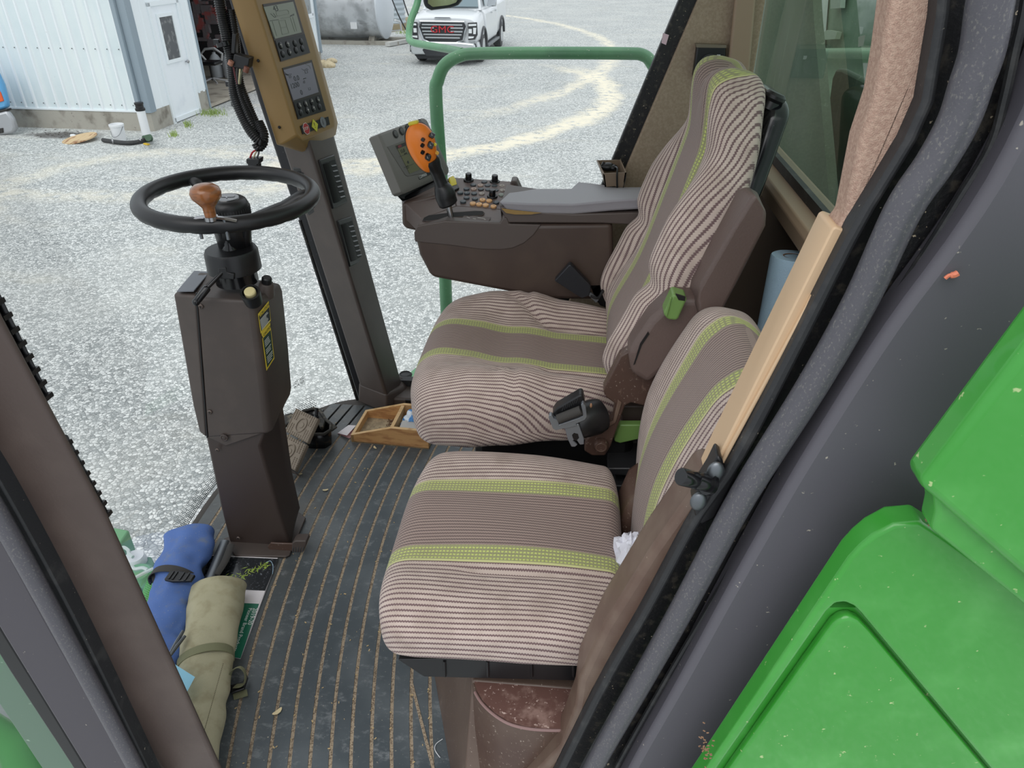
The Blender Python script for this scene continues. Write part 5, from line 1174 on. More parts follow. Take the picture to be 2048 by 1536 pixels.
g = G(); g.ext([at(x, y, Z=.02) for x, y in ((660, 852), (668, 850), (675, 856), (664, 864), (656, 866))], (0, 0, .006)); obj('mount_ear', g, DUSTB, cs, bevel=.002)
g = G(); g.ext([at(x, y, Z=.075) for x, y in ((560, 838), (570, 828), (584, 824), (592, 830), (580, 846), (566, 852))], (0, 0, -.012)); g.jitter(.003, 40); obj('cast_lug', g, DUSTB, cs, bevel=.004)
# wooden box
O_ = at(703, 884, Z=0); ex = (at(860, 899, Z=0)-O_); ex.z = 0; ex.normalize(); ey = V((-ex.y, ex.x, 0)); LW, WW = .27, .155
wb = thing('wooden_box', 'oak divided wooden tray with sloping sides beside the driver seat', 'box', O_)
def wq(x, y, z): return O_+ex*x+ey*y+UP*z
prof = [(0, 0), (LW, 0), (LW, .072), (.145, .072), (0, .028)]
for y in (0, WW-.011):
    g = G(); g.ext([wq(x, y, z) for x, z in prof], ey*.011); sd = obj('side_board', g, WOOD, wb, bevel=.0008)
    g = G(); g.ext([wq(0, y, .0285), wq(.145, y, .0725), wq(LW, y, .0725), wq(LW, y, .0715), wq(.145, y, .0715), wq(0, y, .0275)], ey*.011); obj('top_edge', g, WOODE, sd)
g = G(); g.ext([wq(0, 0, 0), wq(.011, 0, 0), wq(.011, 0, .031), wq(0, 0, .029)], ey*WW); obj('end_board', g, WOODE, wb, bevel=.0008)
g = G(); g.ext([wq(.138, .011, 0), wq(.15, .011, 0), wq(.15, .011, .07), wq(.138, .011, .07)], ey*(WW-.022)); obj('divider', g, WOODE, wb, bevel=.0008)
g = G(); g.ext([wq(0, 0, .0), wq(LW, 0, .0), wq(LW, WW, .0), wq(0, WW, .0)], UP*.005); obj('bottom_board', g, mat('dusty_bottom', (150, 136, 112), .9, var=(60, (178, 162, 134), .4, .7), speck=(200, (90, 70, 50), .62, .7)), wb)
g = G()
for i in range(60): 
    p = wq(random.uniform(.09, .135), random.uniform(.09, .14), random.uniform(.006, .014)); g.box(p, (random.uniform(.002, .007), .0018, .0015), Matrix.Rotation(random.uniform(0, 3), 3, 'Z'))
tag(obj('dirt_crumbs', g, mat('brown_crumbs', (104, 74, 54), .9)), 'brown crumbs inside the front part of the wooden box', 'crumbs', kind='stuff')
def crumple(c, r, s3, seed, amp=.3, n=16):
    g = G(); g.ball((0, 0, 0), 1, n=n)
    for v in g.bm.verts:
        q = v.co+V((seed, 0, 0)); k = abs(mnoise.noise(q*1.7))+.6*abs(mnoise.noise(q*4.1)); v.co = V(c)+V((v.co.x*s3[0], v.co.y*s3[1], v.co.z*s3[2]))*r*(1+amp*(k-.3))
    return g
tag(obj('blue_bag', crumple(wq(.20, .085, .045), .05, (.8, .7, .8), 3, .6), mat('blue_foil_bag', (70, 140, 206), .3, var=(26, (226, 236, 244), .52, .56)), sharp=20), 'crumpled blue and white bag in the rear part of the wooden box', 'bag')
g = G(); g.ext([wq(.165, .02, .05), wq(.26, .02, .05), wq(.26, .07, .056), wq(.165, .06, .056)], UP*.012); tag(obj('pale_case', g, mat('pale_grey_case', (186, 184, 180), .4), bevel=.004), 'pale grey case lying behind the divider of the wooden box', 'case')
# paper slip
nb = thing('paper_slip', 'folded white slip with pink back lying left of the wooden box', 'paper', at(693, 862, Z=0))
g = G(); g.loft([[at(675, 866, Z=.003), at(697, 850, Z=.003), at(697, 850, Z=.0035), at(675, 866, Z=.0035)], [at(694, 871, Z=.016), at(712, 851, Z=.010), at(712, 851, Z=.0105), at(694, 871, Z=.0165)]]); obj('white_sheet', g, PAPER, nb)
g = G(); g.loft([[at(675, 867, Z=.001), at(697, 851, Z=.001), at(697, 851, Z=.0015), at(675, 867, Z=.0015)], [at(699, 877, Z=.001), at(711, 864, Z=.001), at(711, 864, Z=.0015), at(699, 877, Z=.0015)]]); obj('pink_sheet', g, PINK, nb)
# seed guide booklet
mg = thing('seed_guide', 'black and green product booklet lying on the mat by the column', 'booklet', at(500, 1200, Z=0))
def mz(x, y, z=.004): return at(x, y, Z=z)
g = G(); g.ext([mz(x, y, .001) for x, y in ((420, 1112), (556, 1118), (481, 1318), (380, 1300))], UP*.004); obj('pages', g, PAPER, mg)
CB = NT('booklet_cover_black'); CB.put(CB.b.inputs['Base Color'], CB.mix(CB.ramp(CB.noise(120, 5, rough=.8), .56, .72), col((30, 34, 38)), col((150, 156, 164)))); CB.b.inputs['Roughness'].default_value = .25; CB.b.inputs['Coat Weight'].default_value = .4
g = G(); g.ext([mz(x, y, .0051) for x, y in ((420, 1112), (556, 1118), (530, 1182), (400, 1176))], UP*.0008); cv = obj('black_cover', g, CB.m, mg)
g = G()
for i in range(90):
    x = random.uniform(446, 536); y = 1166-(x-446)*.42+random.gauss(0, 5); p = mz(x, y, .0060); a = random.uniform(0, 3); L = random.uniform(.003, .009)
    d_ = V((math.cos(a), math.sin(a), 0)); e_ = V((-d_.y, d_.x, 0)); g.ext([p-d_*L, p+e_*.0012, p+d_*L, p-e_*.0008], UP*.0003)
k_ = obj('leaf_print', g, mat('leaf_print', (176, 200, 84), .4), cv); k_['kind'] = 'stuff'
g = G(); g.tube(curve([mz(532, 1125, .0062), mz(541, 1122, .0062), mz(546, 1132, .0062), mz(545, 1148, .0062)], 4), .0008, 5); obj('swirl_print', g, mat('pale_blue_print', (176, 206, 226), .4), cv)
g = G(); g.ext([mz(x, y, .0051) for x, y in ((400, 1176), (530, 1182), (518, 1208), (392, 1202))], UP*.0008); obj('white_band', g, PAPER, mg)
g = G(); g.ext([mz(x, y, .0051) for x, y in ((392, 1202), (518, 1208), (481, 1317), (380, 1300))], UP*.0008); gc = obj('green_cover', g, mat('cover_green', (34, 112, 88), .3, coat=.3), mg)
a, b = mz(510, 1213, .0061), mz(474, 1312, .0061); rd = (b-a).normalized(); ud = rd.cross(UP)*-1
text('cover_title', '2019-20', .016, mz(511, 1216, .0061), rd, UP.cross(rd), mat('title_white', (226, 232, 228), .5), gc, depth=.0003)
text('cover_title', 'Pioneer Brand Products', .0135, mz(501, 1216, .0061), rd, UP.cross(rd), bpy.data.materials['title_white'], gc, depth=.0003)
# tool rolls
def roll(pts, rs, fl, m, parent, name, zc, seed=0, wr=.05):
    c = curve([at(x, y, Z=zc) for x, y in pts], 8); n = len(c); rr = [lerp(rs[0], rs[1], i/(n-1)) if not isinstance(rs, list) else pw(i/(n-1), [k/(len(rs)-1) for k in range(len(rs))], rs) for i in range(n)]
    rings = []
    for i, p in enumerate(c):
        t = (c[min(i+1, n-1)]-c[max(i-1, 0)]).normalized(); x = t.cross(UP).normalized(); f = fl*(1 if i else .8)
        ring = []
        for k in range(28):
            a = 2*math.pi*k/28; q = p+(x*math.cos(a)*rr[i]+UP*math.sin(a)*rr[i]*f)
            q += (q-p)*wr*(mnoise.noise(q*16+V((seed, 0, 0)))+.8*mnoise.noise(q*V((40, 40, 40)).x*.8))
            q.z = max(q.z, .002)
            ring.append(q)
        rings.append(ring)
    g = G(); g.loft(rings); return obj(name, g, m, parent, sharp=70, subsurf=1)
b_r = thing('blue_tool_roll', 'dusty blue fabric tool roll strapped with a black buckle belt', 'tool roll', at(360, 1200, Z=0))
roll([(380, 1068), (366, 1120), (352, 1180), (332, 1240), (314, 1300), (292, 1370), (275, 1430)], [.066, .062, .056, .056, .060, .060], .62, BLUEC, b_r, 'rolled_fabric', .042, 2, .24)
def belt(cx, cy, r, fl, zc, tdir, m, par, nm, w=.022):
    p = at(cx, cy, Z=zc); x = tdir.cross(UP).normalized(); rings = []
    for k in range(25):
        a = math.radians(-15)+math.radians(210)*k/24; o = p+x*math.cos(a)*r+UP*math.sin(a)*r*fl; nrm = (x*math.cos(a)+UP*math.sin(a))
        rings.append([o-tdir*w/2, o+tdir*w/2, o+tdir*w/2+nrm*.002, o-tdir*w/2+nrm*.002])
    g = G(); g.loft(rings); return obj(nm, g, m, par)
td = (at(314, 1300, Z=.04)-at(366, 1120, Z=.04)).normalized()
td2 = (Matrix.Rotation(-.30, 3, 'Z') @ td)
belt(348, 1162, .063, .70, .042, td2, WEBB, b_r, 'black_strap')
bkp = at(362, 1157, Z=.088); bx = td2.cross(UP).normalized()
if bx.x < 0: bx = -bx
g = G(); g.ext([bkp+bx*x+td2*y for x, y in ((-.035, -.014), (-.012, -.017), (.012, -.013), (.034, -.010), (.034, .010), (.012, .013), (-.012, .017), (-.035, .014))], UP*.008-bx*.0); bo = obj('buckle', g, BLACK, b_r, bevel=.002)
for x in (-.024, -.014, .004, .018):
    g = G(); g.box(bkp+bx*x+UP*.009, (.004, .026, .003), Matrix.Rotation(math.atan2(bx.y, bx.x), 3, 'Z')); obj('buckle_bar', g, BLACKG, bo)
g = G(); g.ext([at(x, y, Z=.05) for x, y in ((302, 1148), (322, 1134), (330, 1146), (306, 1168))], UP*.003); obj('strap_end', g, WEBB, b_r)
k_r = thing('khaki_tool_roll', 'khaki canvas tool roll with an olive strap lying on the mat', 'tool roll', at(430, 1300, Z=0))
roll([(437, 1172), (430, 1220), (422, 1270), (412, 1320), (404, 1380), (396, 1440), (380, 1530), (362, 1600)], [.066, .068, .063, .058, .056, .055, .054], .66, KHAKI, k_r, 'rolled_canvas', .045, 9, .10)
td3 = (at(390, 1440, Z=.04)-at(428, 1220, Z=.04)).normalized()
belt(412, 1322, .0600, .70, .045, (Matrix.Rotation(.12, 3, 'Z') @ td3), WEBK, k_r, 'olive_strap')
g = G()
for i in range(46):
    t = i/45; p = at(lerp(447, 405, t), lerp(1330, 1480, t), Z=.078); g.box(p+UP*.004, (.0012, .0022, .001))
k_ = obj('stitching', g, mat('stitch_dark', (96, 90, 66), .8), k_r); k_['kind'] = 'stuff'
sb = thing('strap_buckle', 'olive strap loop and black buckle at the right side of the khaki roll', 'buckle', at(478, 1365, Z=0))
g = G(); c_ = curve([at(458, 1370, Z=.03), at(462, 1345, Z=.05), at(478, 1334, Z=.06), at(490, 1345, Z=.05), at(488, 1368, Z=.03), at(470, 1372, Z=.02)], 6)
g.tube(c_, .009, 8, up=(0, 0, 1), flat=(1, .14)); obj('webbing_loop', g, WEBK, sb)
g = G(); g.ext([at(x, y, Z=.012) for x, y in ((458, 1374), (486, 1366), (494, 1350), (497, 1358), (490, 1380), (462, 1390))], UP*.006); obj('buckle_frame', g, BLACK, sb, bevel=.002)
g = G(); g.ext([at(x, y, Z=.004) for x, y in ((466, 1388), (494, 1380), (496, 1392), (468, 1400))], UP*.003); obj('webbing_tail', g, WEBK, sb)
# metal bars between the rolls
for i, (pts, r, lab) in enumerate(((((450, 1082), (438, 1110), (422, 1150), (406, 1185)), .010, 'flat grey steel bar lying between blue roll and booklet'), (((462, 1090), (450, 1122), (432, 1150)), .008, 'shorter dark strap end beside the grey steel bar'))):
    g = G(); g.tube(curve([at(x, y, Z=.03) for x, y in pts], 5), r, 8, up=(0, 0, 1), flat=(.5, 1.3)); tag(obj('steel_bar' if i == 0 else 'strap_end', g, (DSTEEL, WEBB)[i]), lab, ('bar', 'strap')[i])
pw_ = thing('pliers', 'grey steel pliers handles sticking up between the tool rolls', 'pliers', at(355, 1290, Z=0))
for pts in (((366, 1262), (352, 1286), (337, 1312)), ((370, 1272), (354, 1292), (340, 1312))):
    g = G(); g.tube([at(x, y, Z=.095) for x, y in pts], [.0035, .0045, .003], 8); obj('handle', g, DSTEEL, pw_)
bpr = [(330, 1312), (352, 1330), (390, 1354), (374, 1384), (352, 1400), (320, 1350)]
g = G(); g.loft([[at(x, y, Z=.112+.006*math.sin(i*2)) for i, (x, y) in enumerate(bpr)], [at(x, y, Z=.1126+.006*math.sin(i*2)) for i, (x, y) in enumerate(bpr)]]); tag(obj('blue_paper', g, mat('light_blue_paper', (150, 206, 230), .8)), 'light blue paper towel sheet on top of the tool rolls', 'paper')
# ================================================================ SEATS
def sgn(x): return -1.0 if x < 0 else 1.0
def sst(x, a, b):
    t = min(1, max(0, (x-a)/(b-a))); return t*t*(3-2*t)
def pad_surface(name, parent, frame, U, W, T, front, v0=0.0, vs=1.0, ex=3.6, nring=120, m=FABRIC, nu=72, capA=.10, capB=.10, edge=(.35, .35), upf=None):
    """upholstered pad. frame(u)->(centre, across, outward); W,T half sizes; front(u,s)->extra outward offset on the outer face"""
    rings = []; uvs = []; L = 0; prev = None
    for i in range(nu+1):
        # cosine spaced so that the rounded ends are smooth
        u = .5-.5*math.cos(math.pi*i/nu)
        c, ax, on = frame(u)
        if prev is not None: L += (c-prev).length
        prev = c
        e = 1.0
        if u < capA: e = (1-(1-max(u, .0004)/capA)**2.4)**(1/2.4)
        if u > 1-capB: e = (1-(1-max(1-u, .0004)/capB)**2.4)**(1/2.4)
        w = W(u)*(1-edge[0]*(1-e)); t = T(u)*max(e, .03)
        ring = []; uvr = []
        for k in range(nring+1):
            a = math.pi/2+2*math.pi*k/nring
            ca, sa = math.cos(a), math.sin(a)
            y = w*sgn(ca)*abs(ca)**(2/ex); z = t*sgn(sa)*abs(sa)**(2/ex)
            if e < 1: y = w*max(e, .02)**.35*sgn(ca)*abs(ca)**(2/ex)
            s = y/max(w, 1e-4); up = max(0.0, z/t)
            off = front(u, s, y)*up*e
            p = c+ax*y+on*(z+off)
            if upf: p += on.cross(ax).normalized()*(-upf(u, y))
            if k < nring: ring.append(p)
            top = t*.93
            dr = max(0.0, top-z)*(1.0 if z < 0 else sst(abs(s), .5, .75))
            uvr.append((L, (sgn(y)*(abs(y)+dr)-v0)*vs))
        rings.append(ring); uvs.append(uvr)
    g = G(); g.loft(rings, uv=uvs)
    bmesh.ops.triangulate(g.bm, faces=[f for f in g.bm.faces if len(f.verts) > 4])
    lay = g.bm.loops.layers.uv.verify(); lay_n = g.bm.loops.layers.uv[0].name
    o = obj(name, g, m, parent, sharp=75)
    if o.data.uv_layers: o.data.uv_layers[0].name = 'UVMap'
    return o
def sst(x, a, b):
    t = min(1, max(0, (x-a)/(b-a))); return t*t*(3-2*t)
# ---- driver seat
SY = 1.606
ds = thing('driver_seat', 'striped fabric driver seat with high backrest behind the steering wheel', 'seat', V((-.05, SY, 0)))
def fr_c(u): return V((lerp(-.385, .17, u), SY, lerp(.498, .488, u)+.012*math.sin(math.pi*min(1, u*1.6)))), V((0, 1, 0)), V((0, 0, 1))
def front_c(u, s, y):
    s_ = abs(y)
    b = .052*sst(s_, .12, .23)*sst(u, .0, .5)+.012*sst(s_, .1, .2)
    yc = .20-.085*sst(u, .38, .62)
    cr_ = -.012*math.exp(-((s_-yc)/.012)**2)*sst(u, .34, .42)*(1-sst(u, .9, 1))
    fr_ = -.018*sst(u, .22, 0)*(1-sst(s_, .0, .10))*0
    side = -.010*math.exp(-((u-.47)/.02)**2)*sst(s_, .16, .2)
    dish = -.016*(1-sst(s_, 0, .2))*sst(u, .1, .4)
    return b+cr_+side+dish+.036*sst(u, .30, .64)
pad_surface('seat_cushion', ds, fr_c, 0, lambda u: pw(u, [0, .08, .3, .45, .65, 1], [.240, .270, .284, .278, .250, .215]), lambda u: pw(u, [0, .28, .44, .62, 1], [.098, .092, .074, .052, .044]), front_c, capA=.17, capB=.08)
# backrest
BB = V((.150, SY, .50)); BT = V((.326, SY, 1.226))
def fr_b(u):
    c = BB.lerp(BT, u)+V((.020*math.sin(math.pi*u)*0-.0, 0, 0))
    on = V((-(BT-BB).z, 0, (BT-BB).x)).normalized()
    c += on*(.03*math.exp(-((u-.18)/.16)**2)+.02*sst(u, .8, 1))
    return c, V((0, 1, 0)), on
def front_b(u, s, y):
    s_ = abs(y)
    b = .050*sst(s_, .13, .22)*sst(u, .05, .2)*(1-sst(u, .62, .86))
    yc = pw(u, [0, .25, .45, .7, 1], [.20, .17, .145, .135, .10])
    cr_ = -.012*math.exp(-((s_-yc)/.014)**2)*(1-sst(u, .86, 1))
    dent = -.022*math.exp(-((u-.46)/.035)**2)*sst(s_, .13, .2)
    head = .022*sst(u, .78, .95)
    hd = -.02*sst(u, .82, .95)*math.exp(-((y+.0)/.045)**2)
    return b+cr_+dent+head+hd
pad_surface('backrest', ds, fr_b, 0, lambda u: pw(u, [0, .12, .28, .42, .55, .7, .85, .95, 1], [.17, .225, .265, .275, .268, .240,   .198, .158, .128]), lambda u: pw(u, [0, .2, .5, .8, 1], [.050, .060, .060, .056, .050]), front_b, capA=.07, capB=.07, nu=110, upf=lambda u, y: sst(u, .8, 1)*(.014*math.exp(-((abs(y)-.095)/.045)**2)-.016*math.exp(-(y/.045)**2)), v0=-.02, vs=.80)
def fr_s(u):
    c, ax, on = fr_b(lerp(.02, .975, u)); c = BB.lerp(BT, lerp(.02, .975, u))
    return c-on*.062, ax, on
pad_surface('back_shell', ds, fr_s, 0, lambda u: pw(u, [0, .12, .28, .42, .55, .7, .85, .95, 1], [.16, .205, .24, .24, .215, .18, .148, .13, .115]), lambda u: .030, lambda *a: 0, m=mat('gloss_black_shell', (20, 21, 24), .16, speck=(200, (110, 112, 118), .72, .8)), capA=.05, capB=.05, nring=60, nu=40)
for y in (-.10,):
    p = BT+V((.040, y, -.034)); g = G(); g.lathe([(.001, -.02), (.017, -.02), (.015, -.006), (.021, .0), (.021, .006), (.016, .011), (.001, .011)], p, (.35, 0, .94), 18); obj('headrest_plug', g, BLACK, ds)
# seat pan, suspension
g = G(); g.ext([(-.22, 1.40, .30), (.16, 1.40, .30), (.16, 1.40, .46), (-.22, 1.40, .46)], (0, .42, 0)); obj('seat_pan', g, BLACK, ds, bevel=.02)
g = G(); rr = []
for i in range(9):
    q = 0 if i % 2 else .018
    rr.append([V((-.20+q, 1.42+q, .03+.033*i)), V((.20-q, 1.42+q, .03+.033*i)), V((.20-q, 1.80-q, .03+.033*i)), V((-.20+q, 1.80-q, .03+.033*i))])
g.loft(rr); obj('suspension_bellows', g, BLACK, ds)
g = G(); g.box((.0, SY, .015), (.48, .46, .03)); obj('seat_base_plate', g, BLACK, ds, bevel=.004)
for z, x0, x1 in ((.41, .10, .26), (.36, .12, .28), (.30, .10, .27)):
    g = G(); g.ext([(x0, 1.34, z), (x1, 1.34, z+.012), (x1, 1.34, z-.015), (x0, 1.34, z-.02)], (0, .10, 0)); obj('slide_rail', g, mat('rail_charcoal', (44, 44, 46), .4), ds, bevel=.003)
# left armrest folded up
YA = 1.27
def ap(l, Y, dy, m, nm, bev, par=ds, seg=4, label=None):
    g = G(); g.ext([at(x, y, Y=Y) for x, y in l], (0, dy, 0)); return obj(nm, g, m, par, bevel=bev, seg=seg, label=label)
_n = [at(x, y, Y=YA) for x, y in ((1510, 386), (1534, 426), (1532, 452), (1478, 560), (1436, 640), (1404, 648), (1394, 606), (1402, 566), (1450, 482), (1502, 398))]
_f = [at(x, y, Y=YA+.085) for x, y in ((1493, 373), (1516, 382), (1516, 440), (1462, 540), (1420, 626), (1390, 634), (1366, 604), (1378, 556), (1420, 480), (1474, 378))]
g = G(); g.loft([_n, _f]); bmesh.ops.triangulate(g.bm, faces=[f for f in g.bm.faces if len(f.verts) > 4]); obj('folded_armrest', g, ARMB, ds, bevel=.007, seg=4, sharp=60)
ap([(1300, 640), (1348, 596), (1420, 600), (1432, 640), (1372, 688), (1330, 740), (1296, 770), (1262, 748), (1256, 706)], YA+.012, .075, ARMB, 'armrest_hinge_cover', .014, seg=4)
ap([(1296, 664), (1299, 668), (1284, 690), (1270, 728), (1267, 730), (1280, 688)], YA+.0105, .004, BLACK, 'cover_slot', 0)
LV = [at(x, y, Y=YA-.012) for x, y in ((1345, 588), (1372, 594), (1356, 640), (1328, 634))]
ap([(1346, 588), (1374, 596), (1373, 602), (1357, 638), (1352, 642), (1336, 640), (1327, 630), (1329, 624)], YA-.012, .04, LEVER, 'green_release_lever', .005, label='green release lever')
ap([(1351, 588), (1371, 594), (1370, 602), (1357, 600)], YA-.0128, .004, BLACK, 'lever_cavity', 0)
ap([(1340, 596), (1344, 596), (1334, 634), (1331, 632)], YA-.0155, .006, LEVER, 'lever_ridge', .001)
# recliner arm with bolt cap
ap([(1262, 700), (1300, 724), (1318, 770), (1300, 812), (1286, 812), (1262, 806), (1250, 812), (1238, 846), (1222, 892), (1210, 912), (1184, 912), (1168, 902), (1172, 880), (1180, 872), (1212, 852), (1226, 836), (1230, 808), (1210, 794), (1206, 780), (1222, 748), (1240, 712)], 1.315, .03, BROWN3, 'recliner_bracket', .004)
ap([(1236, 800), (1244, 806), (1232, 846), (1184, 876), (1182, 872), (1226, 842)], 1.311, .01, BRNMET, 'bracket_ridge', .002)
p = at(1202, 889, Y=1.31); g = G(); g.lathe([(.0155, .01), (.0155, -.008), (.0135, -.011), (.0005, -.011)], p, (0, 1, 0), 26); obj('bolt_cap', g, BROWN3, ds)
g = G(); g.tube([p+V((math.cos(a)*.0105, -.0112, math.sin(a)*.0105)) for a in [2*math.pi*k/24 for k in range(24)]], .0008, 5, wrap=True); obj('cap_ring', g, BRNMET, ds)
ap([(1240, 850), (1300, 850), (1300, 874), (1240, 887), (1230, 884), (1228, 880)], 1.34, .02, LEVER, 'green_adjust_lever', .004, label='green adjusting lever')
ap([(1288, 766), (1296, 766), (1304, 800), (1292, 790)], 1.36, .01, LEVER, 'green_back_lever', .001)
ap([(1238, 812), (1300, 812), (1300, 846), (1246, 846)], 1.37, .03, BROWN2, 'brown_back_cover', .004)
# belt retractor
rt = thing('belt_retractor', 'black seat belt reel with grey metal buckle plate by the seat', 'seat belt', at(1165, 880, Y=1.30))
p = at(1176, 838, Y=1.30); d_ = (at(1215, 826, Y=1.33)-at(1140, 852, Y=1.28)).normalized()
g = G(); g.lathe([(.001, -.040), (.026, -.040), (.034, -.032), (.038, -.01), (.040, .015), (.036, .032), (.026, .038), (.001, .038)], p, d_, 28); obj('reel_case', g, BLACK, rt)
ap([(1104, 830), (1112, 818), (1160, 790), (1166, 792), (1170, 812), (1116, 838)], 1.262, .03, BLACK, 'reel_cover', .005, rt)
for i in range(7):
    x = 1128+i*4.6; g = G(); g.tube([at(x, 812-i*2.6, Y=1.2605), at(x-4, 822-i*2.6, Y=1.2605)], .0009, 5); obj('grip_rib', g, RUB, rt)
PLT = mat('grey_plate', (124, 128, 134), .35, .4)
ap([(1097, 836), (1098, 831), (1103, 830), (1106, 834), (1108, 838), (1116, 840), (1118, 850), (1158, 836), (1166, 832), (1164, 820), (1162, 810), (1166, 806), (1171, 812), (1174, 834), (1170, 840), (1152, 848), (1154, 852), (1130, 858), (1128, 857), (1112, 861), (1106, 858)], 1.250, .012, PLT, 'buckle_plate', .002, rt)
ap([(1129, 856), (1157, 848), (1168, 878), (1168, 889), (1160, 890), (1150, 876), (1146, 882), (1155, 890), (1150, 894), (1143, 894), (1136, 880)], 1.252, .006, PLT, 'hook_tongue', .0015, rt)
ap([(1148, 866), (1156, 868), (1158, 876), (1152, 882), (1146, 877), (1144, 870)], 1.2515, .004, BLACKG, 'tongue_hole', 0, rt)
g = G(); g.tube([at(1116, 838, Y=1.252), at(1162, 820, Y=1.252)], .010, 14); obj('belt_roll', g, WEBB, rt)
g = G(); g.ball(at(1182, 811, Y=1.262), .0042, (.7, 1, 1.3), n=8); obj('rivet', g, mat('copper_rivet', (180, 140, 110), .4, .5), rt)
# far belt buckle
bk_ = thing('belt_buckle', 'black seat belt buckle stalk beside the armrest console', 'buckle', at(1180, 600, Y=1.78))
ap([(1109, 562), (1138, 530), (1142, 530), (1180, 570), (1182, 578), (1178, 592), (1164, 597), (1152, 590)], 1.80, .025, mat('buckle_black', (36, 38, 44), .35), 'buckle_body', .005, bk_)
ap([(1174, 588), (1182, 586), (1198, 600), (1192, 606)], 1.81, .008, PLT, 'stalk', .001, bk_)
g = G(); g.tube(curve([at(1182, 592, Y=1.80), at(1196, 596, Y=1.79), at(1206, 580, Y=1.79)], 5), .004, 6); obj('cable', g, BLACK, bk_)
ap([(1176, 568), (1216, 566), (1220, 620), (1200, 612), (1184, 590)], 1.84, .04, BLACK, 'buckle_mount', .005, bk_)

# ---- training seat
TY = 1.0
tsx = thing('training_seat', 'striped fabric fold down passenger seat nearest the doorway', 'seat', V((-.1, TY, .3)))
def fr_t(u): return V((lerp(-.320, .118, u), TY+.029, .445+.012*math.sin(math.pi*u))), V((0, 1, 0)), V((0, 0, 1))
def front_t(u, s, y):
    b = .010*sst(-y, .10, .2)+.004*math.sin(y*30+u*5)
    sm = -.007*math.exp(-((y+.125-.02*sst(u, .4, .1))/.008)**2)*sst(u, .28, .42)
    lump = .006*math.sin(u*9+1)*sst(-y, .1, .2)
    wr_ = -.010*math.exp(-((y+.225)/.03)**2)*math.sin(u*6)
    return b+sm+lump*.6+wr_*.5
pad_surface('seat_cushion', tsx, fr_t, 0, lambda u: pw(u, [0, .06, .2, .6, 1], [.232, .247, .255, .255, .240]), lambda u: pw(u, [0, .25, .7, 1], [.052, .054, .054, .052]), front_t, v0=.012, vs=.836, capA=.14, capB=.08, ex=3.8)
TB0 = V((.185, 1.05, .38)); TB1 = V((.286, 1.05, .895))
def fr_tb(u):
    on = V((-(TB1-TB0).z, 0, (TB1-TB0).x)).normalized()
    c = TB0.lerp(TB1, u)+on*(.035*math.sin(math.pi*min(1, u*1.05))-.01); return c, V((0, 1, 0)), on
pad_surface('backrest', tsx, fr_tb, 0, lambda u: pw(u, [0, .1, .5, .85, 1], [.25, .27, .275, .255, .21]), lambda u: pw(u, [0, .5, 1], [.05, .056, .052]), lambda u, s, y: .006*math.sin(y*22+u*4), v0=.01, vs=.86, capA=.08, capB=.13, nu=90)
ZT = .375
tl_ = [at(802, 1322, Z=.40), at(1170, 1310, Z=.40), at(1168, 1358, Z=ZT-.02), at(848, 1354, Z=ZT-.02)]
ytr = at(1000, 1357, Z=.352).y
g = G(); g.ext([V((at(795, 1318, Y=ytr).x, ytr, at(800, 1320, Y=ytr).z)), V((.10, ytr, at(1150, 1308, Y=ytr).z)), V((.10, ytr, at(1150, 1358, Y=ytr).z)), V((at(848, 1354, Y=ytr).x, ytr, at(848, 1354, Y=ytr).z))], (0, .42, 0)); tray = obj('seat_tray', g, BLACK, tsx, bevel=.002)
for x in (889, 975, 1063, 1146):
    a = at(x, 1322, Y=ytr-.0015); b = at(x+1, 1352, Y=ytr-.0015); g = G(); g.tube([a, b], .0028, 6); obj('tray_rib', g, BLACK, tsx)
ap([(1070, 1312), (1160, 1308), (1166, 1316), (1155, 1323), (1110, 1320)], ytr-.004, .002, WHITE, 'white_label', 0, tsx)
tb = thing('seat_base', 'scuffed brown box base with a rounded ledge under the passenger seat', 'cabinet', V((0, .95, 0)))
zb = at(945, 1362, Y=ytr+.01).z
c0 = V((at(945, 1362, Y=ytr+.01).x, ytr+.01, zb))
f0 = at(843, 1355, Z=0); f1_ = at(890, 1536, Z=0); dv = (f1_-f0)
fN = f0+dv*1.55; fF = f0-dv*.5
g = G(); g.loft([[V((c0.x, c0.y, zb)), V((.16, c0.y, zb)), V((.16, 1.24, zb)), V((c0.x-.12, 1.24, zb))], [V((fN.x, fN.y, 0)), V((.16, fN.y, 0)), V((.16, 1.27, 0)), V((fF.x, 1.27, 0))]])
obj('base_body', g, BASEBR, tb, bevel=.004)
# rounded pedestal with ledge in front
lg = [(944, 1366), (950, 1385), (962, 1405), (985, 1428), (1015, 1447), (1050, 1457), (1090, 1461), (1150, 1462)]
ZL = zb-.004
L3 = [at(x, y, Z=ZL) for x, y in lg]
back = [V((.10, L3[-1].y, ZL)), V((.10, ytr+.03, ZL)), V((L3[0].x, ytr+.03, ZL))]
ring_t = L3+back
g = G(); g.loft([[p for p in ring_t], [V((p.x, p.y, ZL-.012)) for p in ring_t], [V((lerp(p.x, .02, -.06), p.y-.02 if i < len(L3) else p.y, -.0)) for i, p in enumerate(ring_t)]])
obj('rounded_pedestal', g, BROWN3, tb, bevel=.004, seg=3)
DST = mat('dusty_ledge', (104, 74, 66), .6, var=(30, (150, 122, 112), .5, .72), speck=(150, (196, 172, 162), .60, .72))
g = G(); inn = [p+(V((.0, ytr, ZL))-p)*.03+UP*.001 for p in L3]+[b+UP*.001 for b in back]; g.ext(inn, UP*.0015); obj('ledge_top', g, DST, tb)
g = G(); g.tube(curve([p+UP*.001 for p in L3[1:]], 4), .0028, 8); obj('ledge_lip', g, mat('ledge_sheen', (140, 112, 108), .25), tb)
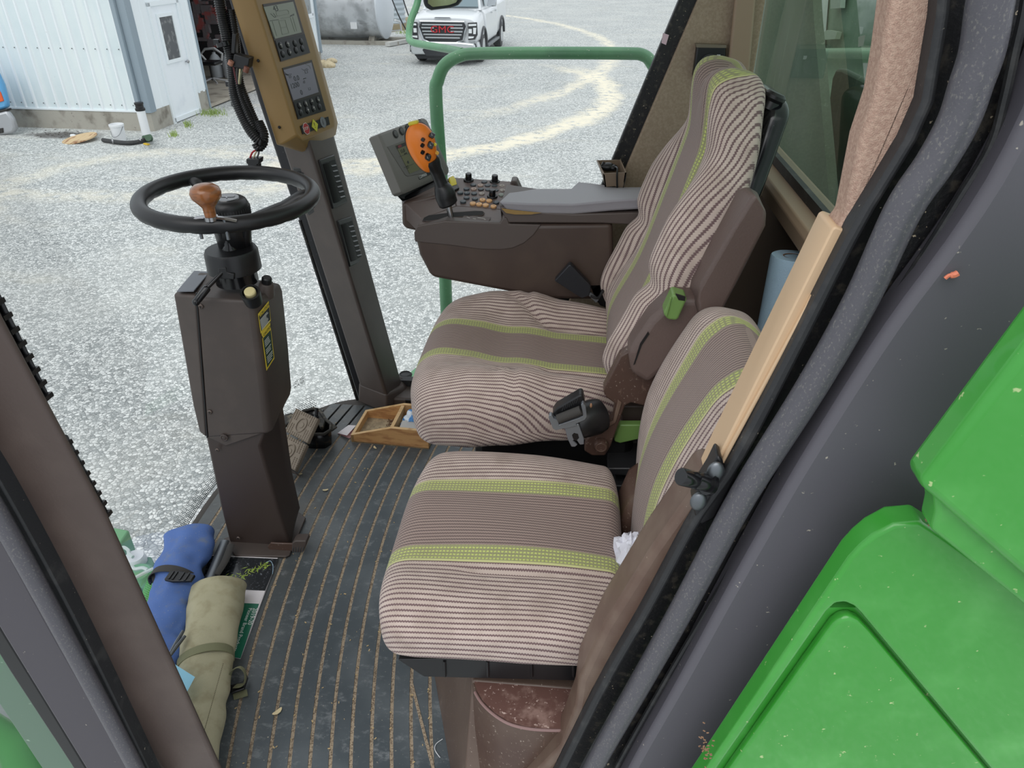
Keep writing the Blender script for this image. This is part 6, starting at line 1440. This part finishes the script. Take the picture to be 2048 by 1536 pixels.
# rear hump of the base, behind the cushion
ap([(1262, 1006), (1300, 980), (1330, 1000), (1330, 1130), (1290, 1110), (1240, 1090), (1236, 1060)], 1.10, .12, BROWN3, 'base_hump', .02, tb)
ap([(1216, 1022), (1262, 1010), (1290, 1020), (1240, 1062), (1228, 1062)], 1.21, .06, BROWN2, 'base_rear', .01, tb)
tag(obj('plastic_bag', crumple(at(1262, 1120, Y=.98), .052, (.62, .8, 1.0), 11, .7, 22), mat('white_bag', (226, 226, 236), .35), sharp=18), 'crumpled white plastic bag beside the passenger seat cushion', 'bag')

# shelf behind with towel rolls
zsh = at(1500, 693, X=.46).z
sh = thing('rear_shelf', 'dark carpeted shelf behind the passenger seat', 'shelf', V((.42, 1.3, 0)))
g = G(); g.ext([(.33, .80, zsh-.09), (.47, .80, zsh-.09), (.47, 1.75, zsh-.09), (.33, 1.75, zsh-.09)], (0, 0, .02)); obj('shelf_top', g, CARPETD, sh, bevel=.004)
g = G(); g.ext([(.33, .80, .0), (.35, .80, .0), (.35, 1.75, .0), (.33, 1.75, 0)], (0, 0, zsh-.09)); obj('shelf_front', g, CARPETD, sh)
zsh -= .07
tc_ = at(1590, 512, Y=1.43)
tw = thing('paper_towel_roll', 'tall blue paper towel roll standing upright on the rear shelf', 'paper towel', V((tc_.x-.02, 1.40, zsh)))
ax_ = (tc_-V((tc_.x-.008, 1.39, zsh))); H_ = ax_.length; ax_.normalize(); b0 = tc_-ax_*H_
g = G(); g.lathe([(.023, H_-.003), (.0235, H_), (.045, H_), (.0465, H_-.003), (.0465, .0), (.023, 0)], b0, ax_, 40); g.jitter(.0008, 30); obj('towel_layers', g, BLUEP, tw)
g = G(); g.lathe([(.021, H_-.001), (.0232, H_-.001), (.0232, .01), (.021, .01)], b0, ax_, 28, caps=False); obj('cardboard_core', g, CARD, tw, solid=.001)
g = G(); g.lathe([(.021, .0), (.0211, .012), (.001, .012), (.001, 0)], b0, ax_, 20); obj('core_bottom', g, CARD, tw)
p2 = at(1507, 703, Z=zsh+.075)
cn = thing('open_can', 'white rimmed tub with brown cardboard lid behind the passenger backrest', 'tub', V((p2.x, p2.y, zsh)))
g = G(); g.lathe([(.040, 0), (.044, .07), (.046, .074), (.044, .078), (.042, .074), (.001, .074)], (p2.x, p2.y, zsh), n=32); obj('tub', g, WHITE, cn)
g = G(); g.lathe([(.001, .0745), (.040, .0745), (.040, .0765), (.001, .0765)], (p2.x, p2.y, zsh), n=28); obj('cardboard_lid', g, CARD, cn)

# ================================================================ RIGHT ARMREST CONSOLE
con = thing('armrest_console', 'dark brown armrest control console on the far side of the driver seat', 'console', V((-.15, 1.95, .62)))
YC = 1.84
def cx(l, Y, dy, m, nm, bev=.004, par=con, seg=3, label=None):
    g = G(); g.ext([at(x, y, Y=Y) for x, y in l], (0, dy, 0)); return obj(nm, g, m, par, bevel=bev, seg=seg, label=label)
CBR = mat('console_brown', (72, 58, 52), .42, var=(8, (80, 66, 58), .4, .7), bump=(900, .15, .0005)); CBR2 = mat('console_taupe', (84, 74, 70), .45, bump=(900, .2, .0005))
cx([(829, 470), (836, 450), (1225, 448), (1230, 600), (1100, 600), (956, 573), (866, 556), (858, 548), (838, 510)], YC, .22, CBR, 'console_body', .012)
cx([(829, 480), (828, 466), (834, 452), (890, 442), (1000, 446), (1006, 436), (1014, 436), (1018, 448), (1082, 450), (1068, 470), (1048, 487), (1025, 497), (1000, 500), (960, 499), (900, 491), (830, 484)], YC-.003, .05, CBR2, 'console_upper_cover', .003)
cx([(803, 408), (804, 450), (812, 458), (840, 464), (900, 470), (900, 400), (870, 390)], 2.0, .13, CBR, 'console_nose', .008)
# sloping top deck
def d3(x, y, Y): return at(x, y, Y=Y)
A_, B_, C_, D_, E_, F_ = d3(836, 451, YC), d3(1006, 447, YC), d3(1003, 419, 1.925), d3(1031, 363, 2.10), d3(902, 354, 2.12), d3(803, 401, 2.03)
Gg = d3(912, 412, 1.93); Hh = d3(880, 424, 1.90); Kk = d3(842, 436, 1.885)
def deck(l, nm, m, drop=.05, bev=.003):
    g = G(); g.loft([[p for p in l], [p-UP*drop for p in l]]); 
    bmesh.ops.triangulate(g.bm, faces=[f for f in g.bm.faces if len(f.verts) > 4]); return obj(nm, g, m, con, bevel=bev)
CTOP = mat('console_top', (100, 88, 84), .4, bump=(900, .2, .0005))
deck([A_, B_, C_, Gg, Hh, Kk], 'lever_ledge', CTOP)
deck([Kk, Hh, Gg, E_, F_], 'nose_deck', CTOP)
deck([Gg, C_, D_, E_], 'button_deck', mat('button_deck', (104, 90, 86), .4, bump=(900, .2, .0005)))
cx([(1022, 362), (1032, 362), (1046, 392), (1010, 400)], 2.08, .05, CBR2, 'deck_cheek', .004)
# slot and legend plate
ln_ = (B_-A_).cross(Gg-A_).normalized()
if ln_.z < 0: ln_ = -ln_
def lp_(x, y, o=.0008): return onpl(x, y, A_.lerp(B_, .5).lerp(Gg, .05), ln_)+ln_*o
g = G(); g.ext([lp_(x, y, .002) for x, y in ((846, 442), (848, 438), (856, 433), (880, 429), (950, 424), (964, 424), (968, 427), (964, 431), (940, 433), (900, 436), (860, 443), (850, 444))], ln_*.0008); obj('lever_slot', g, mat('slot_shade_black', (14, 12, 12), .7), con)  # near-black sheet laid on the deck, painting the shade inside the slot
g = G(); g.tube([lp_(x, y, .002) for x, y in ((845, 443), (848, 437), (858, 432), (900, 427), (950, 423), (966, 424), (969, 428), (964, 432), (938, 434), (900, 437), (858, 444))], .0014, 6, wrap=True); obj('slot_rim', g, CBR2, con)
g = G(); g.ext([lp_(x, y, .002) for x, y in ((928, 433), (982, 436), (977, 445), (921, 443))], ln_*.0008); pp = obj('legend_plate', g, CBR2, con)
g = G()
for l in (((934, 436), (940, 438)), ((946, 439), (952, 440)), ((955, 437), (970, 439)), ((968, 441), (972, 441))):
    a, b = lp_(*l[0], .003), lp_(*l[1], .003); s_ = (b-a).normalized().cross(ln_)*.0006; g.ext([a-s_, b-s_, b+s_, a+s_], ln_*.0002)
obj('legend_marks', g, GL, pp)
# buttons
bn = (C_-Gg).cross(E_-Gg).normalized()
if bn.z < 0: bn = -bn
def bpnt(x, y, o=0):
    # on the two-triangle deck, use the mean plane
    return onpl(730+x/5.91, 220+y/5.91, (C_+Gg+D_+E_)/4, bn)+bn*o
bcol = {'d': mat('button_slate', (66, 74, 80), .4), 'p': mat('button_blush', (172, 148, 136), .45), 'l': mat('button_stone', (156, 146, 138), .45), 'o': mat('button_peach', (226, 176, 122), .45), 'g': mat('button_sage', (140, 150, 140), .45), 'k': mat('button_dark', (40, 48, 54), .35)}
for x, y, k in ((1410, 858, 'd'), (1280, 893, 'd'), (1365, 900, 'p'), (1450, 900, 'd'), (1530, 905, 'd'), (1618, 905, 'l'), (1200, 940, 'd'), (1285, 942, 'p'), (1370, 945, 'k'), (1455, 950, 'd'), (1545, 958, 'd'), (1625, 960, 'l'), (1125, 985, 'd'), (1205, 990, 'd'), (1290, 995, 'd'), (1378, 997, 'l'), (1612, 1012, 'g'), (1200, 1045, 'd'), (1300, 1057, 'd'), (1390, 1070, 'o'), (1468, 1080, 'o'), (1160, 1090, 'd'), (1275, 1112, 'o'), (1350, 1122, 'o'), (1427, 1132, 'o'), (1520, 1147, 'o'), (1550, 1100, 'd')):
    p = bpnt(x, y); g = G(); g.lathe([(.0082, -.001), (.0086, .003), (.0078, .0042), (.0005, .0046)], p, bn, 18); b_ = obj('console_button', g, bcol[k], con)
    g = G()
    for j in range(2):
        q = p+bn*.0046+V((random.uniform(-.003, .003), random.uniform(-.003, .003), 0)); g.box(q, (random.choice((.003, .0008)), .001, .0006))
    obj('button_mark', g, STB if k in 'opl' else GL, b_)
for x, y in ((1225, 836), (1535, 857), (1505, 1030)):
    p = bpnt(x, y); g = G(); g.lathe([(.0150, -.001), (.0150, .003), (.0135, .005), (.0005, .005)], p, bn, 26); kb = obj('knob_skirt', g, BLACK, con)
    g = G(); r = []
    g.lathe([(.0092, .004), (.0090, .020), (.0080, .0225), (.0005, .0225)], p, bn, 20); kk = obj('rotary_knob', g, BLACKG, kb)
a = bpnt(1050, 900)
g = G(); g.ext([bpnt(x, y, .000) for x, y in ((975, 850), (1060, 815), (1115, 940), (1030, 980))], bn*.006); rk = obj('rocker_frame', g, BLACK, con, bevel=.002)
g = G(); g.loft([[bpnt(x, y, .006) for x, y in ((985, 858), (1050, 828), (1092, 905), (1015, 930))], [bpnt(x, y, .014) for x, y in ((990, 852), (1046, 826), (1078, 872), (1008, 896))]]); obj('yellow_rocker', g, YEL, rk, bevel=.002, label='yellow rocker switch')
# padded arm
ZA = .868
near = [at(x, y, Y=YC-.005) for x, y in ((997, 404), (1060, 407), (1146, 408), (1232, 400), (1300, 396))]
far = [(1300, 374, 2.10), (1248, 374, 2.10), (1156, 363, 2.14), (1141, 377, 2.06), (1027, 377, 2.03)]
farp = [at(x, y, Y=Y) for x, y, Y in far]
topr = near+farp
g = G(); g.loft([topr, [V((p.x+(.012 if i in (0, 9) else 0), p.y+(.004 if i < 5 else 0), p.z-.012)) for i, p in enumerate(topr)], [V((p.x+(.020 if i in (0, 9) else 0), p.y+(.006 if i < 5 else 0), p.z-.030)) for i, p in enumerate(topr)]])
bmesh.ops.triangulate(g.bm, faces=[f for f in g.bm.faces if len(f.verts) > 5])
obj('arm_pad', g, ARMG, con, bevel=.006, seg=4, label='grey grained armrest pad')
cx([(998, 412), (1080, 424), (1146, 428), (1300, 424), (1300, 452), (1205, 447), (1014, 446)], YC, .2, CBR2, 'pad_base', .004)
g = G(); g.ext([at(x, y, Y=YC-.0065) for x, y in ((1003, 417), (1030, 421), (1062, 424), (1082, 426), (1062, 429), (1030, 429), (1012, 426))], (0, .003, 0)); obj('worn_patch', g, mat('worn_foam', (150, 122, 74), .9, bump=(300, .6, .001)), con)

# joystick
js = thing('control_lever', 'hydrostatic control lever with an orange button head and black grip', 'joystick', at(903, 441, Y=1.87))
JY = 1.875
def jp(x, y, o=0): return at(x, y, Y=JY+o)
g = G(); g.tube([jp(904, 441), jp(896, 405)], .0082, 16); obj('shaft', g, STEEL, js)
g = G(); g.tube(curve([jp(899, 412), jp(893, 398), jp(889, 385), jp(884, 372), jp(882, 366)], 5), [.012, .022, .026, .0265, .0268, .0270, .0275, .0278, .0278, .0275, .027, .0262, .025, .0238, .0225, .0210, .0195, .0185, .0180, .0178, .0178][:21], 20); obj('boot', g, BLACK, js)
g = G(); g.tube(curve([jp(885, 374), jp(878, 355), jp(870, 336, -.004), jp(862, 318, -.008)], 5), [.0185]*6+[.0188]*4+[.020, .0215, .023, .024, .024, .024], 18, up=(0, 1, 0), flat=(1.1, .9)); obj('grip', g, BLACK, js)
hc = jp(845, 296, -.012)
U_ = (jp(835, 252)-jp(862, 345)).normalized(); N_ = (CAM-hc); N_ = (N_-U_*N_.dot(U_)).normalized(); N_ = (Matrix.Rotation(math.radians(-18), 3, U_) @ N_); S_ = U_.cross(N_).normalized()
if S_.x < 0: S_ = -S_
def head(rx, ry, rz, c, m, nm, lo=-1.0, n=28):
    rings = []
    for i in range(n+1):
        a = lerp(-math.pi/2, math.pi/2, i/n); q = max(math.cos(a), 1e-3)
        w_ = .92+.22*math.sin(a)
        rings.append([c+U_*(math.sin(a)*ry)+S_*(q*rx*w_*math.cos(2*math.pi*k/28))+N_*(max(q*rz*math.sin(2*math.pi*k/28), lo)) for k in range(28)])
    g = G(); g.loft(rings); return obj(nm, g, m, js)
head(.040, .063, .028, hc, ORANGE, 'orange_head', lo=-.004)
head(.042, .066, .024, hc-N_*.010-S_*.004, BLACK, 'head_back', lo=-.02)
HS = {}
def hbtn(zx, zy, r, m, nm, h=.006, sq=1.0):
    x, y = 730+zx/5.91, 220+zy/5.91
    p = onpl(x, y, hc, N_); d = p-hc; a = d.dot(U_)/.063; b = d.dot(S_)/.040
    hgt = .028*math.sqrt(max(0.05, 1-a*a-b*b)); p = p+N_*hgt
    p = onpl(x, y, p, N_)
    nrm = (N_+U_*a*.5+S_*b*.5).normalized(); g = G()
    x_ = nrm.cross(U_).normalized(); y_ = x_.cross(nrm)
    rings = [[p+(x_*math.cos(q)*sq+y_*math.sin(q))*r*(1+.10*math.cos(4*q))*k_+nrm*h_ for q in [2*math.pi*j/20 for j in range(20)]] for k_, h_ in ((1.0, -.004), (1.0, h*.6), (.82, h), (.01, h))]
    g.loft(rings); o = obj(nm, g, m, js)
    if r > .006:
        g = G(); g.box(p+nrm*(h+.0002), (.0035, .0008, .001)); g.box(p+nrm*(h+.0002)+y_*.003, (.001, .0008, .0025)); obj('button_mark', g, GL, o)
hbtn(790, 300, .0072, BLACKG, 'thumb_button', sq=1.15); hbtn(685, 350, .0050, BLACKG, 'thumb_button'); hbtn(680, 418, .0052, BLACKG, 'thumb_button'); hbtn(775, 415, .0092, BLACKG, 'thumb_button', sq=.85); hbtn(683, 498, .0052, BLACKG, 'thumb_button'); hbtn(745, 556, .0094, BLACKG, 'thumb_button', sq=.8)
hbtn(828, 408, .0042, YEL, 'yellow_thumb_button', .004); hbtn(852, 508, .0048, mat('amber_button', (226, 170, 70), .4), 'amber_thumb_button', .003)
g = G(); p = hc+U_*.063-S_*.004; g.box(p+U_*.001, (.026, .016, .009), Matrix((S_, N_, U_)).transposed()); obj('yellow_top_switch', g, YEL, js, bevel=.003)

# monitor
mo = thing('monitor', 'grey framed display monitor tilted behind the orange control lever', 'monitor', at(850, 392, Y=2.06))
ma = math.radians(18.3); MD = V((math.sin(ma), math.cos(ma), 0)); mt = math.radians(22)
MU = V((-MD.y*math.sin(mt), MD.x*math.sin(mt), math.cos(mt))); MN = MD.cross(MU).normalized()
M0 = at(775, 325, Y=1.985)
if MN.dot(CAM-M0) < 0: MN = -MN
def mp(zx, zy, o=0): return onpl(730+zx/5.91, 220+zy/5.91, M0, MN)+MN*o
outl = [(150, 300), (170, 278), (670, 96), (700, 100), (735, 125), (990, 690), (990, 735), (975, 765), (480, 985), (450, 985), (425, 965)]
o1 = [mp(x, y) for x, y in outl]
inn = [mp(x, y, .004) for x, y in ((185, 312), (200, 296), (665, 120), (690, 122), (712, 142), (955, 690), (955, 715), (945, 732), (490, 945), (470, 945), (450, 930))]
g = G(); g.loft([inn, o1, [p-MN*.030-MD*.004 for p in o1], [p-MN*.038-MD*.0 for p in inn]]); mb = obj('monitor_case', g, GREYM, mo, bevel=.004, seg=3)
g = G(); g.ext([mp(x, y, .0042) for x, y in ((248, 440), (560, 318), (800, 300), (905, 700), (490, 790), (460, 775))], MN*.0012); sf = obj('screen_surround', g, mat('surround_grey', (104, 102, 98), .45), mo, bevel=.001)
g = G(); g.ext([mp(x, y, .0056) for x, y in ((343, 425), (560, 340), (780, 330), (860, 620), (640, 705), (508, 760))], MN*.0008); scn = obj('screen', g, mat('mono_lcd', (104, 104, 72), .3), mo)
g = G(); g.ext([mp(x, y, .0066) for x, y in ((345, 430), (465, 385), (478, 422), (362, 468))], MN*.0004); obj('screen_banner', g, BLACK, scn)
g = G(); g.ext([mp(x, y, .0072) for x, y in ((362, 432), (402, 415), (412, 442), (372, 460))], MN*.0004); obj('red_icon', g, mat('icon_red', (120, 34, 40), .4), scn)
text('screen_text', '15.0', .0135, mp(398, 505, .0068), MD, MU, SEGM, scn, depth=.0003); text('screen_text', '22', .0115, mp(470, 690, .0068), MD, MU, SEGM, scn, depth=.0003); text('screen_text', 'n/min', .007, mp(440, 528, .0068), MD, MU, SEGM, scn, depth=.0003)
for l in (((385, 560), (500, 520)), ((440, 690), (560, 640))):
    a, b = mp(*l[0], .0066), mp(*l[1], .0066); s_ = MU*.0004; g = G(); g.ext([a-s_, b-s_, b+s_, a+s_], MN*.0003); obj('screen_line', g, SEGM, scn)
g = G(); p = mp(488, 625, .0068); g.ext([p+(MD*math.cos(a)+MU*math.sin(a))*.004 for a in [k*math.pi/6 for k in range(12)]], MN*.0004); obj('screen_dot', g, SEGM, scn)
for x, y in ((345, 290), (418, 255), (492, 220), (566, 190), (636, 160)):
    p = mp(x, y, .0042); g = G(); g.lathe([(.0105, 0), (.0105, .001), (.0088, .0012), (.0082, .0034), (.0005, .0038)], p, MN, 22); b_ = obj('soft_key', g, mat('softkey_grey', (78, 78, 76), .3), mo)
    g = G(); g.tube([p+(MD*math.cos(a)+MU*math.sin(a))*.0106+MN*.001 for a in [2*math.pi*k/22 for k in range(22)]], .0010, 5, wrap=True); obj('key_ring', g, BLACK, b_)
g = G(); g.ext([mp(x, y, .0045) for x, y in ((615, 795), (800, 715), (812, 745), (628, 828))], MN*.0006); nbp = obj('name_badge', g, BLACK, mo)
text('badge_lettering', 'COMMAN', .0115, mp(622, 806, .0053), (mp(800, 730)-mp(622, 806)), MU, STW, nbp, depth=.0003, ratio=.85)
g = G(); g.loft([[mp(x, y, -.03) for x, y in ((480, 985), (940, 780), (985, 840), (560, 1020))], [at(801, 396, Y=2.03), at(880, 362, Y=2.10), at(890, 372, Y=2.08), at(805, 403, Y=2.02)]]); obj('monitor_foot', g, BLACK, mo)
